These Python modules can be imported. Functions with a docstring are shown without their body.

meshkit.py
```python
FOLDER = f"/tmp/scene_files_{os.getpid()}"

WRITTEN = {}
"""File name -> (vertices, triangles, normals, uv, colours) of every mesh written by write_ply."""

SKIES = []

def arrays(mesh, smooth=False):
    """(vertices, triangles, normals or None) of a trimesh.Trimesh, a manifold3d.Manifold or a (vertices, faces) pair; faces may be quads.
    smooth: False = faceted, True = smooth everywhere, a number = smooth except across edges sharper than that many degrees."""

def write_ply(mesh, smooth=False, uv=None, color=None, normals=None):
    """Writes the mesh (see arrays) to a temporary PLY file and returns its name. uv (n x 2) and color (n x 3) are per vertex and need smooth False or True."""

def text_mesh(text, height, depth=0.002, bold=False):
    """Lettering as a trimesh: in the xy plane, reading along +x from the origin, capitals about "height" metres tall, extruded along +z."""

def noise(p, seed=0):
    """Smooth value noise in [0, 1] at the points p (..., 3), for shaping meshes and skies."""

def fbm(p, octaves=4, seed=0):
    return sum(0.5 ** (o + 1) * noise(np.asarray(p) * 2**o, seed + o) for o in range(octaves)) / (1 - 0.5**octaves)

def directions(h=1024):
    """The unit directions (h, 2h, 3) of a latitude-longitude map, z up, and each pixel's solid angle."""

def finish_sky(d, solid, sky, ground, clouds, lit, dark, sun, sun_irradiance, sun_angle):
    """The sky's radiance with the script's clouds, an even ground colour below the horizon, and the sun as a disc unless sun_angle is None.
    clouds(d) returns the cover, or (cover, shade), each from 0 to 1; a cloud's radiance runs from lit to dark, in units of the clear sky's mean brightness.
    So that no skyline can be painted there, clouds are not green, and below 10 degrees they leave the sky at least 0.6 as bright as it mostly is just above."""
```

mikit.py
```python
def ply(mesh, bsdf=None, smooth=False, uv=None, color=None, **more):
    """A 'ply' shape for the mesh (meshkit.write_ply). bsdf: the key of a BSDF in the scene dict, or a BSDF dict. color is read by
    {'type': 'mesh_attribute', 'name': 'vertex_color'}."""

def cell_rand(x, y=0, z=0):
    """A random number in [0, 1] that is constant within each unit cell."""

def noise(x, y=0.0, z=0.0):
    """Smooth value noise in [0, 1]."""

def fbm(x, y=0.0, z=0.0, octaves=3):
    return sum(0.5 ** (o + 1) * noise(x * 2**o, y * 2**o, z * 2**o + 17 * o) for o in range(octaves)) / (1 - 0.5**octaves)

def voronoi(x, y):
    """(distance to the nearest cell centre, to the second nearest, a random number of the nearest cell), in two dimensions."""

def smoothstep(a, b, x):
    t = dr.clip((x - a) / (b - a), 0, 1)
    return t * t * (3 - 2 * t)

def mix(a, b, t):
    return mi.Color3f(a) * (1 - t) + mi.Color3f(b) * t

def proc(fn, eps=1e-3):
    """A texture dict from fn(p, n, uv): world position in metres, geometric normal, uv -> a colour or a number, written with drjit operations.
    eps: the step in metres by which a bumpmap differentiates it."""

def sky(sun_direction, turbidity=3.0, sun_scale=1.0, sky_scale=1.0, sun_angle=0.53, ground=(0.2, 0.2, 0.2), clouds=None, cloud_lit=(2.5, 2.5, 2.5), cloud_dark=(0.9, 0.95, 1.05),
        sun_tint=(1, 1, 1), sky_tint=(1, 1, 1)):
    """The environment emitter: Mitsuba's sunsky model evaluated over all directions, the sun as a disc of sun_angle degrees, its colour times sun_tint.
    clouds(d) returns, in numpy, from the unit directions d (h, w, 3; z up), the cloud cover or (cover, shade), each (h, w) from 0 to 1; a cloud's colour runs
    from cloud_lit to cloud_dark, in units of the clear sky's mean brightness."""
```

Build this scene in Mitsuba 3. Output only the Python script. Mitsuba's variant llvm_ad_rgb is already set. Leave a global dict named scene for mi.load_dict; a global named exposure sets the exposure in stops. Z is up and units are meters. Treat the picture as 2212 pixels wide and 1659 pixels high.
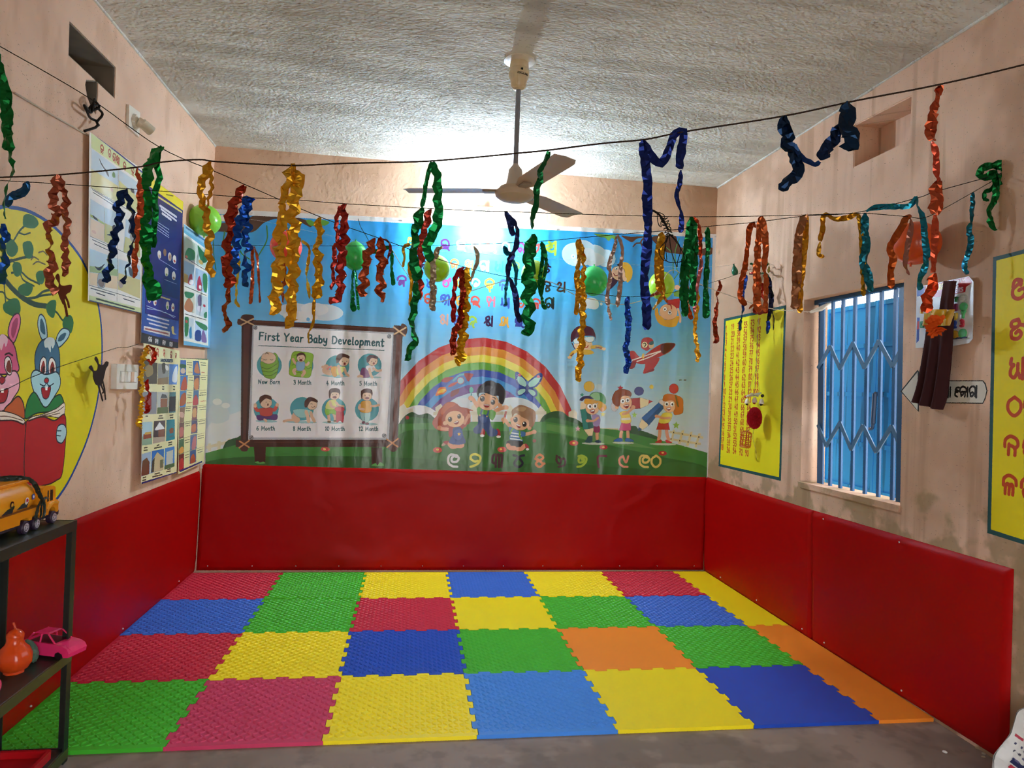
import math, random
import numpy as np, trimesh, shapely, manifold3d
import drjit as dr
import mitsuba as mi
import mikit, meshkit
from mikit import proc, noise, fbm, smoothstep, mix, voronoi, cell_rand
from shapely.geometry import Polygon, LineString, MultiPolygon, Point, box as sbox
from shapely.ops import unary_union
from shapely import affinity
T = mi.ScalarTransform4f
scene, labels = {}, {}

# ------------------------------------------------------------------ camera, sky, exposure
scene['camera'] = dict(type='perspective', fov=73.888, fov_axis='x', near_clip=0.05, far_clip=200,
    to_world=T().look_at(origin=[1.4923, -5.1545, 1.4360], target=[1.63664, -4.16498, 1.44020], up=[-0.03701, 0.00116, 0.99931]))
exposure = 2.6
SKY = 9.5          # daylight outside, seen through the doorway behind the camera, the window and the vents
BULB = 330.0         # the lit bulb on the back wall
scene['sky'] = mikit.sky((0.3, -0.5, 0.8), turbidity=4, sun_scale=0.0, sky_scale=SKY, ground=(0.35, 0.33, 0.30),
    clouds=lambda d: (np.full(d.shape[:2], 0.92), 0.25 + 0.3 * meshkit.fbm(d * 3.0, 3)), cloud_lit=(1.0, 1.0, 1.0), cloud_dark=(0.75, 0.78, 0.82))

# ------------------------------------------------------------------ helpers
def lin(h):
    h = h.lstrip('#')
    c = np.array([int(h[i:i + 2], 16) for i in (0, 2, 4)]) / 255.0
    return [float(x) for x in np.where(c < 0.04045, c / 12.92, ((c + 0.055) / 1.055) ** 2.4)]
def rgb(h): return {'type': 'rgb', 'value': [float(x) for x in lin(h)]}
def ink(h):
    h = h.lstrip('#'); r, g, b = (int(h[i:i + 2], 16) for i in (0, 2, 4))
    return [r * 256.0 + g, float(b)]
def ink_colour(p, n, uv):
    """the flat sRGB colour of a piece, kept in its uv as (red * 256 + green, blue)"""
    u = dr.round(uv.x); r = dr.floor(u / 256); c = mi.Color3f(r, u - r * 256, dr.round(uv.y)) / 255
    return dr.select(c < .04045, c / 12.92, dr.power((c + .055) / 1.055, 2.4))
VC = proc(ink_colour)

def key_for(name, parent=None):
    base = (parent + '__' if parent else '') + name
    def taken(k): return k in scene or any(s.startswith(k + '__') for s in scene) or k in labels
    if not taken(base): return base
    n = 1
    while taken(f'{base}_{n:03d}'): n += 1
    return f'{base}_{n:03d}'

def thing(name, label, cat, group=None):
    k = key_for(name)
    labels[k] = {'label': label, 'category': cat}
    if group: labels[k]['group'] = group
    return k

def struct(name, mesh, bsdf, label=None, smooth=False):
    put(name, mesh, bsdf, None, smooth=smooth)
    labels[name] = {'kind': 'structure'}
    if label: labels[name]['label'] = label
    return name

def put(name, mesh, bsdf, parent=None, smooth=False, color=None, label=None, kind=None, key=None):
    """one mesh, one entry; color: one hex for all of it, or the ink of every vertex"""
    k = key or key_for(name, parent)
    if not isinstance(mesh, trimesh.Trimesh):
        v, f, _ = meshkit.arrays(mesh); mesh = trimesh.Trimesh(v, f, process=False)
    if len(mesh.faces) == 0: raise ValueError('empty mesh ' + k)
    if color is None: scene[k] = mikit.ply(mesh, bsdf, smooth=smooth)
    else:
        if smooth not in (False, True):
            mesh = trimesh.graph.smooth_shade(mesh, angle=np.radians(smooth), facet_minarea=None); smooth = True
        uv = np.tile(ink(color), (len(mesh.vertices), 1)) if isinstance(color, str) else color
        scene[k] = mikit.ply(mesh, bsdf, smooth=smooth, uv=uv)
    if label: labels.setdefault(k, {})['label'] = label
    if kind: labels.setdefault(k, {})['kind'] = kind
    return k

def solo(name, mesh, bsdf, label, cat, smooth=False, color=None, group=None):
    k = thing(name, label, cat, group)
    put(name, mesh, bsdf, None, smooth, color, key=k)
    return k

cat_ = trimesh.util.concatenate
def move(m, v): m = m.copy(); m.apply_translation(v); return m
def rot(m, deg, axis, about=(0, 0, 0)):
    m = m.copy(); m.apply_transform(trimesh.transformations.rotation_matrix(math.radians(deg), axis, about)); return m
def bx(x0, x1, y0, y1, z0, z1, b=0.0):
    """box, with chamfered edges when b > 0"""
    if b <= 0:
        m = trimesh.creation.box((x1 - x0, y1 - y0, z1 - z0))
    else:
        hx, hy, hz = (x1 - x0) / 2, (y1 - y0) / 2, (z1 - z0) / 2
        b = min(b, hx * .9, hy * .9, hz * .9)
        p = [(sx * (hx - b * (k != 0)), sy * (hy - b * (k != 1)), sz * (hz - b * (k != 2))) for sx in (-1, 1) for sy in (-1, 1) for sz in (-1, 1) for k in range(3)]
        m = trimesh.convex.convex_hull(np.array(p))
    return move(m, ((x0 + x1) / 2, (y0 + y1) / 2, (z0 + z1) / 2))
def tube(pts, r, n=8, caps=True):
    pts = np.asarray(pts, float); m = len(pts)
    r = np.broadcast_to(np.asarray(r, float), (m,))
    t = np.gradient(pts, axis=0); t /= np.maximum(np.linalg.norm(t, axis=1, keepdims=True), 1e-9)
    up = np.array([0, 0, 1.0]) if abs(t[0][2]) < .9 else np.array([1.0, 0, 0])
    a = np.cross(t[0], up); a /= np.linalg.norm(a)
    V = []; ang = np.arange(n) * 2 * np.pi / n
    for i in range(m):
        a = a - t[i] * (a @ t[i]); a /= max(np.linalg.norm(a), 1e-9)
        b = np.cross(t[i], a)
        V.append(pts[i] + r[i] * (np.cos(ang)[:, None] * a + np.sin(ang)[:, None] * b))
    V = np.vstack(V); F = []
    for i in range(m - 1):
        for j in range(n):
            p, q = i * n + j, i * n + (j + 1) % n
            F += [[p, q, q + n], [p, q + n, p + n]]
    if caps:
        V = np.vstack([V, pts[:1], pts[-1:]]); c0, c1 = len(V) - 2, len(V) - 1
        for j in range(n):
            F += [[c0, (j + 1) % n, j], [c1, (m - 1) * n + j, (m - 1) * n + (j + 1) % n]]
    return trimesh.Trimesh(V, F, process=False)
def lathe(prof, n=32):
    return trimesh.creation.revolve(np.asarray(prof, float), sections=n)
def ball(c, r, sub=2):
    m = trimesh.creation.icosphere(sub); m.apply_scale(r); return move(m, c)
def hull(*pts): return trimesh.convex.convex_hull(np.vstack([np.asarray(p, float).reshape(-1, 3) for p in pts]))
def spline(p, n=8, closed=False):
    """Catmull-Rom through the points"""
    p = np.asarray(p, float)
    if len(p) < 3: return p
    if closed: q = np.vstack([p[-1:], p, p[:2]])
    else: q = np.vstack([2 * p[0] - p[1], p, 2 * p[-1] - p[-2]])
    out = []; t = np.linspace(0, 1, n, endpoint=False)[:, None]
    for i in range(1, len(q) - 2):
        a, b, c, d = q[i - 1], q[i], q[i + 1], q[i + 2]
        out.append(.5 * (2 * b + (c - a) * t + (2 * a - 5 * b + 4 * c - d) * t ** 2 + (3 * b - a - 3 * c + d) * t ** 3))
    if not closed: out.append(p[-1:])
    return np.vstack(out)
def slab(poly, d0, d1, fr):
    """extrude a shapely polygon in wall coordinates between the distances d0 and d1 from the wall; fr maps (a, z, d) to the room"""
    ms = []
    for g in getattr(poly, 'geoms', [poly]):
        m = trimesh.creation.extrude_polygon(g, d1 - d0, engine='earcut')
        v = m.vertices; m.vertices = fr(v[:, 0], v[:, 1], v[:, 2] + d0)
        ms.append(m)
    m = cat_(ms)
    if m.volume < 0: m.invert()
    return m
XR, YB, ZC = 3.88, 0.07, 3.112
def frB(a, z, d): return np.stack([a, YB - d, z], -1)
def frL(a, z, d): return np.stack([-0.028 + 0.011 * z + d, a, z], -1)
def frR(a, z, d): return np.stack([XR - d, -a, z], -1)
def frF(a, z, d): return np.stack([a, z, d], -1)

# ------------------------------------------------------------------ materials
def mat(name, **k):
    two = k.pop('two', True); bump = k.pop('bump', None)
    b = {'type': 'principled', **k}
    if bump: b = {'type': 'bumpmap', 'arbitrary': proc(bump[0], bump[2] if len(bump) > 2 else 1e-3), 'scale': bump[1], 'bsdf': b}
    scene[name] = {'type': 'twosided', 'bsdf': b} if two else b
    return name

def wall_col(p, n, uv):
    a = fbm(p.x * 2.1 + 3, p.y * 2.1, p.z * 2.1, octaves=4)
    g = fbm(p.x * 9, p.y * 9, p.z * 3 + 5, octaves=4)
    c = mix(lin('#cba78e'), lin('#dab9a1'), smoothstep(.3, .7, a))
    c = mix(c, lin('#ba957a'), .4 * smoothstep(.55, .75, g))
    # rain streaks and grime, most of it on the lower part of the window wall
    st = fbm(p.y * 16 + p.x * 16, p.z * 0.9, 2.0, octaves=4)
    on_r = smoothstep(3.5, 3.8, p.x)
    c = mix(c, lin('#a07c60'), on_r * .55 * smoothstep(.50, .72, st) * smoothstep(.35, .65, fbm(p.y * 1.3 + 9, p.z * 1.1, 4.0)))
    c = mix(c, lin('#9a7558'), on_r * .60 * smoothstep(.40, .62, fbm(p.y * 1.7 + 3, p.z * 1.9 + 2, 6.0, octaves=5)))
    mud = fbm(p.y * 7, p.z * 7, 1.0, octaves=5)
    c = mix(c, lin('#8a7552'), on_r * .7 * smoothstep(.46, .62, mud + .16 * noise(p.y * 2.5 + 2, 3.0) - .5 * smoothstep(.80, 1.2, p.z)))
    sp = noise(p.x * 160, p.y * 160, p.z * 160)
    c = mix(c, lin('#6d5646'), .55 * smoothstep(.86, .93, sp))
    return c
def wall_bump(p, n, uv): return fbm(p.x * 55, p.y * 55, p.z * 55, octaves=3)
mat('wall_paint_mat', base_color=proc(wall_col), roughness=.75, specular=.3, bump=(wall_bump, .0032, 2e-3))
def ceil_col(p, n, uv):
    br = fbm(p.x * 1.6 + 4, p.y * 9, 0.0, octaves=4)       # brushed lime wash, thin in places
    s = fbm(p.x * 2.2 + 8, p.y * 2.6, 3.0, octaves=4)
    c = mix(lin('#d0d2cc'), lin('#babab2'), smoothstep(.40, .66, br))
    c = mix(c, lin('#a5a096'), .45 * smoothstep(.50, .70, s))
    pit = noise(p.x * 70, p.y * 120, 0.0) * .6 + noise(p.x * 160, p.y * 200, 4.0) * .4
    return mix(c, lin('#766c60'), .45 * smoothstep(.66, .80, pit) * smoothstep(.25, .55, fbm(p.x * 3, p.y * 5, 9.0)))
def ceil_bump(p, n, uv): return .5 * fbm(p.x * 14, p.y * 30, 0.0, octaves=3) + .5 * noise(p.x * 90, p.y * 130, 0.0)
mat('ceiling_mat', base_color=proc(ceil_col), roughness=.9, specular=.2, bump=(ceil_bump, .010, 2e-3))
mat('outdoor_mat', base_color=proc(lambda p, n, uv: mix(lin('#a49c8c'), lin('#c8c0b0'), fbm(p.x * 3, p.y * 3, 0.0))), roughness=.9)
def floor_col(p, n, uv):
    a = fbm(p.x * 3, p.y * 3, 0.0, octaves=5); b = fbm(p.x * 14, p.y * 14, 2.0, octaves=4)
    c = mix(lin('#77685c'), lin('#8a786b'), smoothstep(.35, .65, a))
    c = mix(c, lin('#63554a'), .4 * smoothstep(.5, .75, b))
    return mix(c, lin('#a59587'), .3 * smoothstep(.60, .75, fbm(p.x * 6 + 4, p.y * 9, 7.0, octaves=4)))
mat('floor_mat', base_color=proc(floor_col), roughness=.6, specular=.35)
mat('plaster_dark_mat', base_color=proc(lambda p, n, uv: mix(lin('#5d574e'), lin('#85796b'), fbm(p.x * 12, p.y * 12, p.z * 12))), roughness=.95)
# print and paint: the ink's colour sits on the mesh, one colour per printed shape
def vinyl_bump(p, n, uv):
    w = p.x + .02 * noise(p.x * 3, p.z * 1.2, 0.0) * 3
    f = fbm(w * 9.0, p.z * .35, 1.0, octaves=2)
    k = fbm(p.x * 26, p.z * 9, 5.0, octaves=3)
    h = noise(p.x * 3, (p.z - 1.62) * 60, 2.0) * smoothstep(.12, 0, dr.abs(p.z - 1.62))
    return 1.0 * f + .10 * k + .05 * h
mat('vinyl_mat', base_color=VC, roughness=.24, specular=.5, clearcoat=.4, clearcoat_gloss=.92, bump=(vinyl_bump, .020, 1.5e-3))
mat('wall_art_mat', base_color=VC, roughness=.6, specular=.35, bump=(wall_bump, .002, 2e-3))
def paper_bump(p, n, uv): return fbm(p.y * 7 + p.x * 7, p.z * 3, 1.0, octaves=2)
mat('paper_mat', base_color=VC, roughness=.32, specular=.5, bump=(paper_bump, .02, 1.5e-3))
def rexine_bump(p, n, uv): return fbm(p.x * 3.2, p.y * 3.2, p.z * 2.2, octaves=4) + .012 * noise(p.x * 300, p.y * 300, p.z * 300)
mat('rexine_mat', base_color=VC, roughness=.42, specular=.13, bump=(rexine_bump, .016, 1.5e-3))
def flecks(p, n, uv): return smoothstep(.60, .74, noise(p.x * 60, p.y * 95, 0.0)) + .15 * noise(p.x * 400, p.y * 400, 0.0)
mat('foam_tread_mat', base_color=VC, roughness=.46, specular=.4)
mat('foam_plain_mat', base_color=VC, roughness=.45, specular=.4, bump=(flecks, .0009, 8e-4))
mat('gloss_mat', base_color=VC, roughness=.22, specular=.5)
mat('satin_mat', base_color=VC, roughness=.42, specular=.45)
mat('matte_mat', base_color=VC, roughness=.85, specular=.25)
mat('foil_mat', base_color=VC, metallic=.85, roughness=.27, specular=.6)
mat('balloon_mat', base_color=VC, roughness=.22, specular=.5, clearcoat=.4, clearcoat_gloss=.9)
mat('steel_mat', base_color=VC, metallic=.7, roughness=.4)
scene['bulb_glass_mat'] = {'type': 'diffuse', 'reflectance': rgb('#f4f4f0')}

# ------------------------------------------------------------------ the room
YF = -5.75          # the wall behind the camera, with the open doorway that lets the daylight in
def quad(*p): return Polygon(p)
vent_l = quad((-2.041, 2.910), (-1.590, 2.922), (-1.583, 2.771), (-2.034, 2.767))
vent_l = vent_l.union(Polygon([(-1.874, 2.735), (-1.762, 2.779), (-1.755, 2.717), (-1.767, 2.620), (-1.805, 2.630), (-1.853, 2.661), (-1.880, 2.708)]))
vent_r = quad((1.662, 2.970), (2.108, 2.951), (2.103, 2.723), (1.667, 2.727))
win = quad((1.227, 2.043), (2.098, 2.041), (2.125, 0.890), (1.258, 0.884))
side = sbox(YF - .3, -.2, YB, ZC + .2)
struct('wall_left', slab(side.difference(vent_l), -.24, 0, frL), 'wall_paint_mat', 'peach painted plaster wall on the left side of the room')
struct('wall_right', slab(sbox(-YB, -.2, -YF + .3, ZC + .2).difference(vent_r).difference(win), -.16, 0, frR), 'wall_paint_mat', 'stained peach plaster wall with the barred window')
struct('wall_back', bx(-.4, XR + .4, YB, YB + .25, -.2, ZC + .2), 'wall_paint_mat', 'peach plaster wall behind the printed banner')
struct('floor', bx(-.4, XR + .4, YF - .3, YB + .25, -.15, 0), 'floor_mat', 'worn grey brown concrete floor')
struct('ceiling', bx(-.4, XR + .4, YF - .3, YB + .25, ZC, ZC + .15), 'ceiling_mat', 'rough lime washed grey concrete ceiling')
door_hole = sbox(.95, -.2, 3.12, 2.15)
struct('wall_front', slab(sbox(-.4, -.2, XR + .4, ZC + .2).difference(door_hole), 0, .25, lambda a, z, d: np.stack([a, YF - d, z], -1)), 'wall_paint_mat')
# the vent holes: the left one is bricked up at its far end, the right one has a chink of sky
put('vent_plug', slab(vent_l.buffer(.05), -.30, -.20, frL), 'plaster_dark_mat', 'wall_left')
put('vent_plug', slab(vent_r.buffer(.05).difference(Polygon([(2.046, 2.774), (2.111, 2.769), (2.119, 2.722), (2.067, 2.738)]).buffer(.012)), -.25, -.155, frR), 'wall_paint_mat', 'wall_right')
struct('ground', bx(-14, 18, -20, 14, -.6, -.35), 'outdoor_mat')
for k, nm in ((vent_l, 'wall_left'), (vent_r, 'wall_right')):
    put('vent_lining', slab(k.buffer(.001).difference(k.buffer(-.006)), -.238 if k is vent_l else -.156, -.004, frL if k is vent_l else frR), 'plaster_dark_mat' if k is vent_l else 'wall_paint_mat', nm)
# plaster cove along the ceiling edges, a thin uneven fillet
for pts in ([(-.028 + .011 * ZC, YF, ZC), (-.028 + .011 * ZC, YB, ZC)], [(XR, YF, ZC), (XR, YB, ZC)]):
    q = np.array([np.array(pts[0]) + (np.array(pts[1]) - np.array(pts[0])) * t for t in np.linspace(0, 1, 60)])
    q += (meshkit.noise(q * 9.0)[:, None] - .5) * .006
    put('plaster_fillet', tube(q, .010, 6), 'ceiling_mat', 'ceiling', smooth=True)

# window: sill, grille, two sheet steel shutter leaves ajar outside
wz0, wz1 = .90, 2.03
struct('window_1', slab(quad((1.246, 0.917), (2.129, 0.925), (2.125, 0.890), (1.258, 0.884)), -.16, .012, frR), 'wall_paint_mat', 'barred window opening with a pale sill and blue shutters')
BLUE = '#2f6fa8'
def bar(p0, p1, w, t):
    """flat bar from p0 to p1, (a, z) on the grille's plane, w wide, t thick"""
    p0, p1 = np.array(p0), np.array(p1); d = (p1 - p0) / np.linalg.norm(p1 - p0); n = np.array([-d[1], d[0]]) * w / 2
    return slab(Polygon([p0 + n, p1 + n, p1 - n, p0 - n]), -.085 - t / 2, -.085 + t / 2, frR)
gr = thing('window_grille', 'blue painted steel bar grille with two zigzag bands in the window', 'window grille')
tops = [(1.525, 2.028), (1.619, 2.024), (1.725, 2.021), (1.832, 2.019), (1.938, 2.019), (2.043, 2.018)]
bots = [(1.557, 0.935), (1.651, 0.931), (1.756, 0.927), (1.860, 0.924), (1.965, 0.920), (2.068, 0.919)]
k_ = 1.03          # the grille sits a little behind the wall's face
def back_(p): return (p[0] + .085 * (p[0] - 5.1545) / (XR - 1.4923), p[1] + .085 * (p[1] - 1.436) / (XR - 1.4923))
tops = [back_(p) for p in tops]; bots = [back_(p) for p in bots]
for a, b in zip(tops, bots): put('bar', bar(a, b, .022, .012), 'satin_mat', gr, color='#235584')
up = [back_(p) for p in ((1.413, 1.612), (1.528, 1.738), (1.626, 1.605), (1.732, 1.745), (1.835, 1.606), (1.941, 1.743), (2.050, 1.608), (2.099, 1.680))]
lo = [back_(p) for p in ((1.433, 1.280), (1.522, 1.160), (1.642, 1.303), (1.748, 1.163), (1.840, 1.300), (1.949, 1.168), (2.058, 1.309), (2.114, 1.230))]
for z in (up, lo):
    m = []
    for a, b in zip(z[:-1], z[1:]): m.append(bar(a, b, .026, .006))
    put('zigzag_band', move(cat_(m), (-.010, 0, 0)), 'satin_mat', gr, color='#44698a')
fr_ = [back_(p) for p in ((1.328, 2.011), (2.099, 2.020), (2.127, 0.911), (1.370, 0.918))]
for i in range(4): put('frame', bar(fr_[i], fr_[(i + 1) % 4], .035, .03), 'satin_mat', gr, color='#234a6e')
put('side_plate', bar(back_((1.418, 2.009)), back_((1.463, 0.932)), .055, .01), 'satin_mat', gr, color='#27527a')
sh = thing('window_shutter', 'blue sheet steel window shutter behind the bars with drip stains', 'shutter')
def shutter_col(p, n, uv):
    d = fbm(p.y * 22, p.z * 1.5, 0.0, octaves=4)
    c = mix(lin('#1f86d4'), lin('#2c98ea'), fbm(p.y * 4, p.z * 4, 2.0))
    return mix(c, lin('#17557f'), .6 * smoothstep(.56, .68, d))
mat('shutter_mat', base_color=proc(shutter_col), roughness=.5, specular=.08)
XS = 4.36            # the leaves stand open a little way outside the wall
t0_, t1_, b0_, b1_ = (4.360, -0.747, 2.059), (4.360, -1.611, 2.001), (4.360, -0.817, 0.838), (4.360, -1.661, 0.923)
ya, yb_ = -t0_[1], -t1_[1]; ym = ya + .62 * (yb_ - ya); zt, zb = t0_[2], b0_[2] + .01
def frX(a, z, d): return np.stack([XS - d, -a, z], -1)
zr = [(4.360, -0.817, 1.769)[2], (4.360, -0.834, 1.456)[2], (4.360, -0.853, 1.135)[2]]
for s0, s1 in ((ya, ym), (ym + .004, yb_)):
    leaf = put('leaf', slab(sbox(s0, zb, s1, zt), -.004, 0, frX), 'shutter_mat', sh)
    for z in [zb, zt - .03] + zr: put('rail', slab(sbox(s0, z, s1, z + .028), 0, .012, frX), 'shutter_mat', leaf)
    for s in (s0, s1 - .028): put('stile', slab(sbox(s, zb, s + .028, zt), 0, .014, frX), 'shutter_mat', leaf)
l0, l1 = np.array((4.300, -1.342, 1.477)), np.array((4.300, -1.334, 1.292))
put('latch', cat_([tube([l0, l1], .014, 8), tube(spline([l1, l1 + [0, .01, -.03], l1 + [0, .06, -.035]]), .010, 8), tube([l0 + [.06, 0, 0], l0], .012, 8)]), 'satin_mat', sh, smooth=40, color='#1c3d5c')
# hinge arms that hold the leaves to the wall
for z in (zr[0], zr[2]): put('hinge', bx(XR + .158, XS + .002, -ya - .03, -ya - .01, z, z + .03), 'satin_mat', sh, color='#27527a')

# red rexine sheets nailed along the foot of the walls
def sheet(name, outline, fr, t, label, nails):
    k = thing(name, label, 'wall sheet')
    a = np.array(outline); poly = Polygon(a)
    x0, z0, x1, z1 = poly.bounds
    nx, nz = int((x1 - x0) / .018) + 1, int((z1 - z0) / .018) + 1
    gx, gz = np.meshgrid(np.linspace(0, 1, nx), np.linspace(0, 1, nz), indexing='ij')
    q = (a[0] * (1 - gx[..., None]) + a[1] * gx[..., None]) * (1 - gz[..., None]) + (a[3] * (1 - gx[..., None]) + a[2] * gx[..., None]) * gz[..., None]
    s = np.stack([q[..., 0] * 2.2, q[..., 1] * 2.5, q[..., 0] * 0 + len(name)], -1)
    d = t + .012 * meshkit.fbm(s, 3, 4) * np.minimum(1, np.minimum(gz, 1 - gz) * 8 + .15)
    cr = meshkit.noise(np.stack([q[..., 0] * 1.1 + 5, q[..., 1] * 4.5 + .6 * q[..., 0], q[..., 0] * 0 + len(label)], -1), 5)
    d = d + .006 * np.maximum(0, 1 - np.abs(cr - .5) * 22) * meshkit.noise(s * .7, 8)          # a few long creases
    for na, nz_ in nails:         # every nail pulls the sheet to the wall and throws short folds
        r2 = (q[..., 0] - na) ** 2 + (q[..., 1] - nz_) ** 2
        d -= .012 * np.exp(-r2 / .0012) - .006 * np.exp(-r2 / .007)
    d = np.maximum(d, .004)
    # hems: the rim turns back to the wall
    rim = (gx < 1e-6) | (gx > 1 - 1e-6) | (gz < 1e-6) | (gz > 1 - 1e-6)
    V = fr(q[..., 0], q[..., 1], np.where(rim, .001, d)).reshape(-1, 3)
    ii = np.arange(nx * nz).reshape(nx, nz)
    F = np.stack([ii[:-1, :-1], ii[1:, :-1], ii[1:, 1:], ii[:-1, 1:]], -1).reshape(-1, 4)
    m = trimesh.Trimesh(V, np.vstack([F[:, [0, 1, 2]], F[:, [0, 2, 3]]]), process=False)
    put('cover', m, 'rexine_mat', k, smooth=True, color='#a00707')
    for na, nz_ in nails:
        put('nail', ball(fr(na, nz_, .012), .005, 1), 'steel_mat', k, color='#cfcfcf')
    return k
def rim_nails(o, step, phase, rows=(0,)): 
    out = []
    for r in rows:
        a, b = np.array(o[0] if r == 0 else o[3]), np.array(o[1] if r == 0 else o[2])
        L = np.linalg.norm(b - a)
        for s in np.arange(phase, L - .05, step): out.append(tuple(a + (b - a) * s / L + np.array([0, .035 if r == 0 else -.03])))
    return out
oL = [(-2.590, -0.024), (0.061, 0.009), (0.072, 0.742), (-2.506, 0.759)]
oB = [(-0.012, 0.019), (3.872, 0.014), (3.875, 0.770), (0.001, 0.800)]
oR1 = [(-0.051, -0.000), (1.446, 0.043), (1.403, 0.768), (-0.080, 0.765)]
oR2 = [(1.451, 0.034), (2.775, 0.057), (2.770, 0.787), (1.403, 0.768)]
oL[0] = (oL[0][0], .012); oR1[0] = (oR1[0][0], .008); oR1[1] = (oR1[1][0], .008); oR2[0] = (oR2[0][0], .008); oR2[1] = (oR2[1][0], .016)
sheet('red_wall_sheet', oL, frL, .010, 'red rexine sheet on the left wall beside the shelf rack', rim_nails(oL, .9, .5))
sheet('red_wall_sheet', oB, frB, .014, 'red rexine sheet on the back wall under the printed banner', rim_nails(oB, .31, .08))
sheet('red_wall_sheet', oR1, frR, .014, 'short red rexine sheet under the number chart, ending at a vertical seam', rim_nails(oR1, .55, .3, (0,)))
sheet('red_wall_sheet', oR2, frR, .014, 'long red rexine sheet under the barred window, ending in a free edge', rim_nails(oR2, .62, .12, (0, 1)))

# ------------------------------------------------------------------ puzzle mats
MAT_T = .016
def joint(p0, p1, n=10, amp=.0105, flip=1):
    """the dovetailed edge between two mats as a polyline from p0 to p1"""
    p0, p1 = np.array(p0, float), np.array(p1, float); L = np.linalg.norm(p1 - p0); d = (p1 - p0) / L; w = np.array([-d[1], d[0]]) * flip
    pts = [p0]; m = max(2, int(round(L / .06))); h = L / m
    for i in range(m):
        s, c = i * h, -1 if i % 2 else 1
        e = h * .11
        if i > 0: pts.append(p0 + d * (s + e) + w * c * amp * -.0)
        pts += [p0 + d * (s + e * .1 + (0 if i else e)) + w * c * amp, p0 + d * (s + h - e * .1 - (0 if i < m - 1 else e)) + w * c * amp]
    pts.append(p1); return np.array(pts)
cx_ = [-.03, .6, 1.2, 1.8, 2.4, 3.0, 3.6, 3.868]
ry_ = [.02, -.6, -1.2, -1.8, -2.4]
names = {'R': ('#c02a3e', 'red'), 'G': ('#3fae2a', 'green'), 'Y': ('#f0da1a', 'yellow'), 'B': ('#3468c8', 'blue'), 'D': ('#1c49b4', 'dark blue'), 'L': ('#3f86dc', 'light blue'), 'O': ('#f08a2c', 'orange'), 'P': ('#c43a5e', 'pinkish red')}
grid = ['RGYBYRY', 'BGRYGBY', 'RYDGOGO', 'GPYLYDO']
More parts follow.
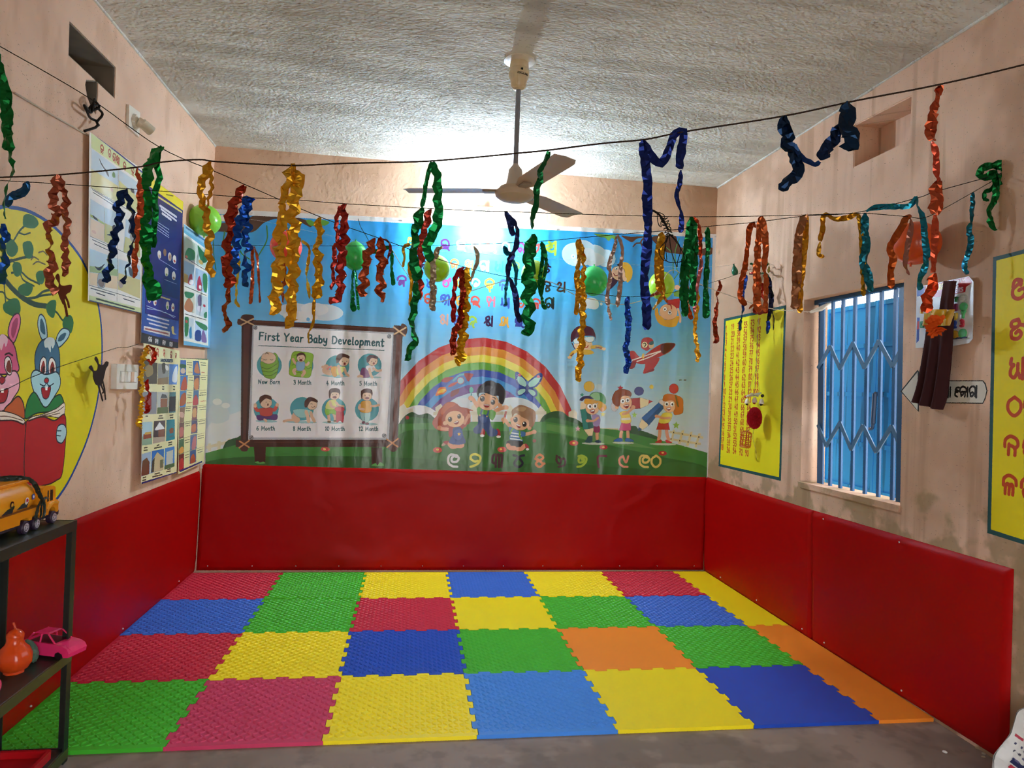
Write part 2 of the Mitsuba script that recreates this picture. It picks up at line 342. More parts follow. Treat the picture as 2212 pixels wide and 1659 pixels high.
plain = {(0, 6), (1, 6), (2, 4), (2, 6), (3, 4), (3, 5), (3, 6), (1, 3)}
col_w = ['first', 'second', 'third', 'fourth', 'fifth', 'sixth', 'narrow last']
row_w = ['back row', 'second row from the back', 'second row from the front', 'front row']
def tread(area, z, turn):
    """the moulded tread: short ridges in a lattice, each lying across its neighbours"""
    s = .0230; x0, y0, x1, y1 = area.bounds; V, F = [], []
    shapely.prepare(area)
    ii, jj = np.meshgrid(np.arange(int((x1 - x0) / s) + 2), np.arange(int((y1 - y0) / s) + 2), indexing='ij')
    cx, cy = (x0 + ii * s).ravel(), (y0 + jj * s).ravel(); odd = ((ii + jj + turn) % 2).ravel()
    keep = shapely.contains_xy(area, cx, cy)
    L, W, H = .0135, .0050, .0038
    base = np.array([[-L, 0, 0], [-L * .55, -W, 0], [L * .55, -W, 0], [L, 0, 0], [L * .55, W, 0], [-L * .55, W, 0], [-L * .55, 0, H], [L * .55, 0, H]])
    tri = np.array([[0, 1, 6], [1, 2, 7], [1, 7, 6], [2, 3, 7], [3, 4, 7], [4, 5, 6], [4, 6, 7], [5, 0, 6]])
    for a, b, o in zip(cx[keep], cy[keep], odd[keep]):
        c = math.radians(32 if o else -48); r = np.array([[math.cos(c), math.sin(c)], [-math.sin(c), math.cos(c)]])
        q = base.copy(); q[:, :2] = q[:, :2] @ r + [a, b]; q[:, 2] += z
        F.append(tri + 8 * len(V)); V.append(q)
    return trimesh.Trimesh(np.vstack(V), np.vstack(F), process=False)
hE = {}; vE = {}
jit = lambda i, j: np.array([.004 * math.sin(i * 3.1 + j * 5.7), .003 * math.cos(i * 2.3 + j * 4.1)])
def node(i, j):
    p = np.array([cx_[i], ry_[j]])
    return p + (jit(i, j) if 0 < i < 7 and 0 < j < 4 else 0)
for j in range(5):
    for i in range(7):
        hE[i, j] = joint(node(i, j), node(i + 1, j), flip=1 if (i + j) % 2 else -1) if 0 < j < 4 else np.array([node(i, j), node(i + 1, j)])
for i in range(8):
    for j in range(4):
        vE[i, j] = joint(node(i, j), node(i, j + 1), flip=1 if (i + j) % 2 else -1) if 0 < i < 7 else np.array([node(i, j), node(i, j + 1)])
for j in range(4):
    for i in range(7):
        if i == 6 and j in (1,): continue
        # the last column is cut to the gap by the wall, each strip as long as two mats
        jj = j
        if i == 6:
            if j in (0, 2):
                ring = np.vstack([hE[6, j], vE[7, j], vE[7, j + 1], hE[6, j + 2][::-1], vE[6, j + 1][::-1], vE[6, j][::-1]])
            else: continue
        else:
            ring = np.vstack([hE[i, j], vE[i + 1, j], hE[i, j + 1][::-1], vE[i, j][::-1]])
        poly = Polygon(ring).buffer(0)
        body = poly.buffer(-.0012); top = poly.buffer(-.0022)
        if body.geom_type != 'Polygon': body = max(body.geoms, key=lambda g: g.area)
        hexc, nm = names[grid[j][i]]
        t = MAT_T + .0006 * math.sin(i * 1.7 + j * 2.9)
        m = trimesh.creation.extrude_polygon(body, t, engine='earcut')
        kind = 'foam_plain_mat' if (j, i) in plain else 'foam_tread_mat'
        lab = (f'narrow {nm} foam strip along the right wall, {"back" if j == 0 else "front"} half' if i == 6 else
               f'{nm} {"smooth" if (j, i) in plain else "treaded"} puzzle mat, {col_w[i]} from the left in the {row_w[j]}')
        k_ = thing('puzzle_mat', lab, 'floor mat', 'foam puzzle mats on the floor')
        put('base', m, kind, k_, color=hexc)
        if kind == 'foam_tread_mat': put('tread', tread(body.buffer(-.009), t, (i * 7 + j * 3) % 4), kind, k_, color=hexc, kind='stuff')

# ------------------------------------------------------------------ ceiling fan
FX, FY, HZ = 1.973, -1.702, 2.425
fan = thing('ceiling_fan', 'cream three blade ceiling fan hanging on a steel rod', 'ceiling fan')
def at_fan(m, z=0): return move(m, (FX, FY, z))
CREAM = '#b9a58c'
put('ceiling_plate', at_fan(lathe([(0, 3.112), (.078, 3.112), (.080, 3.104), (.060, 3.098), (0, 3.097)], 40)), 'satin_mat', fan, smooth=35, color='#d8d2c4')
can = put('canopy', at_fan(lathe([(0, 3.098), (.046, 3.098), (.049, 3.080), (.047, 3.066), (.052, 3.060), (.053, 3.040), (.050, 3.024), (.043, 3.008), (.038, 2.975), (.026, 2.962), (.014, 2.958), (0, 2.958)], 40)), 'gloss_mat', fan, smooth=40, color='#cdbb98')
tx = meshkit.text_mesh('ARCLINE', .011, .0006, bold=True)
tx = move(tx, (-.024, -.005, 0)); w = np.array(tx.vertices)
ang = w[:, 0] / .0515 - math.radians(90) + .13
tx.vertices = np.stack([FX + (.0508 + w[:, 2]) * np.cos(ang), FY + (.0508 + w[:, 2]) * np.sin(ang), 3.026 + w[:, 1]], -1)
put('lettering', tx, 'matte_mat', can, color='#1a1512')
em = at_fan(move(rot(lathe([(0, 0), (.006, 0), (.006, .0012), (0, .0012)], 16), 90, (1, 0, 0)), (.007, -.0525, 3.046)))
put('emblem', em, 'matte_mat', can, color='#1a1512')
put('rod', at_fan(tube([(0, 0, 2.54), (0, 0, 2.965)], .0125, 16)), 'steel_mat', fan, smooth=40, color='#8c8c94')
put('rod_cover', at_fan(lathe([(0, 2.578), (.013, 2.578), (.020, 2.566), (.034, 2.548), (.040, 2.500), (.047, 2.470), (.046, 2.464), (0, 2.468)], 36)), 'satin_mat', fan, smooth=40, color='#c2b6a8')
put('motor', at_fan(lathe([(0, 2.466), (.05, 2.464), (.078, 2.456), (.083, 2.446), (.083, 2.440), (.098, 2.436), (.101, 2.424), (.096, 2.408), (.075, 2.394), (.040, 2.385), (0, 2.383)], 56)), 'satin_mat', fan, smooth=35, color=CREAM)
for ai, ang in enumerate((164.7, -75.2, 44.8)):
    # cambered blade: chord 12 cm, pitched, with a rolled fold along the middle
    n, m_ = 24, 9; rr = np.linspace(.085, .575, n); tt = np.linspace(-1, 1, m_); V = []
    for r in rr:
        wdt = .030 + .032 * min(1, (r - .085) / .10)
        tipc = max(0, (r - .53) / .045)
        for t in tt:
            y = t * wdt - (0 if t < 0 else tipc * .018)
            z = .020 - .10 * y - .003 * (t * t) + .003 * math.exp(-((t - .15) / .12) ** 2)
            V.append((r + .014 * tipc * 0, y, z))
    V = np.array(V); F = []
    for i in range(n - 1):
        for j in range(m_ - 1):
            a = i * m_ + j; F.append([a, a + m_, a + m_ + 1, a + 1])
    F = np.array(F); F = np.vstack([F[:, [0, 1, 2]], F[:, [0, 2, 3]]])
    V2 = V - np.array([0, 0, .0022]); k = len(V)
    rim = [i * m_ for i in range(n)] + [(n - 1) * m_ + j for j in range(1, m_)] + [i * m_ + m_ - 1 for i in range(n - 2, -1, -1)] + [j for j in range(m_ - 2, 0, -1)]
    S = []
    for i in range(len(rim)):
        a, b = rim[i], rim[(i + 1) % len(rim)]; S += [[a, a + k, b + k], [a, b + k, b]]
    bl = trimesh.Trimesh(np.vstack([V, V2]), np.vstack([F, F[:, ::-1] + k, S]), process=False)
    def place(q): return at_fan(rot(q, ang, (0, 0, 1)), HZ)
    b_ = put('blade', place(bl), 'satin_mat', fan, smooth=30, color='#b09c88')
    put('bracket', place(bx(.075, .165, -.022, .022, .006, .0185, .003)), 'steel_mat', b_, color='#a89c8c')
    put('rivet', place(cat_([ball((x, y, .018 - .1 * y), .0045, 1) for x in (.125, .15) for y in (-.012, .014)])), 'steel_mat', b_, color='#d0c8bc', kind='stuff')

# ------------------------------------------------------------------ the lit bulb on the back wall
lamp = thing('wall_bulb', 'lit white bulb in a holder on a square plate above the banner', 'lamp')
c0 = (1.997, 0.070, 2.743)
bxm = c0[0]; bz = c0[2]
put('mounting_plate', bx(bxm - .062, bxm + .062, YB - .016, YB, bz - .09, bz + .07, .004), 'gloss_mat', lamp, smooth=30, color='#e8e8e6')
bulb0 = np.array((1.981, -0.075, 2.665))       # the middle of the bulb, held out from the wall and tipped down
put('holder', tube([(bxm, YB - .016, bz + .01), (bxm, YB - .050, bz + .01)], [.032, .026], 24), 'gloss_mat', lamp, smooth=35, color='#efefec')
dn = np.array([0, -.80, -.60]); e0 = bulb0 - dn * .052
put('elbow', tube(spline([(bxm, YB - .045, bz + .01), (bxm, YB - .075, bz + .008), e0 - dn * .02 + [0, .002, .002], e0]), .019, 16), 'gloss_mat', lamp, smooth=40, color='#efefec')
gl = lathe([(0, 0), (.014, 0), (.017, .018), (.027, .040), (.030, .056), (.027, .072), (.017, .083), (0, .087)], 28)
if gl.volume < 0: gl.invert()
gl.apply_transform(trimesh.geometry.align_vectors([0, 0, 1], dn)); gl = move(gl, e0)
kb = put('glass', gl, 'bulb_glass_mat', lamp, smooth=40)
scene[kb]['emitter'] = {'type': 'area', 'radiance': {'type': 'rgb', 'value': [BULB * .86, BULB * 1.0, BULB * 1.12]}}

# ------------------------------------------------------------------ flat print and wall painting: every printed shape is a polygon of its own ink, in millimetres on its wall
FONT = {}
def _font(spec):
    for line in spec.strip().split('\n'):
        c, w, st = line.split('|')
        FONT[c] = (float(w), [np.array([[float(v) for v in q.split(',')] for q in s.split()]) for s in st.split(';') if s.strip()])
_font('''
F|.62|.1,0 .14,1;.14,1 .6,1;.12,.55 .5,.55
i|.28|.13,0 .15,.62;.16,.86 .165,.88
r|.42|.1,0 .12,.62;.12,.4 .25,.6 .4,.58
s|.46|.4,.55 .22,.64 .1,.5 .25,.36 .4,.2 .3,0 .08,.06
t|.42|.2,.98 .18,.1 .28,0 .38,.06;.02,.64 .4,.66
Y|.66|.05,1 .3,.5;.62,1 .3,.5 .28,0
e|.5|.12,.34 .42,.4 .36,.6 .2,.6 .09,.35 .18,.04 .34,0 .46,.1
a|.54|.44,.5 .3,.64 .12,.5 .1,.15 .25,0 .42,.2;.45,.62 .44,.12 .52,0
B|.62|.1,0 .14,1;.14,1 .42,1 .5,.78 .36,.56 .15,.53;.36,.55 .58,.42 .52,.1 .3,0 .1,0
b|.52|.1,1 .1,0;.1,.35 .28,.6 .46,.45 .44,.12 .28,0 .1,.1
y|.52|.08,.62 .12,.25 .26,.14 .42,.3;.46,.62 .42,-.1 .28,-.34 .08,-.26
D|.7|.1,0 .12,1;.12,1 .42,.95 .64,.6 .56,.18 .32,0 .1,0
v|.5|.06,.62 .22,.02 .46,.62
l|.26|.14,1 .12,.1 .22,0
o|.54|.27,.62 .1,.42 .13,.1 .28,0 .45,.15 .46,.45 .27,.62
p|.54|.1,.62 .08,-.34;.1,.36 .28,.62 .47,.48 .46,.16 .3,0 .1,.1
m|.8|.08,0 .1,.62;.1,.35 .26,.62 .38,.5 .38,0;.38,.35 .54,.62 .68,.5 .68,.1 .76,0
n|.54|.08,0 .1,.62;.1,.35 .28,.62 .43,.48 .43,.1 .5,0
N|.74|.08,0 .1,1;.1,1 .58,0;.58,0 .62,1
w|.68|.06,.62 .16,.04 .33,.5 .46,.04 .62,.62
M|.86|.08,0 .14,1;.14,1 .4,.3 .7,1;.7,1 .76,0
h|.54|.1,1 .08,0;.1,.35 .28,.62 .43,.48 .43,.1 .5,0
0|.6|.3,1 .1,.75 .1,.25 .3,0 .5,.25 .5,.75 .3,1
1|.34|.06,.8 .2,1;.2,1 .18,0
2|.58|.08,.78 .28,1 .48,.78 .36,.45 .08,.02;.08,.02 .54,.04
3|.56|.08,.9 .3,1 .46,.78 .22,.55;.22,.55 .5,.4 .44,.08 .24,0 .06,.1
4|.6|.34,1 .06,.36;.06,.36 .54,.38;.38,.62 .36,0
5|.56|.46,1 .14,.98;.14,.98 .1,.58;.1,.58 .32,.64 .48,.42 .4,.08 .22,0 .06,.1
K|.6|.1,1 .1,0;.55,1 .12,.5;.12,.5 .58,0
6|.58|.44,.96 .18,.7 .08,.3 .26,0 .46,.14 .46,.42 .26,.52 .1,.3
7|.54|.06,.98 .48,1;.48,1 .3,.5 .2,0;.1,.5 .42,.52
8|.58|.29,.54 .12,.76 .29,1 .46,.78 .29,.54 .1,.25 .29,0 .49,.25 .29,.54
9|.56|.46,.7 .3,.98 .1,.76 .2,.52 .44,.66;.46,.8 .42,.3 .28,0
P|.6|.1,0 .12,1;.12,1 .5,.95 .5,.55 .12,.5
H|.68|.1,0 .1,1;.58,0 .58,1;.1,.52 .58,.52
E|.56|.5,1 .1,1;.1,1 .1,0;.1,0 .5,0;.1,.52 .42,.52
O|.74|.37,1 .1,.7 .12,.25 .37,0 .62,.25 .64,.7 .37,1
U|.7|.1,1 .1,.3 .35,0 .58,.3 .58,1
S|.56|.48,.85 .28,1 .08,.78 .28,.52 .5,.26 .28,0 .06,.14
L|.54|.1,1 .1,0;.1,0 .5,0
A|.66|.04,0 .32,1;.32,1 .6,0;.14,.36 .5,.36
R|.62|.1,0 .1,1;.1,1 .5,.95 .48,.58 .1,.5;.25,.5 .56,0
T|.6|.3,0 .3,1;.02,1 .58,1
C|.62|.54,.82 .3,1 .08,.6 .14,.15 .34,0 .54,.16
G|.66|.54,.84 .3,1 .08,.6 .14,.15 .34,0 .56,.2;.56,.2 .56,.45;.56,.45 .36,.45
I|.26|.13,0 .13,1
&|.64|.56,0 .16,.74 .28,1 .42,.8 .1,.3 .26,0 .56,.36
.|.2|.09,0 .1,.02
,|.2|.1,.05 .06,-.14
 |.38|
''')
# Odia letters and numerals as pen strokes in a box one unit high, y downward from the top
ODIA = {}
def _odia(spec):
    for line in spec.strip().split('\n'):
        c, st = line.split('|')
        ODIA[c] = [np.array([[float(v) for v in q.split(',')] for q in s.split()]) for s in st.split(';')]
_odia('''
a|.12,.35 .2,.1 .42,.05 .5,.22 .32,.34;.42,.05 .62,.12 .6,.32;.32,.34 .12,.5 .15,.8 .45,.96 .78,.85 .9,.6 .72,.5 .5,.56
aa|.05,.62 .05,.3 .3,.05 .5,.3 .4,.5 .25,.42 .2,.6 .35,.85 .55,.7;.65,.15 .65,.95;.9,.15 .9,.95
i|.08,.5 .1,.2 .45,.02 .8,.2 .85,.6 .7,.75;.15,.85 .3,.5 .45,.75 .55,.5 .68,.78 .9,1.0;.15,.85 .68,.84
ii|.08,.45 .1,.2 .45,.02 .8,.2 .82,.6;.22,.85 .3,.45 .45,.8;.45,.8 .55,.45 .62,.85;.2,.85 .65,.85;.7,.7 .95,1.0
u|.06,.55 .1,.2 .45,.02 .82,.25 .8,.6 .55,.85;.3,.55 .45,.4 .55,.6 .4,.8 .25,.65;.65,.7 .95,1.0
uu|.06,.5 .1,.2 .45,.02 .85,.25 .8,.6 .5,.85 .3,.75;.35,.55 .5,.6 .7,.45;.3,.75 .5,.6;.75,.7 .95,.9 .85,1.0
ru|.08,.5 .1,.2 .45,.02 .8,.22 .85,.5 .75,.7 .92,.78 .78,.9 .98,1.0;.35,.85 .2,.65 .4,.5 .55,.65 .4,.85
e|.15,.1 .25,.3 .15,.55 .45,.85 .75,.55 .8,.1;.15,.1 .45,.25 .8,.1
ai|.1,.4 .45,.3 .6,.45 .15,.62 .5,.8 .75,.75;.3,.1 .6,.22 .88,.05;.88,.05 .88,1.0
ka|.05,.5 .1,.2 .45,.02 .85,.2 .9,.5;.25,.9 .2,.6 .4,.5 .5,.7 .3,.85;.5,.55 .7,.5 .75,.75 .7,.95
kha|.05,.5 .12,.15 .4,.05 .55,.25 .4,.4;.3,.85 .2,.6 .45,.5 .6,.65 .4,.88;.6,.3 .75,.15;.85,.1 .85,1.0
ga|.05,.5 .1,.2 .45,.05 .75,.25 .78,.95;.3,.9 .18,.7 .35,.55 .55,.7 .35,.9;.92,.05 .92,1.0
gha|.2,.05 .15,.3 .35,.35 .2,.5 .15,.8 .4,.95 .6,.7 .75,.95;.6,.7 .6,.3;.9,.05 .9,1.0
nga|.1,.35 .2,.1 .5,.05 .85,.2 .8,.45;.2,.45 .5,.5 .75,.4 .85,.6 .5,.7 .45,.9 .65,.95
ca|.55,.05 .2,.12 .12,.32 .4,.42 .62,.28 .55,.05;.4,.42 .15,.6 .2,.9 .55,.95 .75,.75 .6,.58 .42,.68;.62,.28 .9,.35
ja|.05,.45 .1,.2 .5,.02 .88,.2 .9,.45;.25,.55 .4,.5 .4,.8 .25,.9 .2,.7;.4,.55 .65,.5;.72,.5 .72,1.0;.55,.6 .72,.9
nya|.1,.2 .25,.5 .15,.8 .45,.95 .75,.8 .6,.55 .4,.6;.6,.2 .8,.1 .85,.35
ta|.1,.4 .3,.3 .6,.35 .75,.6 .55,.9 .25,.85 .15,.6 .35,.5;.6,.3 .92,.05;.92,.05 .92,.35
tha|.85,.15 .5,.02 .15,.25 .1,.6 .4,.95 .75,.85 .9,.5 .75,.25 .5,.3
da|.06,.5 .1,.2 .45,.02 .85,.25 .8,.55 .55,.75;.35,.55 .5,.45 .6,.6 .45,.78 .3,.7
dha|.06,.5 .1,.2 .5,.02 .9,.2 .92,.5;.25,.75 .22,.55 .45,.5 .5,.75;.5,.55 .7,.5 .72,.8 .3,.8;.5,.95 .5,1.0
na|.05,.58 .08,.25 .4,.05 .8,.18 .9,.45 .72,.64;.32,.45 .3,.96;.32,.5 .58,.55 .72,.70 .72,.97
da2|.1,.3 .2,.05 .5,.05 .75,.25 .6,.5 .35,.45;.35,.95 .3,.7 .55,.6 .7,.8 .5,.95
dha2|.1,.3 .25,.1 .5,.2 .4,.45 .1,.85 .45,.95 .8,.85;.9,.05 .9,1.0
pa|.08,.5 .16,.18 .5,.06 .8,.18;.34,.92 .14,.72 .3,.5 .58,.58 .56,.85 .34,.92;.82,.08 .82,.97
pha|.08,.55 .1,.2 .4,.05 .55,.25 .4,.45 .25,.35;.25,.75 .45,.55 .65,.7 .5,.95;.55,.2 .9,.1 .9,1.0
ba|.08,.5 .15,.2 .5,.05 .85,.25;.3,.9 .15,.7 .35,.5 .6,.65 .45,.9;.7,.5 .8,.8
bha|.06,.55 .1,.2 .45,.02 .85,.25 .8,.55 .6,.85;.3,.8 .25,.55 .42,.5 .45,.75;.45,.5 .6,.5 .62,.75;.7,.75 .95,1.0
ma|.1,.1 .14,.5 .34,.62 .5,.4 .4,.12 .1,.1;.5,.4 .88,.38;.88,.08 .88,.97;.3,.62 .3,.95
ya|.1,.15 .15,.6 .4,.85 .65,.6 .6,.15;.05,.75 .15,.6;.85,.1 .85,1.0;.4,.85 .85,.75
ra|.08,.5 .15,.2 .5,.05 .82,.25 .85,.6 .6,.9 .35,.85 .3,.6 .55,.55
la|.05,.55 .08,.22 .42,.04 .82,.2 .88,.48;.18,.97 .2,.58 .34,.46 .44,.6 .43,.97;.44,.6 .58,.46 .68,.6 .68,.97
sha|.06,.5 .1,.2 .45,.02 .75,.2 .78,.9;.25,.9 .2,.65 .45,.55 .6,.7 .4,.92;.92,.0 .92,1.0
ssa|.1,.25 .3,.05 .5,.2 .4,.45;.25,.9 .15,.65 .4,.5 .6,.7 .4,.95;.2,.35 .7,.85;.88,.02 .88,1.0
sa|.06,.5 .15,.15 .5,.05 .6,.3 .45,.5;.3,.9 .2,.65 .45,.55 .6,.75 .45,.92;.85,.1 .85,.95;.6,.75 .85,.7
ha|.1,.4 .2,.1 .5,.05 .8,.25 .6,.5;.25,.75 .4,.5 .6,.55 .5,.8 .6,1.0;.7,.4 .85,.5
ksha|.05,.7 .25,.5 .2,.2 .5,.05 .6,.3 .4,.5 .3,.85 .55,.95;.3,.35 .75,.9;.9,.02 .9,1.0
yya|.05,.85 .25,.6 .2,.2 .5,.1 .6,.4 .45,.7;.2,.85 .55,.8 .75,.3;.85,.1 .85,.7 .98,1.0
lla|.08,.55 .12,.25 .45,.08 .75,.3 .72,.5;.15,.9 .25,.5 .35,.9;.35,.9 .45,.5 .55,.9;.6,.5 .75,.55 .72,.85 .95,1.0
1|.75,.08 .25,.05 .05,.3 .1,.7 .45,.92 .85,.95;.75,.08 .95,.3 .8,.55 .5,.6 .35,.5 .35,.3 .55,.15 .75,.2
2|.3,.5 .08,.35 .15,.1 .5,.02 .9,.2 .85,.6 .5,.85 .1,.97;.3,.5 .5,.58 .7,.5
3|.3,.75 .08,.6 .1,.2 .3,.05 .4,.2 .4,1.0;.4,.2 .6,.05 .68,.25 .68,1.0;.68,.2 .85,.05 .92,.25 .92,1.0;.3,.75 .4,.6
4|.05,.08 .35,.18 .75,.5 .85,.75 .5,.98 .15,.75 .3,.45 .65,.15 .95,.08
5|.12,.35 .35,.5 .2,.75 .5,.97 .8,.75 .5,.5;.5,.5 .82,.25 .5,.03 .2,.25 .5,.5;.8,.75 .95,.7
6|.1,.1 .1,.5 .4,.75 .5,.4 .3,.2;.5,.4 .75,.3 .9,.5 .8,.85 .3,.97
7|.5,.4 .4,.25 .2,.35 .25,.6 .55,.6 .7,.4 .5,.08 .15,.15;.5,.08 .9,.25 .85,.6 .5,.9 .1,.97
8|.25,1.0 .12,.5 .2,.12 .9,.1;.2,.12 .5,.1
9|.4,.1 .1,.3 .12,.7 .45,.92 .85,.95;.4,.1 .6,.5 .75,.55 .9,.1
bar|.5,.08 .5,.95
ematra|.7,.1 .35,.15 .25,.4 .45,.55 .6,.4 .4,.35;.25,.4 .2,.8 .5,.95
0|.5,.04 .12,.3 .12,.7 .5,.96 .88,.7 .88,.3 .5,.04
''')
ODIA['ma_'] = ODIA['ma']
def arr(s): return np.array([[float(v) for v in q.split(',')] for q in s])
def read_art(block):
    """[(motif, colour, shapely polygon)] in painting order"""
    out, motif, count = [], ('print', 0), 0
    for ln in block.strip().split('\n'):
        w = ln.split()
        if not w: continue
        if w[0] == 'motif': count += 1; motif = (w[1], count); continue
        txt = ln.split(' T:', 1)[1] if ' T:' in ln else None
        kind, col = w[0], w[1]
        line, lw = None, 2.0
        if '/' in col:
            col, line = col.split('/')
            if ':' in line: line, lw = line.split(':')[0], float(line.split(':')[1])
        args = w[2:] if txt is None else ln.split(' T:', 1)[0].split()[2:]
        pts = arr([a for a in args if ',' in a])
        opt = {a[0]: float(a[1:]) for a in args if a[0] in 'whr' and ',' not in a and '|' not in a}
        rad = [a for a in args if '|' in a]
        gs = []
        if kind == 'P': g = Polygon(pts).buffer(0)
        elif kind == 'S': g = Polygon(spline(pts, 6, True)).buffer(0)
        elif kind == 'L': g = LineString(pts).buffer(opt['w'] / 2, quad_segs=3)
        elif kind == 'C': g = LineString(spline(pts, 6)).buffer(opt['w'] / 2, quad_segs=3)
        elif kind == 'E':
            a, b = (float(v) for v in rad[0].split('|'))
            g = affinity.translate(affinity.rotate(affinity.scale(Point(0, 0).buffer(1, quad_segs=7), a, b), opt.get('r', 0)), *pts[0])
        elif kind == 'X':      # star
            a, b = (float(v) for v in rad[0].split('|'))
            g = affinity.translate(affinity.rotate(affinity.scale(Polygon([((1 if k % 2 == 0 else .45) * math.sin(k * math.pi / 5), (1 if k % 2 == 0 else .45) * math.cos(k * math.pi / 5)) for k in range(10)]), a, b), opt.get('r', 0)), *pts[0])
        elif kind == 'T':      # pen lettering from the first point, along the line to the second if there is one
            h, wd = opt['h'], opt.get('w', opt['h'] * .15); x = 0; st = []
            for c in txt:
                if c not in FONT: continue
                cw, ss = FONT[c]
                for s in ss: st.append(LineString((spline(s, 5) if len(s) > 2 else s) * h + [x, 0]).buffer(wd / 2, quad_segs=3))
                x += (cw + .1) * h
            g = unary_union(st); 
            if len(pts) > 1:
                d = pts[1] - pts[0]; L = np.linalg.norm(d)
                g = affinity.scale(g, L / x, 1, origin=(0, 0)); g = affinity.rotate(g, math.degrees(math.atan2(d[1], d[0])), origin=(0, 0))
            g = affinity.translate(g, *pts[0])
        elif kind == 'G':      # Odia lettering: the point is the middle of the letter
            h, wd = opt['h'], opt.get('w', opt['h'] * .185); names_ = txt.split(); n = len(names_)
            st = [LineString((spline(s, 5) if len(s) > 2 else s) * [h * .88, -h] + [(-.44 + (k - (n - 1) / 2) * 1.0) * h, h / 2]).buffer(wd / 2, quad_segs=3) for k, nm in enumerate(names_) for s in ODIA[nm]]
            g = affinity.translate(unary_union(st), *pts[0])
            if motif[0].endswith('letter') or motif[0].endswith('numeral'): count += 1; out.append(((motif[0], count), col, g)); continue
        if line:
            out.append((motif, line, g.buffer(lw / 2)))
            g = g.buffer(-lw / 2)
        out.append((motif, col, g))
    return out
def paint(block, parent, fr, dist, bsdf, labels_={}, clip=None):
    """splits the overlapping shapes into one flat layer and builds one mesh per motif"""
    todo = read_art(block); over = []; done = []
    for motif, col, g in reversed(todo):
        if clip is not None: g = g.intersection(clip)
        if g.is_empty: continue
        hit = [o for o in over if o.intersects(g)]
        vis = g.difference(unary_union(hit)) if hit else g
        over.append(g)
        if not vis.is_empty: done.append((motif, col, vis))
    per = {}
    for motif, col, g in reversed(done):
        for q in getattr(g, 'geoms', [g]):
            if q.geom_type != 'Polygon' or q.area < .3: continue
            v, f = trimesh.creation.triangulate_polygon(q.simplify(.12), engine='earcut')
            per.setdefault(motif, []).append((np.asarray(v) / 1000, np.asarray(f), col))
    for motif, ps in per.items():
        V = np.vstack([p[0] for p in ps]); n = np.cumsum([0] + [len(p[0]) for p in ps])
        F = np.vstack([p[1] + k for p, k in zip(ps, n)])
        col = np.vstack([np.tile(ink(p[2]), (len(p[0]), 1)) for p in ps])
        P = fr(V[:, 0], V[:, 1], np.full(len(V), dist))
        m = trimesh.Trimesh(P, F, process=False)
        flip = {id(frB): (0, -1, 0), id(frL): (1, 0, 0), id(frR): (-1, 0, 0)}.get(id(fr), (0, 0, 1))
        nn = np.cross(P[F[:, 1]] - P[F[:, 0]], P[F[:, 2]] - P[F[:, 0]]) @ np.array(flip)
        F = np.where((nn < 0)[:, None], F[:, ::-1], F)
        m = trimesh.Trimesh(P, F, process=False)
        put(motif[0], m, bsdf, parent, color=col, label=labels_.get(motif[0]), kind='stuff' if motif[0] in ('caption', 'lettering', 'lines', 'strip', 'fence_print', 'heading') else None)

# ------------------------------------------------------------------ the printed banner
ban = thing('banner', 'large glossy printed banner of a rainbow, children and Odia letters on the back wall', 'banner')
ban_poly = Polygon([(-0.038, 2.652), (3.889, 2.734), (3.901, 0.722), (-0.010, 0.760)])
put('sheet', slab(ban_poly, .002, .0045, frB), 'vinyl_mat', ban, color='#dcdde2')
ban_clip = Polygon([(-0.015, 2.614), (3.850, 2.701), (3.872, 0.751), (0.024, 0.774)])
ban_clip = affinity.scale(ban_clip, 1000, 1000, origin=(0, 0))
def ramp(stops, t):
    for (a, c), (b, d) in zip(stops[:-1], stops[1:]):
        if t <= b:
            k = (t - a) / (b - a); h = lambda s, i: int(s[1 + 2 * i:3 + 2 * i], 16)
            return '#' + ''.join(f'{int(round(h(c, i) * (1 - k) + h(d, i) * k)):02x}' for i in range(3))
    return stops[-1][1]
sky_ink = [(0, '#2a96e2'), (.3, '#4aaaea'), (.55, '#80bfe8'), (.75, '#b4d0e2'), (1, '#d2dae4')]
sky_print = 'motif sky_print\n' + '\n'.join('P %s -100,%d 4000,%d 4000,%d -100,%d' % (ramp(sky_ink, (k + .5) / 40), z1, z1, z1 - 46, z1 - 46) for k, z1 in ((k, 2700 - 45 * k) for k in range(40))) + '\n'
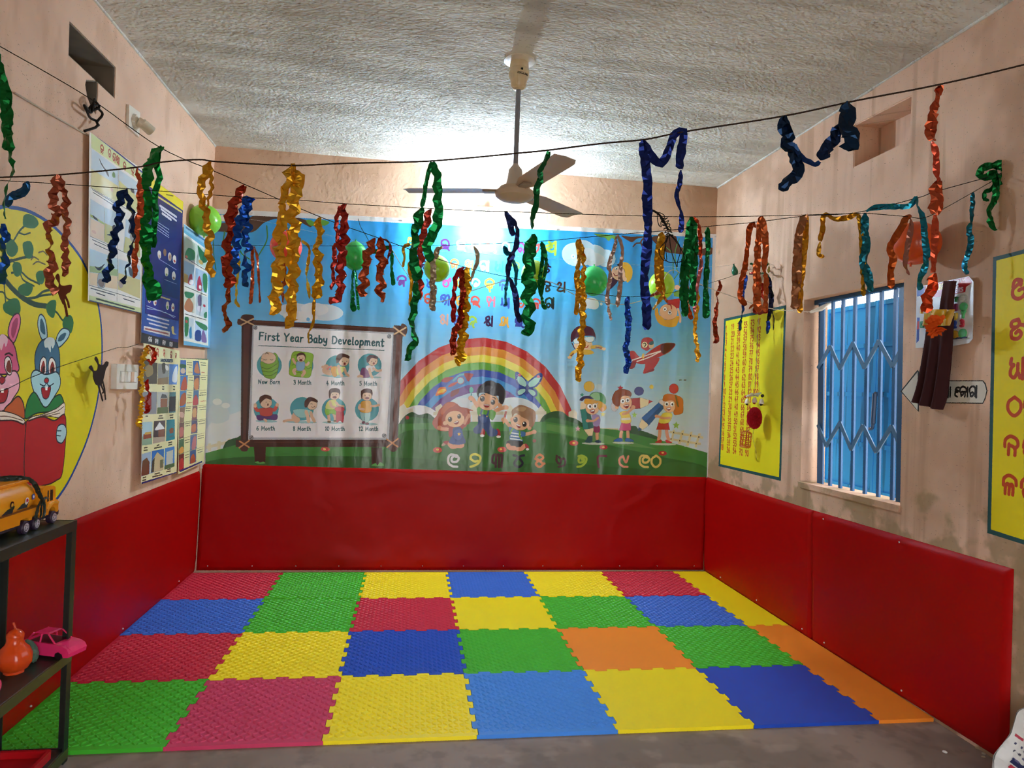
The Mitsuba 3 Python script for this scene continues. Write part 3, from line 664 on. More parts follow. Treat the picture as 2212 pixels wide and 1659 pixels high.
BANNER = sky_print + '''
motif cloud_print
S #d7dde6 3,1002 94,1140 190,1160 383,1217 393,944 9,834
S #c6d5e2 24,1121 44,1206 91,1234 156,1209 175,1125 96,1089
E #dfe6ee 90,1248 32.1|23.6
E #dfe6ee 149,1223 29.0|20.3
motif cloud_print
E #cfdbe8 620,1938 132.4|58.3
E #cfdbe8 820,1939 140.6|62.1
E #dfe4ec 752,1959 100.1|48.2
E #e2e4ea 654,1899 126.0|41.2
E #6fb0da 708,1881 13.3|13.7
motif cloud_print
E #bdd9ea 2719,2494 109.9|92.1
E #bdd9ea 2869,2496 102.9|84.7
E #bdd9ea 2780,2545 86.7|65.3
E #bdd9ea 2965,2479 79.6|69.5
E #d3dfea 2775,2467 86.6|57.6
E #d3dfea 2862,2465 95.0|53.9
E #d3dfea 2821,2501 59.2|50.0
E #bdd9ea 2704,2478 35.3|34.5
E #e3e9f0 2700,2476 17.3|16.9
E #6fb8de 2702,2476 7.1|6.9
motif cloud_print
E #d6e1ea 2804,2107 55.2|36.9
E #d6e1ea 2859,2118 63.3|44.7
E #d6e1ea 2884,2104 39.6|34.7
E #d6e1ea 2941,2116 11.9|11.6
E #dfe2ea 1573,1008 174.5|211.2
E #dfe2ea 1760,1172 105.8|155.7
E #d4dbe4 1955,1196 142.6|142.3
E #d4dbe4 2313,1243 163.7|143.7
motif branch_print
S #4a2f24 -27,2535 83,2554 214,2574 284,2616 385,2640 448,2617 367,2574 298,2505 187,2487 65,2489 -55,2481
C #4a2f24 w27.1 285,2590 447,2623 593,2617 719,2588
C #4a2f24 w21.1 582,2622 635,2604 698,2576
C #3f7d3a w8.3 95,2491 89,2385 133,2302
C #3f7d3a w8.4 388,2554 392,2447 335,2326
C #2f6a30 w6.2 15,2475 26,2317 45,2212
C #3f7d3a w8.3 177,2475 212,2350 275,2301
E #e6e9ee 82,2588 45.3|23.3
S #5f9a3c 666,2612 697,2619 739,2601 780,2625 833,2613 803,2584 750,2585 698,2576
motif branch_print
S #6aa04a 2863,2666 2926,2666 2990,2667 3055,2656 3040,2628 3007,2641 2984,2616 2951,2641 2911,2642
S #563428 3086,2666 3167,2663 3264,2674 3280,2667 3216,2651 3177,2621 3136,2634
C #563428 w12.7 3280,2671 3249,2630 3258,2599 3272,2569
C #563428 w11.1 3245,2618 3209,2612 3186,2587
S #563428 3337,2667 3475,2692 3559,2627 3626,2600 3842,2622 3844,2567 3711,2551 3521,2554 3438,2572
S #563428 3475,2700 3532,2704 3560,2604 3494,2607
C #4d8a4a w7.2 3301,2657 3291,2586 3305,2532
C #4d8a4a w7.2 3462,2597 3513,2546 3527,2397
C #4d8a4a w7.2 3566,2675 3537,2571 3550,2446 3568,2400 3537,2351
C #4d8a4a w7.2 3608,2654 3597,2496 3580,2306
E #d8dde0 3758,2637 49.8|30.0
E #d8dde0 3634,2624 33.0|20.4
motif rainbow_print
E #b62b2e 2020,877 787.1|930.0
E #d98a35 2020,877 733.5|862.3
E #e0cf45 2020,877 687.0|798.2
E #63a53c 2020,877 640.4|741.2
E #2f4fae 2020,877 597.5|684.2
E #3d8fd0 2020,877 551.0|630.7
E #6a3f8c 2020,877 504.5|573.7
E #b7d0e0 2020,877 454.4|509.6
E #dfe2ea 1553,1078 191.8|193.5
E #cfd8e2 1884,1176 156.3|163.3
E #cfdbe4 2278,1206 217.8|150.8
motif fence_print
P #d6d0bc 1397,1249 1431,1278 1453,1251 1464,1128 1409,1127
P #d6d0bc 1374,1220 1501,1246 1506,1218 1379,1193
P #d6d0bc 1669,1258 1710,1288 1732,1260 1737,1136 1688,1135
P #d6d0bc 1944,1274 1986,1318 2008,1283 2014,1144 1957,1143
P #d6d0bc 2218,1261 2246,1298 2276,1263 2288,1152 2230,1150
P #d6d0bc 2459,1262 2487,1299 2518,1264 2521,1159 2470,1157
P #cbc4ae 1656,1222 2533,1257 2533,1231 1657,1198
P #d6d0bc 2710,1255 2754,1278 2778,1250 2783,1112 2716,1110
motif fence_print
P #d6d0bc 25,925 261,992 262,972 26,902
P #d6d0bc 37,943 56,946 59,886 39,885
P #d6d0bc 101,961 123,965 126,897 103,897
P #d6d0bc 171,980 190,984 192,919 173,919
motif fence_print
P #c8bd98 2966,1136 3118,1137 3119,1122 2967,1118
motif fence_print
P #cfc6a2 3545,1131 3829,1092 3827,1074 3540,1113
P #cfc6a2 3547,1074 3812,1040 3810,1022 3545,1056
P #d6cda8 3572,1142 3588,1140 3570,1039 3554,1044
P #d6cda8 3645,1134 3667,1140 3636,1025 3617,1030
P #d6cda8 3719,1125 3738,1129 3707,1011 3687,1019
P #d6cda8 3787,1114 3809,1118 3775,1000 3756,1005
E #3a3020 3578,1118 5.4|6.2
E #3a3020 3651,1108 5.4|6.2
E #3a3020 3722,1097 5.4|6.2
E #3a3020 3792,1087 5.5|6.2
E #3a3020 3558,1065 5.4|6.2
E #3a3020 3632,1054 5.4|6.2
E #3a3020 3703,1044 5.4|6.2
E #3a3020 3771,1034 5.4|6.2
motif bush_print
S #22502a 135,898 159,956 197,980 235,991 293,1010 298,857 105,853
motif bush_print
S #22502a 1402,1127 1445,1188 1496,1217 1549,1198 1618,1210 1672,1170 1702,1118 1403,1092
S #2e6a34 1429,1127 1480,1175 1549,1177 1637,1165 1674,1117 1424,1092
motif bush_print
S #22502a 2481,1158 2505,1212 2551,1243 2606,1259 2662,1254 2712,1219 2772,1202 2841,1157 2873,1096 2484,1085
S #2e6a34 2506,1169 2571,1207 2646,1199 2739,1176 2815,1142 2817,1094 2501,1122
motif bush_print
S #22502a 3137,1103 3193,1152 3257,1161 3289,1133 3367,1109 3453,1074 3467,1026 3141,1018
E #b23a3c 1462,1174 13.9|14.0
motif hill_print
P #3d8238 8,868 263,948 522,1009 1385,1123 1885,1155 2536,1174 2759,1144 3098,1127 3368,1072 3603,1026 3872,961 3884,654 18,598
S #2f6a2c 1398,1039 1887,1087 2539,1087 2762,1056 3451,926 3873,841 3880,654 1414,619
P #5a8f4a 2536,1159 2760,1133 3101,1065 3449,981 2989,1015 2538,1112
S #2a5f28 10,800 527,862 1543,867 2112,807 2621,853 3875,766 3881,617 18,598
S #356f30 3379,795 3531,872 3686,875 3873,823 3880,654 3307,646
motif flower_print
E #c8504a 1699,934 35.2|21.2
E #e8c060 1698,937 10.5|8.5
motif flower_print
E #c8504a 2194,949 36.1|21.5
E #e8c060 2186,952 10.8|8.6
motif flower_print
E #c8504a 2760,1013 37.3|21.8
E #e8c060 2760,1013 11.2|8.7
motif flower_print
E #a8282c 3002,986 34.0|18.3
E #e8b060 3002,986 11.3|7.3
motif flower_print
E #a8282c 3493,949 34.9|18.5
E #e8b060 3493,953 11.6|7.4
motif flower_print
E #c8504a 867,921 33.5|17.3
E #e8c060 861,921 10.1|8.3
motif flower_print
E #8a3a2a 2446,1023 14.7|14.4
motif board_print
P #3f2019 357,926 441,928 442,809 369,808
P #3f2019 1202,943 1283,944 1288,805 1211,803
S #57a052 368,811 391,822 402,812 428,819 442,808 409,802
S #57a052 1211,803 1238,825 1253,808 1273,833 1302,805
P #d9d7df 284,1844 1349,1840 1352,986 296,959
P #aeb0bd 304,1824 1350,1818 1341,1000 309,981
P #ebe9ef 325,1815 1329,1800 1312,1017 332,995
P #4a251d 210,1858 1412,1847 1407,1810 1392,1813 211,1821
P #5d3226 237,1850 1363,1837 1363,1830 237,1841
P #3a1b16 236,1883 315,1887 315,904 265,903
P #55291f 251,1821 298,1824 299,973 279,973
P #3a1b16 1337,1868 1405,1868 1397,929 1330,928
P #5d3128 1357,1797 1393,1799 1387,1001 1359,1000
P #42201a 229,975 1415,1005 1414,951 231,923
P #552b20 356,964 1317,988 1317,981 356,957
E #4a241c/#331712:1.5 837,964 144.1|18.4
E #4a241c/#331712:1.5 830,964 68.6|9.9
S #4a2620 236,1883 262,1895 315,1891 316,1863 237,1859
S #4a2620 210,1854 237,1859 238,1821 211,1819
S #4a2620 1390,1878 1426,1873 1438,1837 1428,1801 1400,1792
S #4a2620 264,924 314,925 312,897 292,890 269,896
S #4a2620 1325,949 1396,951 1390,922 1355,914
S #4a2620 1386,1015 1419,1005 1420,958 1389,947
L #c9a27c w10.9 233,1859 321,1821
L #c9a27c w10.9 320,1867 235,1814
L #c9a27c w11.4 1334,1854 1422,1793
L #c9a27c w11.4 1426,1855 1340,1800
L #c98a5c w10.9 256,965 324,922
L #c98a5c w10.9 322,971 255,917
L #c98a5c w11.4 1316,1006 1399,951
L #c98a5c w11.4 1397,1012 1318,945
E #8d8d96/#4a4a52:1.5 335,1801 14.7|15.3
L #4a4a52 w4.1 326,1790 345,1812
E #8d8d96/#4a4a52:1.5 1304,1782 15.5|15.8
L #4a4a52 w4.3 1295,1771 1314,1794
E #8d8d96/#4a4a52:1.5 337,994 14.7|15.3
L #4a4a52 w4.1 329,985 347,1004
E #8d8d96/#4a4a52:1.5 1294,1033 15.5|15.7
L #4a4a52 w4.3 1286,1023 1304,1042
motif board_lettering
T #1d5560 361,1714 1273,1706 h54.4 w10.2 T:First Year Baby Development
motif board_lettering
L #1d5560 w4.8 362,1670 1272,1676
motif board_lettering
T #1d5560 371,1390 528,1394 h30.7 w5.5 T:New Born
motif board_lettering
T #1d5560 620,1395 750,1398 h30.9 w5.5 T:3 Month
motif board_lettering
T #1d5560 857,1398 991,1403 h31.1 w5.6 T:4 Month
motif board_lettering
T #1d5560 1098,1404 1231,1408 h31.3 w5.6 T:5 Month
motif board_lettering
T #1d5560 370,1048 504,1051 h30.7 w5.5 T:6 Month
motif board_lettering
T #1d5560 629,1052 760,1056 h30.9 w5.5 T:8 Month
motif board_lettering
T #1d5560 861,1058 1005,1062 h31.1 w5.6 T:10 Month
motif board_lettering
T #1d5560 1107,1064 1252,1068 h31.3 w5.6 T:12 Month
motif baby_print
E #4f9fae 444,1530 88.6|89.5
S #7fae45/#3a4a1e:2 383,1555 442,1540 505,1567 505,1490 486,1437 446,1431 412,1445 390,1500
C #3a4a1e w3.4 388,1514 437,1502 503,1546
C #3a4a1e w3.4 394,1486 451,1481 505,1511
C #3a4a1e w3.4 401,1458 452,1453 501,1483
S #7fae45/#3a4a1e:1.5 473,1622 500,1602 503,1546 485,1556
E #e5c6ae/#4a3228:2 437,1582 52.4|43.3
E #e5c6ae/#4a3228:1.5 391,1566 9.4|12.6
C #4a3228 w3.4 404,1570 414,1566 424,1571
C #4a3228 w3.4 449,1572 460,1568 469,1574
C #4a3228 w4.8 413,1611 422,1620 436,1612
motif baby_print
E #4f9fae 670,1539 88.4|91.5
S #8cb83e/#5a7a2a:2.5 608,1631 675,1638 751,1624 750,1557 737,1457 669,1451 590,1466 594,1550
C #4f7a2a w3.5 615,1607 635,1615 643,1601
C #4f7a2a w3.4 604,1536 624,1544 639,1524
C #4f7a2a w3.5 707,1526 721,1513 741,1528
C #4f7a2a w3.5 640,1482 661,1486 675,1476
C #dcb79e w18.0 638,1545 620,1562 611,1582
C #dcb79e w18.0 693,1544 713,1544 723,1559
C #dcb79e w20.7 639,1510 618,1498 628,1475
C #dcb79e w20.8 684,1504 696,1487 681,1462
S #8fb7d6/#3f5a78:1.5 637,1562 692,1565 695,1519 674,1497 640,1503
E #e5c6ae/#4a3228:2 667,1592 29.9|29.5
S #4a2c28 636,1594 639,1619 669,1634 697,1618 699,1586 687,1614 649,1609
E #7a2a2a 667,1576 12.2|8.4
E #2c1a18 655,1593 2.7|3.5
E #2c1a18 681,1592 2.7|3.5
motif baby_print
E #4f9fae 932,1539 87.0|85.0
E #9bc3cc 918,1470 100.0|9.9
C #dcb79e w41.9 880,1491 845,1504 851,1532
C #dcb79e w20.9 852,1504 840,1528 826,1533
C #d98a8a w15.3 861,1519 875,1533 885,1537
S #d9a040/#7a4a1e:1.5 885,1530 933,1536 932,1472 901,1469
S #d9d878/#6a6a2e:1.5 930,1532 989,1538 973,1498 932,1475
C #dcb79e w21.0 940,1543 950,1501 967,1472
C #dcb79e w18.2 986,1524 996,1492 1015,1475
E #e5c6ae/#4a3228:2 976,1587 40.1|42.6
S #4f2c28 925,1564 922,1613 957,1640 1013,1624 1012,1603 972,1612 942,1575
E #8a2a2a 984,1563 8.3|9.9
E #2c1a18 968,1580 2.8|4.3
E #2c1a18 999,1582 2.8|4.3
motif baby_print
E #4f9fae 1168,1560 88.2|87.0
E #9bc3cc 1172,1470 87.5|8.6
S #7d4a78/#3a2038:1.5 1114,1536 1156,1523 1172,1481 1158,1466 1102,1471
C #dcb79e w18.3 1116,1472 1099,1477 1088,1471
S #e4e0e6/#5a5a66:1.5 1138,1544 1162,1559 1204,1554 1209,1529 1178,1503 1157,1516
C #dcb79e w19.8 1167,1531 1175,1496 1190,1469
C #dcb79e w18.4 1198,1536 1227,1519 1251,1524
E #e5c6ae/#4a3228:2 1189,1593 36.4|37.1
S #4f2c34 1147,1580 1144,1616 1173,1638 1223,1626 1222,1608 1181,1614 1161,1584
E #8a2a2a 1198,1574 7.7|9.3
E #2c1a18 1183,1589 2.8|4.3
E #2c1a18 1210,1590 2.8|4.3
motif baby_print
E #4f9fae 434,1204 88.6|88.0
E #9bc3cc 438,1117 77.2|9.8
S #5d3a78/#2a1a3a:1.5 369,1157 436,1162 510,1168 508,1129 450,1131 384,1122
C #dcb79e w15.1 424,1130 437,1120 434,1117
S #c4504a/#5a1e1e:1.5 391,1206 427,1214 474,1216 473,1160 399,1158
C #c4504a w24.6 398,1199 371,1195 357,1216
C #c4504a w24.7 471,1202 492,1202 504,1224
E #dcb79e 356,1230 12.0|16.7
E #dcb79e 510,1239 12.1|14.0
E #e5c6ae/#4a3228:2 431,1253 41.6|40.5
S #4f2c28 389,1245 384,1290 424,1312 464,1300 467,1275 431,1284 405,1263
E #6a2a2a 445,1239 5.4|9.1
E #2c1a18 431,1256 2.7|4.2
E #2c1a18 458,1261 2.7|4.2
motif baby_print
E #4f9fae 688,1216 85.8|87.3
E #9bc3cc 688,1117 112.3|8.4
C #dcb79e w48.4 651,1179 639,1151 653,1134
C #dcb79e w18.0 633,1130 592,1128 562,1120
S #9fcfcf/#4a7a7e:1.5 624,1200 677,1215 753,1204 734,1161 666,1152
C #dcb79e w25.0 719,1195 731,1161 739,1124
C #dcb79e w22.2 753,1190 761,1162 780,1127
E #e5c6ae/#4a3228:2 758,1253 38.3|42.3
S #4f2c28 708,1230 706,1273 742,1306 794,1286 795,1265 750,1274 725,1231
C #2c1a18 w3.5 748,1253 754,1257 763,1252
C #6a2a2a w3.5 755,1233 769,1230 780,1238
motif baby_print
E #4f9fae 919,1219 88.3|88.5
E #9bc3cc 914,1120 75.8|8.5
C #dcb79e w20.9 877,1183 884,1158 886,1126
C #dcb79e w21.0 919,1184 930,1160 931,1131
E #6a5030 888,1124 13.8|7.1
E #6a5030 931,1133 13.8|7.1
S #8cc040/#4a6a1e:1.5 858,1225 934,1220 936,1181 901,1187 864,1175
S #d9d878/#6a6a2e:1.5 877,1282 928,1291 937,1245 931,1220 858,1225
C #dcb79e w19.5 888,1275 903,1240 955,1231
C #dcb79e w18.2 933,1270 954,1249 986,1243
S #b83848/#5a1420:1.5 938,1209 987,1211 990,1126 965,1136 941,1124
E #cc5060/#5a1420:1.5 961,1221 36.0|19.9
E #e5c6ae/#4a3228:2 919,1326 37.2|35.4
S #4f2c28 878,1317 881,1363 918,1379 957,1366 958,1324 944,1344 899,1343 887,1300
E #7a2a2a 921,1310 15.2|9.2
E #2c1a18 906,1329 2.8|4.2
E #2c1a18 934,1330 2.8|4.3
motif baby_print
E #4f9fae 1160,1227 88.1|88.4
E #9bc3cc 1178,1117 66.5|10.0
S #9cc4c8/#4a6a70:1.5 1112,1211 1185,1210 1174,1131 1151,1130 1145,1173 1143,1134 1129,1137
E #6a3a50 1139,1127 14.0|10.7
E #6a3a50 1166,1120 14.0|10.7
S #d9a040/#7a4a1e:1.5 1113,1276 1144,1291 1186,1285 1189,1210 1112,1208
C #dcb79e w18.3 1107,1257 1104,1232 1136,1226
C #dcb79e w17.0 1191,1253 1215,1254 1247,1262
E #e5c6ae/#4a3228:2 1155,1327 37.8|34.2
S #4f2c28 1114,1318 1113,1365 1154,1384 1193,1371 1195,1328 1180,1349 1131,1347 1121,1304
E #7a2a2a 1159,1311 15.4|9.3
E #2c1a18 1142,1331 2.8|4.3
E #2c1a18 1172,1332 2.8|4.3
motif printed_letter
G #c8d060 1437,2513 h57.1 T:a
G #c85048 1551,2508 h70.0 T:aa
G #3c1d52 1701,2502 h83.1 T:i
G #b9d2ea 1821,2504 h80.2 T:ii
G #e8dcc8 1938,2508 h83.7 T:u
G #d8503c 2056,2509 h83.9 T:uu
G #c9c0d6 2169,2514 h74.5 T:ru
G #5a2aa0 2287,2515 h84.5 T:ru
G #c04848 2402,2519 h84.7 T:e
G #9fc040 2522,2534 h104.6 T:ai
G #2a1a3a 1532,2341 h70.0 T:ka
G #c8643c 1776,2359 h73.7 T:ka
G #dca048 1889,2360 h73.9 T:kha
G #d070b0 2005,2359 h80.6 T:ga
G #2f8a94 2118,2361 h80.8 T:gha
G #62b050 2250,2366 h77.9 T:nga
G #1e1030 2498,2372 h71.9 T:ca
G #6a3a8c 1383,2208 h79.2 T:ja
G #2f60c0 1598,2204 h76.5 T:nya
G #b04a90 1719,2213 h76.7 T:ta
G #e0b850 1830,2216 h77.0 T:tha
G #e0c8a8 1946,2218 h77.2 T:da
G #dca040 2051,2220 h83.9 T:dha
E #dca040 2055,2165 7.8|7.7
G #3a58b8 2163,2221 h84.2 T:na
G #2a1626 2508,2228 h81.7 T:da2
G #3e1626 2613,2233 h78.6 T:dha2
G #b83a3a 1515,2110 h69.9 T:na
G #c04e48 1589,2083 h79.6 T:pa
G #3f58b0 1713,2083 h79.9 T:pha
G #d8a050 1832,2080 h80.2 T:ba
G #c05048 1947,2081 h80.4 T:bha
G #d07088 2065,2089 h80.7 T:ma
G #3858b0 2180,2087 h81.0 T:ya
G #c85a48 2299,2089 h78.0 T:ra
G #c04844 2422,2091 h78.2 T:la
G #181020 2526,2100 h81.7 T:sha
G #cfa098 1711,1931 h76.7 T:ssa
G #3f50a8 1811,1928 h76.9 T:sa
G #9cc048 1933,1924 h83.6 T:ha
G #321848 2053,1936 h77.4 T:ksha
G #dca850 2174,1938 h80.9 T:yya
G #24308a 2294,1942 h81.2 T:lla
motif printed_numeral
G #d8d4dc 1823,855 h100.7 w17.7 T:1
G #d8d040 1991,859 h101.2 w17.8 T:2
G #44222e 2159,864 h101.7 w17.9 T:3
G #14182c 2327,865 h102.2 w18.1 T:4
G #d07838 2492,868 h102.6 w18.2 T:5
G #46222c 2663,871 h98.0 w17.3 T:6
G #a0b838 2831,874 h98.5 w17.4 T:7
G #6a2038 2992,877 h98.9 w17.5 T:8
G #d89078 3173,879 h99.4 w17.6 T:9
G #d8c068 3343,881 h99.8 w17.8 T:1
G #d8c068 3439,883 h100.1 w17.8 T:0
motif rocket_print
S #d8702c 1668,1348 1679,1385 1695,1410 1739,1414 1752,1393 1736,1368 1702,1354
S #f0c440 1682,1366 1701,1393 1735,1402 1745,1390 1726,1375 1702,1369
S #3f70b8 1744,1412 1758,1440 1800,1483 1843,1517 1892,1526 1923,1503 1914,1473 1866,1431 1808,1400 1760,1388
S #58a8b8 1796,1473 1843,1517 1887,1526 1898,1516 1844,1502 1806,1464
S #a02c30 1882,1526 1949,1523 1933,1488 1914,1465 1894,1492
S #a02c30 1708,1460 1736,1488 1800,1493 1772,1465 1743,1451
S #7a2028 1787,1384 1823,1400 1847,1406 1839,1371 1786,1342
S #b84038 1759,1418 1787,1446 1831,1457 1812,1434 1778,1418
E #8fc0cc/#b84038:4 1855,1469 25.6|25.6
motif butterfly_print
S #27408c 2374,1480 2337,1519 2295,1554 2276,1546 2277,1501 2294,1457 2335,1439 2375,1445
S #27408c 2379,1480 2423,1522 2468,1554 2491,1540 2485,1494 2451,1448 2411,1431 2381,1440
S #27408c 2366,1435 2325,1436 2291,1417 2289,1377 2318,1366 2352,1384 2372,1405
S #27408c 2381,1430 2417,1432 2450,1413 2454,1378 2429,1359 2398,1381 2380,1400
S #a8d8d0 2364,1475 2332,1513 2302,1522 2293,1497 2309,1463 2345,1444 2363,1445
S #a8d8d0 2385,1470 2424,1507 2464,1523 2475,1509 2456,1473 2426,1447 2391,1441
S #a8d8d0 2356,1422 2321,1418 2301,1397 2312,1375 2342,1389 2359,1407
S #a8d8d0 2384,1418 2412,1419 2438,1402 2439,1380 2419,1374 2392,1396
E #d07088 2311,1530 12.1|12.0
E #d07088 2459,1523 12.2|12.0
E #1f3278 2374,1430 9.1|47.4
E #3a6ab0 2373,1472 11.1|14.0
E #e8ecf0 2291,1527 3.0|3.0
E #e8ecf0 2288,1492 3.0|3.0
E #e8ecf0 2480,1514 3.1|3.0
E #e8ecf0 2473,1479 3.1|3.0
motif girl_print
S #a84428 1720,1264 1753,1297 1792,1305 1832,1292 1862,1269 1912,1260 1962,1242 1933,1239 1939,1212 1941,1153 1917,1132 1898,1112 1809,1110 1766,1079 1693,1087 1655,1125 1656,1159 1684,1199 1697,1234
S #c05c30 1744,1284 1783,1300 1822,1292 1803,1267 1760,1241 1727,1205 1712,1225
C #d9987a w22.7 1897,1142 1910,1172 1927,1202
E #d9987a 1929,1202 12.8|16.8
C #d9987a w25.5 1776,1094 1741,1095 1712,1099
E #d9987a 1709,1104 17.6|17.6
S #a02c28 1780,1109 1814,1115 1816,1051 1782,1040
S #a02c28 1870,1136 1897,1132 1888,1102 1869,1096
S #b9a090 1754,1002 1779,996 1746,968 1726,970
S #982c30 1740,995 1769,1008 1789,996 1770,976
C #d9987a w34.3 1790,981 1810,962 1844,968
C #d9987a w29.5 1844,968 1874,966 1888,974
S #2f4a8c 1814,1105 1871,1109 1890,1053 1910,994 1849,978 1784,993 1807,1050
S #3f5ca4 1825,1085 1874,1092 1881,1038 1852,1012 1822,1036
X #e8b850 1858,1061 16.7|16.7
E #e8b890/#9a5a48:1.2 1822,1174 73.6|62.9
E #e8b890 1749,1140 16.6|15.7
S #a84428 1748,1172 1761,1226 1804,1262 1853,1249 1885,1195 1873,1239 1843,1263 1794,1266 1756,1236 1733,1186
E #2a1814 1785,1170 15.7|19.6
E #2a1814 1854,1195 13.8|17.7
E #ffffff 1780,1178 4.4|4.9
E #ffffff 1850,1202 3.9|4.4
S #8a2428 1814,1147 1847,1162 1852,1145 1833,1131
S #f4ece8 1818,1147 1846,1160 1847,1155 1822,1143
motif boy_print
C #4a8a94 w11.8 1942,1370 1942,1313
S #4fa89c 1923,1399 1931,1421 1948,1420 1956,1395 1942,1377 1927,1384
C #d9a07c w29.7 1996,1273 1975,1302 1949,1336
E #d9a07c 1939,1338 19.8|19.7
C #d9a07c w29.9 2131,1248 2171,1264 2200,1275
E #d9a07c 2210,1275 25.1|18.9
S #5a9a3a 1991,1263 2016,1274 2121,1247 2135,1218 2114,1173 2083,1187 2008,1199 1989,1243
S #b03038 2027,1096 2052,1106 2056,1062 2024,1051
E #e6e2e4 2036,1052 17.9|9.9
S #a03038 2146,1109 2172,1095 2178,1055 2153,1050
E #e6e2e4 2164,1047 17.0|9.9
S #2f4a80 2003,1209 2073,1211 2094,1167 2111,1118 2152,1094 2148,1057 2094,1048 2062,1087 2037,1111 2023,1071 1978,1070 1967,1104 2000,1145
S #3f5a94 2014,1194 2063,1196 2060,1156 2025,1155
C #2f4a80 w11.9 2016,1207 2022,1234 2031,1254
C #2f4a80 w11.9 2065,1203 2077,1231 2076,1251
E #d8b878 2013,1209 6.0|5.9
E #d8b878 2068,1201 6.0|5.9
E #e0ad88/#8a5a40:1.2 2071,1315 82.1|66.8
E #d9a07c 2164,1293 19.0|16.9
S #22242c 1988,1357 1981,1391 2000,1431 2034,1457 2053,1473 2093,1479 2123,1466 2158,1457 2189,1428 2209,1384 2201,1334 2184,1299 2156,1318 2152,1362 2112,1361 2051,1381 2002,1377 1998,1347
S #40424c 2021,1402 2059,1438 2104,1430 2076,1394 2036,1383
E #1c1210 2028,1336 17.9|21.8
E #1c1210 2110,1312 17.0|20.8
E #ffffff 2022,1344 5.0|5.4
E #ffffff 2103,1321 5.0|5.4
C #22242c w6.9 2022,1370 2037,1373 2047,1366
C #22242c w7.0 2107,1351 2122,1347 2128,1337
S #8a2428 2040,1294 2084,1293 2075,1271 2050,1272
S #f4ece8 2043,1293 2082,1292 2077,1285 2047,1287
motif boy_print
L #a03a30 w17.0 2214,1240 2199,1160
P #e0b060 2192,1165 2207,1160 2198,1143
C #d9a07c w27.0 2261,1122 2230,1151 2209,1180
E #d9a07c 2199,1180 19.0|18.9
C #d9a07c w26.1 2369,1070 2409,1081 2439,1092
E #d9a07c 2442,1092 19.3|17.0
S #3f6ea4 2241,1122 2266,1122 2307,1098 2368,1090 2372,1058 2345,1050 2351,1015 2255,1027 2253,1072
P #dde4ec 2263,1085 2339,1074 2341,1065 2260,1075
P #dde4ec 2258,1062 2344,1052 2346,1044 2256,1052
P #dde4ec 2254,1040 2348,1031 2349,1022 2255,1030
C #6aa83c w12.0 2253,1072 2262,1097 2274,1113
C #6aa83c w14.0 2328,1089 2329,1059 2345,1035
S #262830 2250,1022 2351,1015 2347,975 2297,964 2226,992
C #d9987a w35.0 2241,982 2252,965 2292,961
C #d9987a w33.1 2318,954 2348,960 2367,980
S #a03038 2372,1000 2398,986 2404,961 2383,961
E #e6e2e4 2394,956 12.2|9.0
E #e0ad88/#8a5a40:1.2 2330,1164 75.7|62.3
E #d9a07c 2261,1182 12.1|17.9
E #d9a07c 2403,1121 17.2|15.0
S #9a7050 2262,1222 2259,1252 2290,1282 2330,1299 2381,1285 2438,1257 2450,1207 2442,1157 2423,1127 2402,1141 2390,1181 2344,1204 2292,1233 2266,1202
S #b08c68 2291,1263 2331,1284 2372,1275 2352,1249 2307,1253
E #1c1210 2292,1183 17.1|20.9
E #1c1210 2363,1150 17.2|21.0
E #ffffff 2286,1191 5.0|5.5
E #ffffff 2357,1158 5.1|5.5
S #8a2428 2298,1151 2336,1137 2324,1119 2304,1128
S #f4ece8 2300,1149 2334,1137 2329,1131 2303,1141
motif ground_patch_print
E #b9c4b4 2919,1013 93.8|9.1
E #b9c4b4 3165,1024 89.7|9.2
E #b9c4b4 3493,1022 112.8|9.3
motif balloon_print
E #d8b040/#5a4418:1.6 2868,1461 43.7|41.5
motif cloud_print
E #bcd6e6 2946,1457 31.3|25.3
motif star_print
X #3f8a80 2813,1395 21.8|18.2
motif star_print
X #d8a0b0 2790,1128 23.8|25.2
motif star_print
X #d8d070 2988,1248 23.5|22.8
motif star_print
X #9cc85c 3246,1251 24.4|25.5
motif star_print
X #8cbc58 3597,1179 32.4|33.0
motif star_print
E #d8c040 3379,1477 17.1|17.4
motif star_print
X #a82838 3122,1461 27.4|23.4
motif balloon_print
E #3a3f88/#1e2048:1.6 3277,1439 39.3|34.8
motif balloon_print
E #c03a30/#5a1410:1.6 3566,1469 39.9|40.2
motif pencil_child_print
P #2f8078/#1e4a48:1.6 2802,1283 2846,1299 2919,1145 2878,1123 2834,1122
P #1f6058 2846,1299 2889,1240 2919,1139 2873,1126
S #e8d8b8 2802,1288 2808,1333 2844,1335 2854,1294 2805,1278
P #e8d0a8/#4a3a28:1.2 2837,1122 2878,1126 2919,1139 2906,1066 2880,1068
S #1f4a50 2875,1067 2906,1071 2903,1022 2848,1021 2860,1042
E #1f3a58 2957,1029 26.1|11.1
C #d9a07c w25.7 2946,1105 2946,1079 2948,1054
S #8a2050 2919,1150 2960,1156 2967,1105 2921,1104
S #9a80b8/#4a3a60:1.2 2900,1235 2941,1242 2966,1217 2960,1156 2919,1155
C #d9a07c w17.5 2948,1216 2917,1193 2870,1191
E #d9a07c 2868,1191 17.7|12.1
E #e8b890/#7a4a38:1.4 2900,1291 54.7|50.6
S #d8a030/#7a5418:1.2 2831,1334 2843,1365 2884,1371 2927,1353 2964,1349 3007,1320 3013,1289 2988,1268 2961,1278 2939,1307 2943,1333 2902,1326 2860,1320
E #e0a884 2979,1283 16.7|17.2
S #3f8a50/#1e4a28:1.4 2874,1386 2893,1412 2935,1420 2982,1405 3007,1366 3004,1327 2964,1349 2900,1367
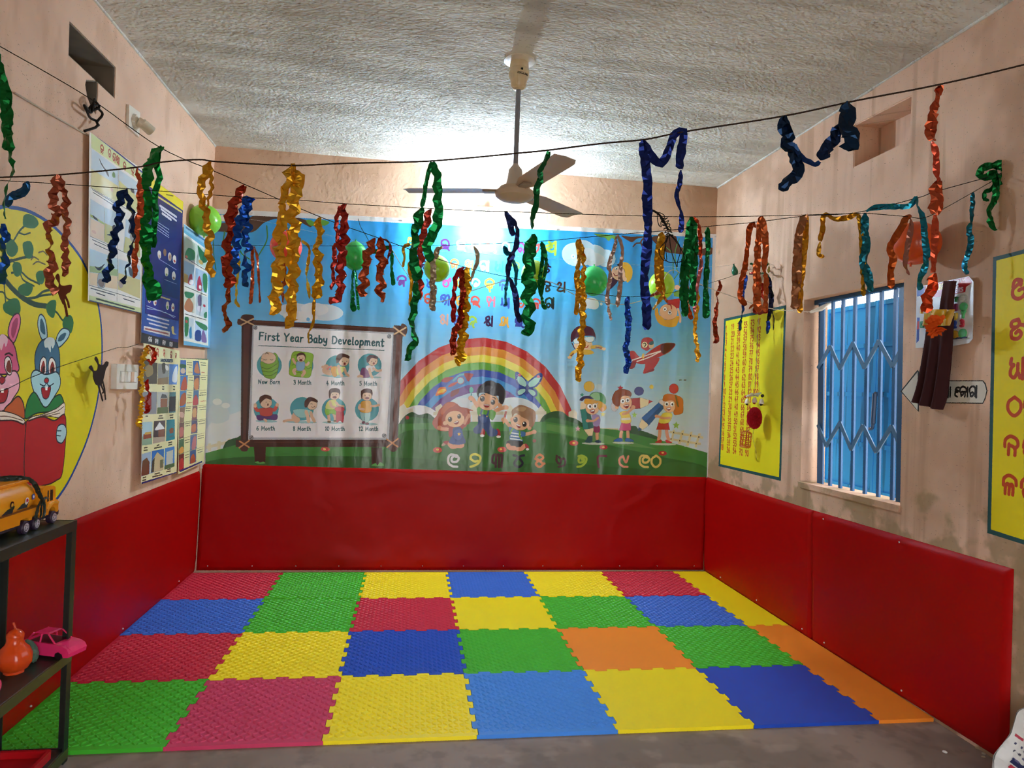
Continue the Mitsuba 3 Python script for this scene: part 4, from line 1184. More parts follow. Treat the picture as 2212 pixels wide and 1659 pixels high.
S #8cc08c 2879,1384 2904,1410 2940,1416 2957,1389 2953,1353 2900,1367
S #2c2a5a 2794,1353 2817,1379 2863,1388 2895,1377 2903,1362 2843,1365 2818,1346
E #ffffff/#2a1a18:1.2 2877,1305 19.8|20.2
E #ffffff/#2a1a18:1.2 2919,1309 19.8|20.3
E #2a1a18 2881,1304 8.3|11.1
E #2a1a18 2922,1308 8.3|11.1
S #8a2428 2880,1273 2919,1281 2915,1253 2894,1253
P #ffffff 2884,1271 2917,1279 2916,1270 2890,1264
motif pencil_child_print
P #a82c2c/#4a1410:1.4 3205,1377 3287,1388 3292,1301 3208,1296
P #e8d8b0/#4a3a28:1.2 3286,1389 3364,1370 3358,1331 3292,1301
P #a82c2c 3362,1372 3397,1362 3358,1339
E #d8d4dc/#5a5a66:1.4 3080,1312 28.9|40.7
C #d9a07c w25.9 3146,1110 3141,1090 3140,1059
C #d9a07c w26.0 3196,1117 3199,1091 3201,1060
S #2f64a8/#1e3048:1.2 3083,1035 3111,1058 3150,1059 3151,1034
S #2f64a8/#1e3048:1.2 3182,1060 3216,1061 3249,1039 3183,1035
P #c84878/#5a1e38:1.4 3141,1181 3217,1186 3222,1125 3177,1121 3124,1122
S #e8d060/#7a6a28:1.2 3124,1262 3177,1279 3212,1245 3217,1186 3143,1184 3136,1232
P #e8e4d8 3139,1220 3213,1227 3215,1209 3140,1202
C #d9a07c w20.7 3151,1253 3188,1264 3224,1296
E #d9a07c 3234,1309 18.0|17.4
E #e8b890/#7a4a38:1.4 3169,1345 52.8|57.1
E #e0a884 3099,1307 15.8|15.3
S #8a4428/#4a2018:1.4 3062,1393 3086,1434 3138,1452 3197,1438 3217,1413 3204,1387 3199,1398 3140,1396 3126,1359 3117,1313 3080,1322 3058,1357
E #ffffff/#2a1a18:1.2 3145,1355 19.0|18.3
E #ffffff/#2a1a18:1.2 3184,1364 18.0|18.4
E #2a1a18 3147,1354 7.9|10.2
E #2a1a18 3187,1362 7.9|10.2
S #8a2428 3154,1322 3198,1331 3189,1300 3165,1304
P #ffffff 3157,1321 3196,1329 3192,1321 3162,1314
motif pencil_child_print
P #2f64a8/#1a3050:1.6 3451,1360 3500,1326 3367,1167 3306,1227
P #24508c 3473,1340 3500,1326 3367,1167 3339,1197
S #d8d4dc/#4a4a58:1.4 3445,1355 3466,1381 3504,1357 3495,1325
P #e8d8b0/#4a3a28:1.2 3306,1219 3364,1177 3359,1162 3315,1130 3285,1155
P #244a78 3285,1155 3315,1135 3281,1121
C #d9987a w27.3 3462,1129 3461,1093 3454,1057
C #d9987a w27.4 3518,1136 3525,1095 3537,1059
S #b83030 3425,1035 3473,1057 3479,1032
S #b83030 3516,1058 3570,1036 3522,1033
P #b83030/#5a1410:1.4 3449,1195 3532,1195 3545,1139 3432,1138
S #e0d050/#7a6a28:1.2 3481,1268 3540,1275 3562,1255 3532,1195 3451,1195
C #d9987a w19.0 3541,1234 3488,1230 3439,1244
E #d9987a 3431,1244 17.1|13.3
S #c87030/#6a3418:1.4 3481,1407 3523,1427 3599,1416 3644,1387 3651,1330 3648,1279 3611,1262 3573,1266 3559,1327 3493,1372
E #e8b890/#7a4a38:1.4 3535,1329 51.2|54.0
S #c87030/#6a3418:1.2 3477,1371 3486,1413 3534,1427 3594,1401 3608,1329 3579,1369 3536,1373 3499,1367
L #6a6038 w10.6 3583,1411 3608,1329
E #ffffff/#2a1a18:1.2 3510,1344 18.3|18.5
E #ffffff/#2a1a18:1.2 3556,1345 18.3|18.5
E #2a1a18 3512,1343 8.1|10.3
E #2a1a18 3559,1344 8.1|10.3
S #8a2428 3510,1310 3548,1317 3539,1293 3520,1295
P #ffffff 3514,1309 3545,1315 3542,1306 3517,1302
motif hanging_child_print
S #3a1c3e 2997,2381 3033,2367 3075,2316 3006,2234 2996,2303
E #e8c0a4/#7a4a38:1.2 3073,2366 60.0|54.2 r-30
S #2a1a1c 3059,2431 3095,2445 3145,2390 3147,2320 3108,2302 3131,2342 3112,2403
S #e0b040 3079,2444 3142,2456 3185,2408 3183,2338 3148,2297 3131,2342 3121,2396
E #ffffff/#2a1a18:1.2 3054,2404 14.4|11.6
E #ffffff/#2a1a18:1.2 3086,2374 12.8|13.2
E #2a1a18 3058,2402 5.6|6.2
E #2a1a18 3088,2373 5.6|6.2
C #8a2428 w7.1 3033,2364 3046,2346 3066,2350
C #e8c0a4 w15.7 3008,2405 2999,2435 3016,2498
E #e8c0a4 3127,2323 16.1|17.1
motif hanging_child_print
P #7aa84a 3533,2241 3589,2267 3596,2205 3542,2210
P #b83030 3478,2175 3592,2197 3587,2110 3513,2122
C #e8c0a4 w17.7 3579,2109 3598,2048 3599,2008
E #e8c0a4 3564,2282 24.6|20.4
S #e0a838 3383,2083 3407,2108 3425,2047 3484,2018 3581,2055 3583,2007 3535,1966 3469,1966 3411,1999
E #e8b890/#7a4a38:1.2 3498,2082 75.3|64.2
S #e0a838 3384,2068 3434,2047 3501,2003 3581,2039 3567,1975 3502,1960 3419,1991
E #ffffff/#2a1a18:1.2 3468,2104 15.5|17.2
E #ffffff/#2a1a18:1.2 3510,2078 15.6|17.2
E #2a1a18 3468,2102 6.5|7.8
E #2a1a18 3510,2077 6.6|7.8
C #a02c28 w9.6 3487,2144 3516,2138 3521,2110
motif flying_child_print
E #e8c8a4 2809,1784 74.9|57.6
S #4a1c34 2713,1802 2707,1864 2748,1923 2811,1938 2875,1922 2905,1865 2902,1819 2893,1857 2814,1857 2744,1835
S #d8e8f0/#3a2430:2 2732,1826 2806,1845 2889,1853 2887,1818 2847,1809 2807,1830 2769,1797 2737,1796
C #4a1c34 w7.8 2718,1795 2747,1750 2803,1730
C #d8b040 w26.4 2763,1743 2724,1718 2710,1695
C #d8b040 w26.6 2880,1772 2928,1778 2960,1767
C #7a2a38 w7.8 2732,1715 2710,1695
C #7a2a38 w7.8 2912,1774 2960,1766
E #e8c8a4 2702,1683 17.2|12.3
E #e8c8a4 2976,1762 15.9|12.4
S #d8b040 2771,1744 2865,1748 2898,1726 2851,1712 2788,1714
C #b02c2c w7.0 2817,1765 2841,1770 2848,1786
motif rocket_rider_print
S #b02c2c 3185,1746 3225,1756 3283,1712 3386,1786 3466,1829 3565,1830 3526,1769 3454,1727 3398,1701 3318,1658 3237,1663 3187,1692
S #5a1a18 3450,1821 3507,1833 3565,1829 3526,1777 3469,1743 3443,1781
S #b02c2c 3333,1675 3438,1710 3384,1614 3309,1580 3319,1635
S #8a2024 3308,1582 3384,1622 3397,1613 3377,1598
S #8a2024 3200,1661 3244,1671 3230,1624 3194,1615
C #e8dcdc w9.5 3196,1677 3315,1721 3444,1766
C #e8dcdc w9.5 3252,1675 3348,1711 3444,1762
S #b02c2c 3280,1797 3286,1852 3330,1871 3375,1856 3377,1817 3338,1765 3297,1775
E #e0c0a0 3365,1809 22.7|26.5
S #2f5a68 3344,1827 3380,1845 3381,1817 3353,1812
E #e8dcb0 3310,1810 24.3|23.4
C #2a1a18 w7.1 3300,1818 3312,1824 3320,1811 3309,1795
P #e8c040 3294,1739 3311,1740 3303,1716 3316,1717 3292,1685 3298,1708 3288,1708
L #55585c w7.6 3611,1540 3626,1541
L #55585c w7.6 3650,1542 3665,1542'''
paint(BANNER, ban, frB, .006, 'vinyl_mat', {'sky_print': 'printed blue sky fading to pale grey', 'rainbow_print': 'printed rainbow arch', 'board_print': 'printed white notice board in a brown log frame', 'board_lettering': 'dark teal lettering First Year Baby Development', 'hill_print': 'printed green hills', 'butterfly_print': 'printed blue butterfly', 'girl_print': 'printed red haired girl in a blue pinafore', 'rocket_print': 'printed blue rocket with a flame'}, clip=ban_clip)
# eyelets and nails that hold it
for u in ((0.282, 2.639), (0.594, 2.644), (0.935, 2.652), (1.366, 2.662), (1.800, 2.668), (2.061, 2.673), (2.564, 2.679), (3.017, 2.689), (3.462, 2.697), (3.874, 2.714), (3.879, 2.042), (3.874, 1.441), (3.886, 0.804), (-0.028, 1.945), (-0.021, 1.473), (-0.012, 1.069)):
    put('nail', move(rot(lathe([(0, 0), (.007, 0), (.006, .004), (0, .006)], 12), 90, (1, 0, 0)), (u[0], YB - .005, u[1])), 'steel_mat', ban, smooth=30, color='#c8ccd0')

# ------------------------------------------------------------------ strings across the room
def triples(s): return np.array([[float(v) for v in q.split(',')] for q in s.split()]) / 1000
def string_(name, label, block, r, color, cat='string', bsdf='matte_mat'):
    p = triples(block.strip()); q = spline(p, 6)
    return solo(name, tube(q, r, 6), bsdf, label, cat, smooth=True, color=color)
string_('black_string', 'black string sloping from high at the left down to the hanging mobile', '''
16,-2611,2552 52,-2592,2537 281,-2470,2436 493,-2357,2310 681,-2257,2258 827,-2179,2218 1058,-2056,2156 1273,-1941,2114 1723,-1701,2036 2205,-1444,2009 2450,-1313,1997 2716,-1171,2008 2931,-1057,2037 3200,-913,2104 3557,-722,2223 3800,-593,2317 3872,-554,2347''', .0016, '#15120f')
string_('black_string', 'thick black string in front of the fan rod, rising to the right near the camera', '''
29,-2558,2094 53,-2564,2096 256,-2619,2104 536,-2695,2129 632,-2721,2147 760,-2756,2155 824,-2773,2148 1066,-2838,2135 1241,-2886,2141 1479,-2950,2146 1624,-2989,2156 1795,-3036,2172 1879,-3059,2180 2045,-3103,2201 2174,-3138,2213 2288,-3169,2236 2565,-3244,2280 2760,-3297,2323 2986,-3358,2368 3207,-3418,2422 3427,-3477,2483 3871,-3598,2608''', .0024, '#2a1f18')
string_('black_string', 'thin black string straight across the room under the fan blades to the green bow', '''
11,-2520,2096 29,-2521,2096 120,-2523,2097 242,-2527,2098 444,-2533,2097 699,-2540,2095 886,-2545,2094 1042,-2550,2097 1215,-2554,2095 1526,-2563,2098 1740,-2569,2102 1819,-2572,2106 2068,-2579,2113 2382,-2588,2125 2570,-2593,2135 2849,-2601,2156 3045,-2606,2174 3264,-2613,2194 3304,-2614,2197 3478,-2619,2195 3546,-2621,2194 3628,-2623,2232 3850,-2629,2365 3873,-2630,2380''', .0013, '#15120f')
string_('black_string', 'thin dark string across the top row of printed letters', '''
-10,7,2375 558,-381,2329 1017,-694,2296 1373,-937,2272 1621,-1106,2257 1976,-1348,2245 2187,-1492,2242 2342,-1598,2246 2512,-1714,2250 2713,-1851,2253 2883,-1967,2260 3080,-2101,2265 3256,-2222,2277 3440,-2347,2277 3630,-2477,2321 3687,-2515,2343 3851,-2627,2389 3883,-2650,2400''', .0016, '#1d1a20')
string_('white_thread', 'fine white thread in front of the banner that the balloons hang from', '''
59,-352,2546 248,-360,2508 490,-369,2486 858,-383,2427 1327,-401,2363 1804,-420,2355 2292,-439,2351 2723,-455,2346 3128,-471,2339 3471,-484,2344 3783,-496,2382''', .0008, '#d8dcde', 'thread')
string_('sagging_wire', 'white electric cord sagging in front of the banner to the window top', '''
1319,-489,2336 1381,-509,2236 1434,-526,2158 1495,-545,2075 1553,-564,2005 1636,-590,1984 1726,-619,2007 1859,-661,2062 2093,-736,2132 2332,-812,2131 2512,-870,2041 2634,-909,2013 2773,-953,1986 2918,-999,2017 3011,-1029,2092 3052,-1042,2183 3092,-1055,2210 3141,-1071,2184 3216,-1094,2139 3311,-1125,2096 3480,-1179,2032 3648,-1232,1978 3798,-1280,1964 3890,-1310,1963 3963,-1333,2001 4012,-1348,2041 4070,-1367,2104''', .0026, '#cfc9bb', 'cord', 'satin_mat')
solo('cord_plug', hull(*[ball(p, r, 1).vertices for p, r in (((3.880, -1.306, 1.960), .008), ((3.938, -1.325, 1.978), .011), ((3.990, -1.341, 2.021), .007))]), 'satin_mat', 'small white plug on the white cord beside the window', 'plug', smooth=40, color='#d8d2c4')
string_('black_string', 'thin black string across the rabbit mural holding the paper bird', '''
110,-2768,1365 99,-2599,1357 85,-2406,1400 69,-2178,1444 50,-1905,1490 22,-1510,1556 10,-1341,1569 -3,-1157,1596''', .0012, '#15120f')

# ------------------------------------------------------------------ foil streamers
def ribbon(pts, w, zig, lam, roll, seed):
    """a crinkled strip of foil along the points: zigzag in its plane, rolling about its length, creased across"""
    q = spline(pts, 12); s = np.r_[0, np.cumsum(np.linalg.norm(np.diff(q, axis=0), axis=1))]
    w = w * 1.15; st = .011 if w > .022 else .008
    n = max(8, int(s[-1] / st)); t = np.linspace(0, s[-1], n)
    if lam > 0: t = np.unique(np.r_[t, np.arange(0, s[-1], lam / 2)]); n = len(t)
    c = np.stack([np.interp(t, s, q[:, k]) for k in range(3)], 1)
    tan = np.gradient(c, axis=0); tan /= np.maximum(np.linalg.norm(tan, axis=1, keepdims=True), 1e-9)
    dep = np.array([.14, .99, 0.0]); side = np.cross(tan, dep); side /= np.linalg.norm(side, axis=1, keepdims=True)
    nrm = np.cross(side, tan); rnd = np.random.default_rng(int(seed * 10))
    h = lambda f, k: meshkit.noise(np.stack([t * f, t * 0 + seed * 1.7 + k, t * 0 + k], 1), 7)
    ang = (.45 if lam > 0 else .8) * roll * 2.6 * (h(7, 0) - .5) + (.9 if w < .03 else .5) * (h(26, 1) - .5)
    if lam > 0: c = c + side * (zig * 1.15 * (2 * np.abs(2 * ((t / lam) % 1) - 1) - 1))[:, None]
    wd = w * (.85 + .3 * h(14, 2)) * np.clip(np.minimum(t / .03 + .35, (s[-1] - t) / .012 + .5), .3, 1)
    a = np.cos(ang)[:, None] * side + np.sin(ang)[:, None] * nrm; b = -np.sin(ang)[:, None] * side + np.cos(ang)[:, None] * nrm
    m = 4 if w > .03 else 3; rows = []; k_ = min(1, w / .03)
    for j, u in enumerate(np.linspace(-.5, .5, m)):
        cr = ((h(60, 3 + j) - .5) * .010 + rnd.normal(size=n) * .0022 + (h(22, 9 + j) - .5) * .012) * k_
        ed = rnd.normal(size=n) * .04 * w + (0 if j in (0, m - 1) else rnd.normal(size=n) * .06 * w)
        rows.append(c + a * (wd * u + ed)[:, None] + b * cr[:, None] + tan * (rnd.normal(size=n) * .0012 * k_)[:, None])
    V = np.stack(rows, 1).reshape(-1, 3); ii = np.arange(n * m).reshape(n, m)
    F = np.stack([ii[:-1, :-1], ii[1:, :-1], ii[1:, 1:], ii[:-1, 1:]], -1).reshape(-1, 4)
    F = np.where((np.arange(len(F)) % 2 == 0)[:, None], F, np.roll(F, 1, axis=1))
    return trimesh.Trimesh(V, np.vstack([F[:, [0, 1, 2]], F[:, [0, 2, 3]]]), process=False)
def streamers(block):
    items = []
    for ln in block.strip().split('\n'):
        if not ln.strip(): continue
        if ln[0] == ':': items.append((ln[1:].strip(), [])); continue
        w = ln.split(); o = {'z': 0, 'l': 0, 'r': 1}
        for a in w[1:]:
            if ',' not in a: o[a[0]] = float(a[1:])
        items[-1][1].append((w[0], o, triples(' '.join(a for a in w if ',' in a))))
    for i, (lab, tails) in enumerate(items):
        if len(tails) == 1:
            c, o, p = tails[0]
            solo('foil_streamer', ribbon(p, o['w'] / 1000, o['z'] / 1000, o['l'] / 1000, o['r'], i + .3), 'foil_mat', lab, 'streamer', color=c, group='foil streamers')
        else:
            k = thing('foil_streamer', lab, 'streamer', 'foil streamers')
            for j, (c, o, p) in enumerate(tails):
                put('tail', ribbon(p, o['w'] / 1000, o['z'] / 1000, o['l'] / 1000, o['r'], i + .3 + j * 11), 'foil_mat', k, color=c)
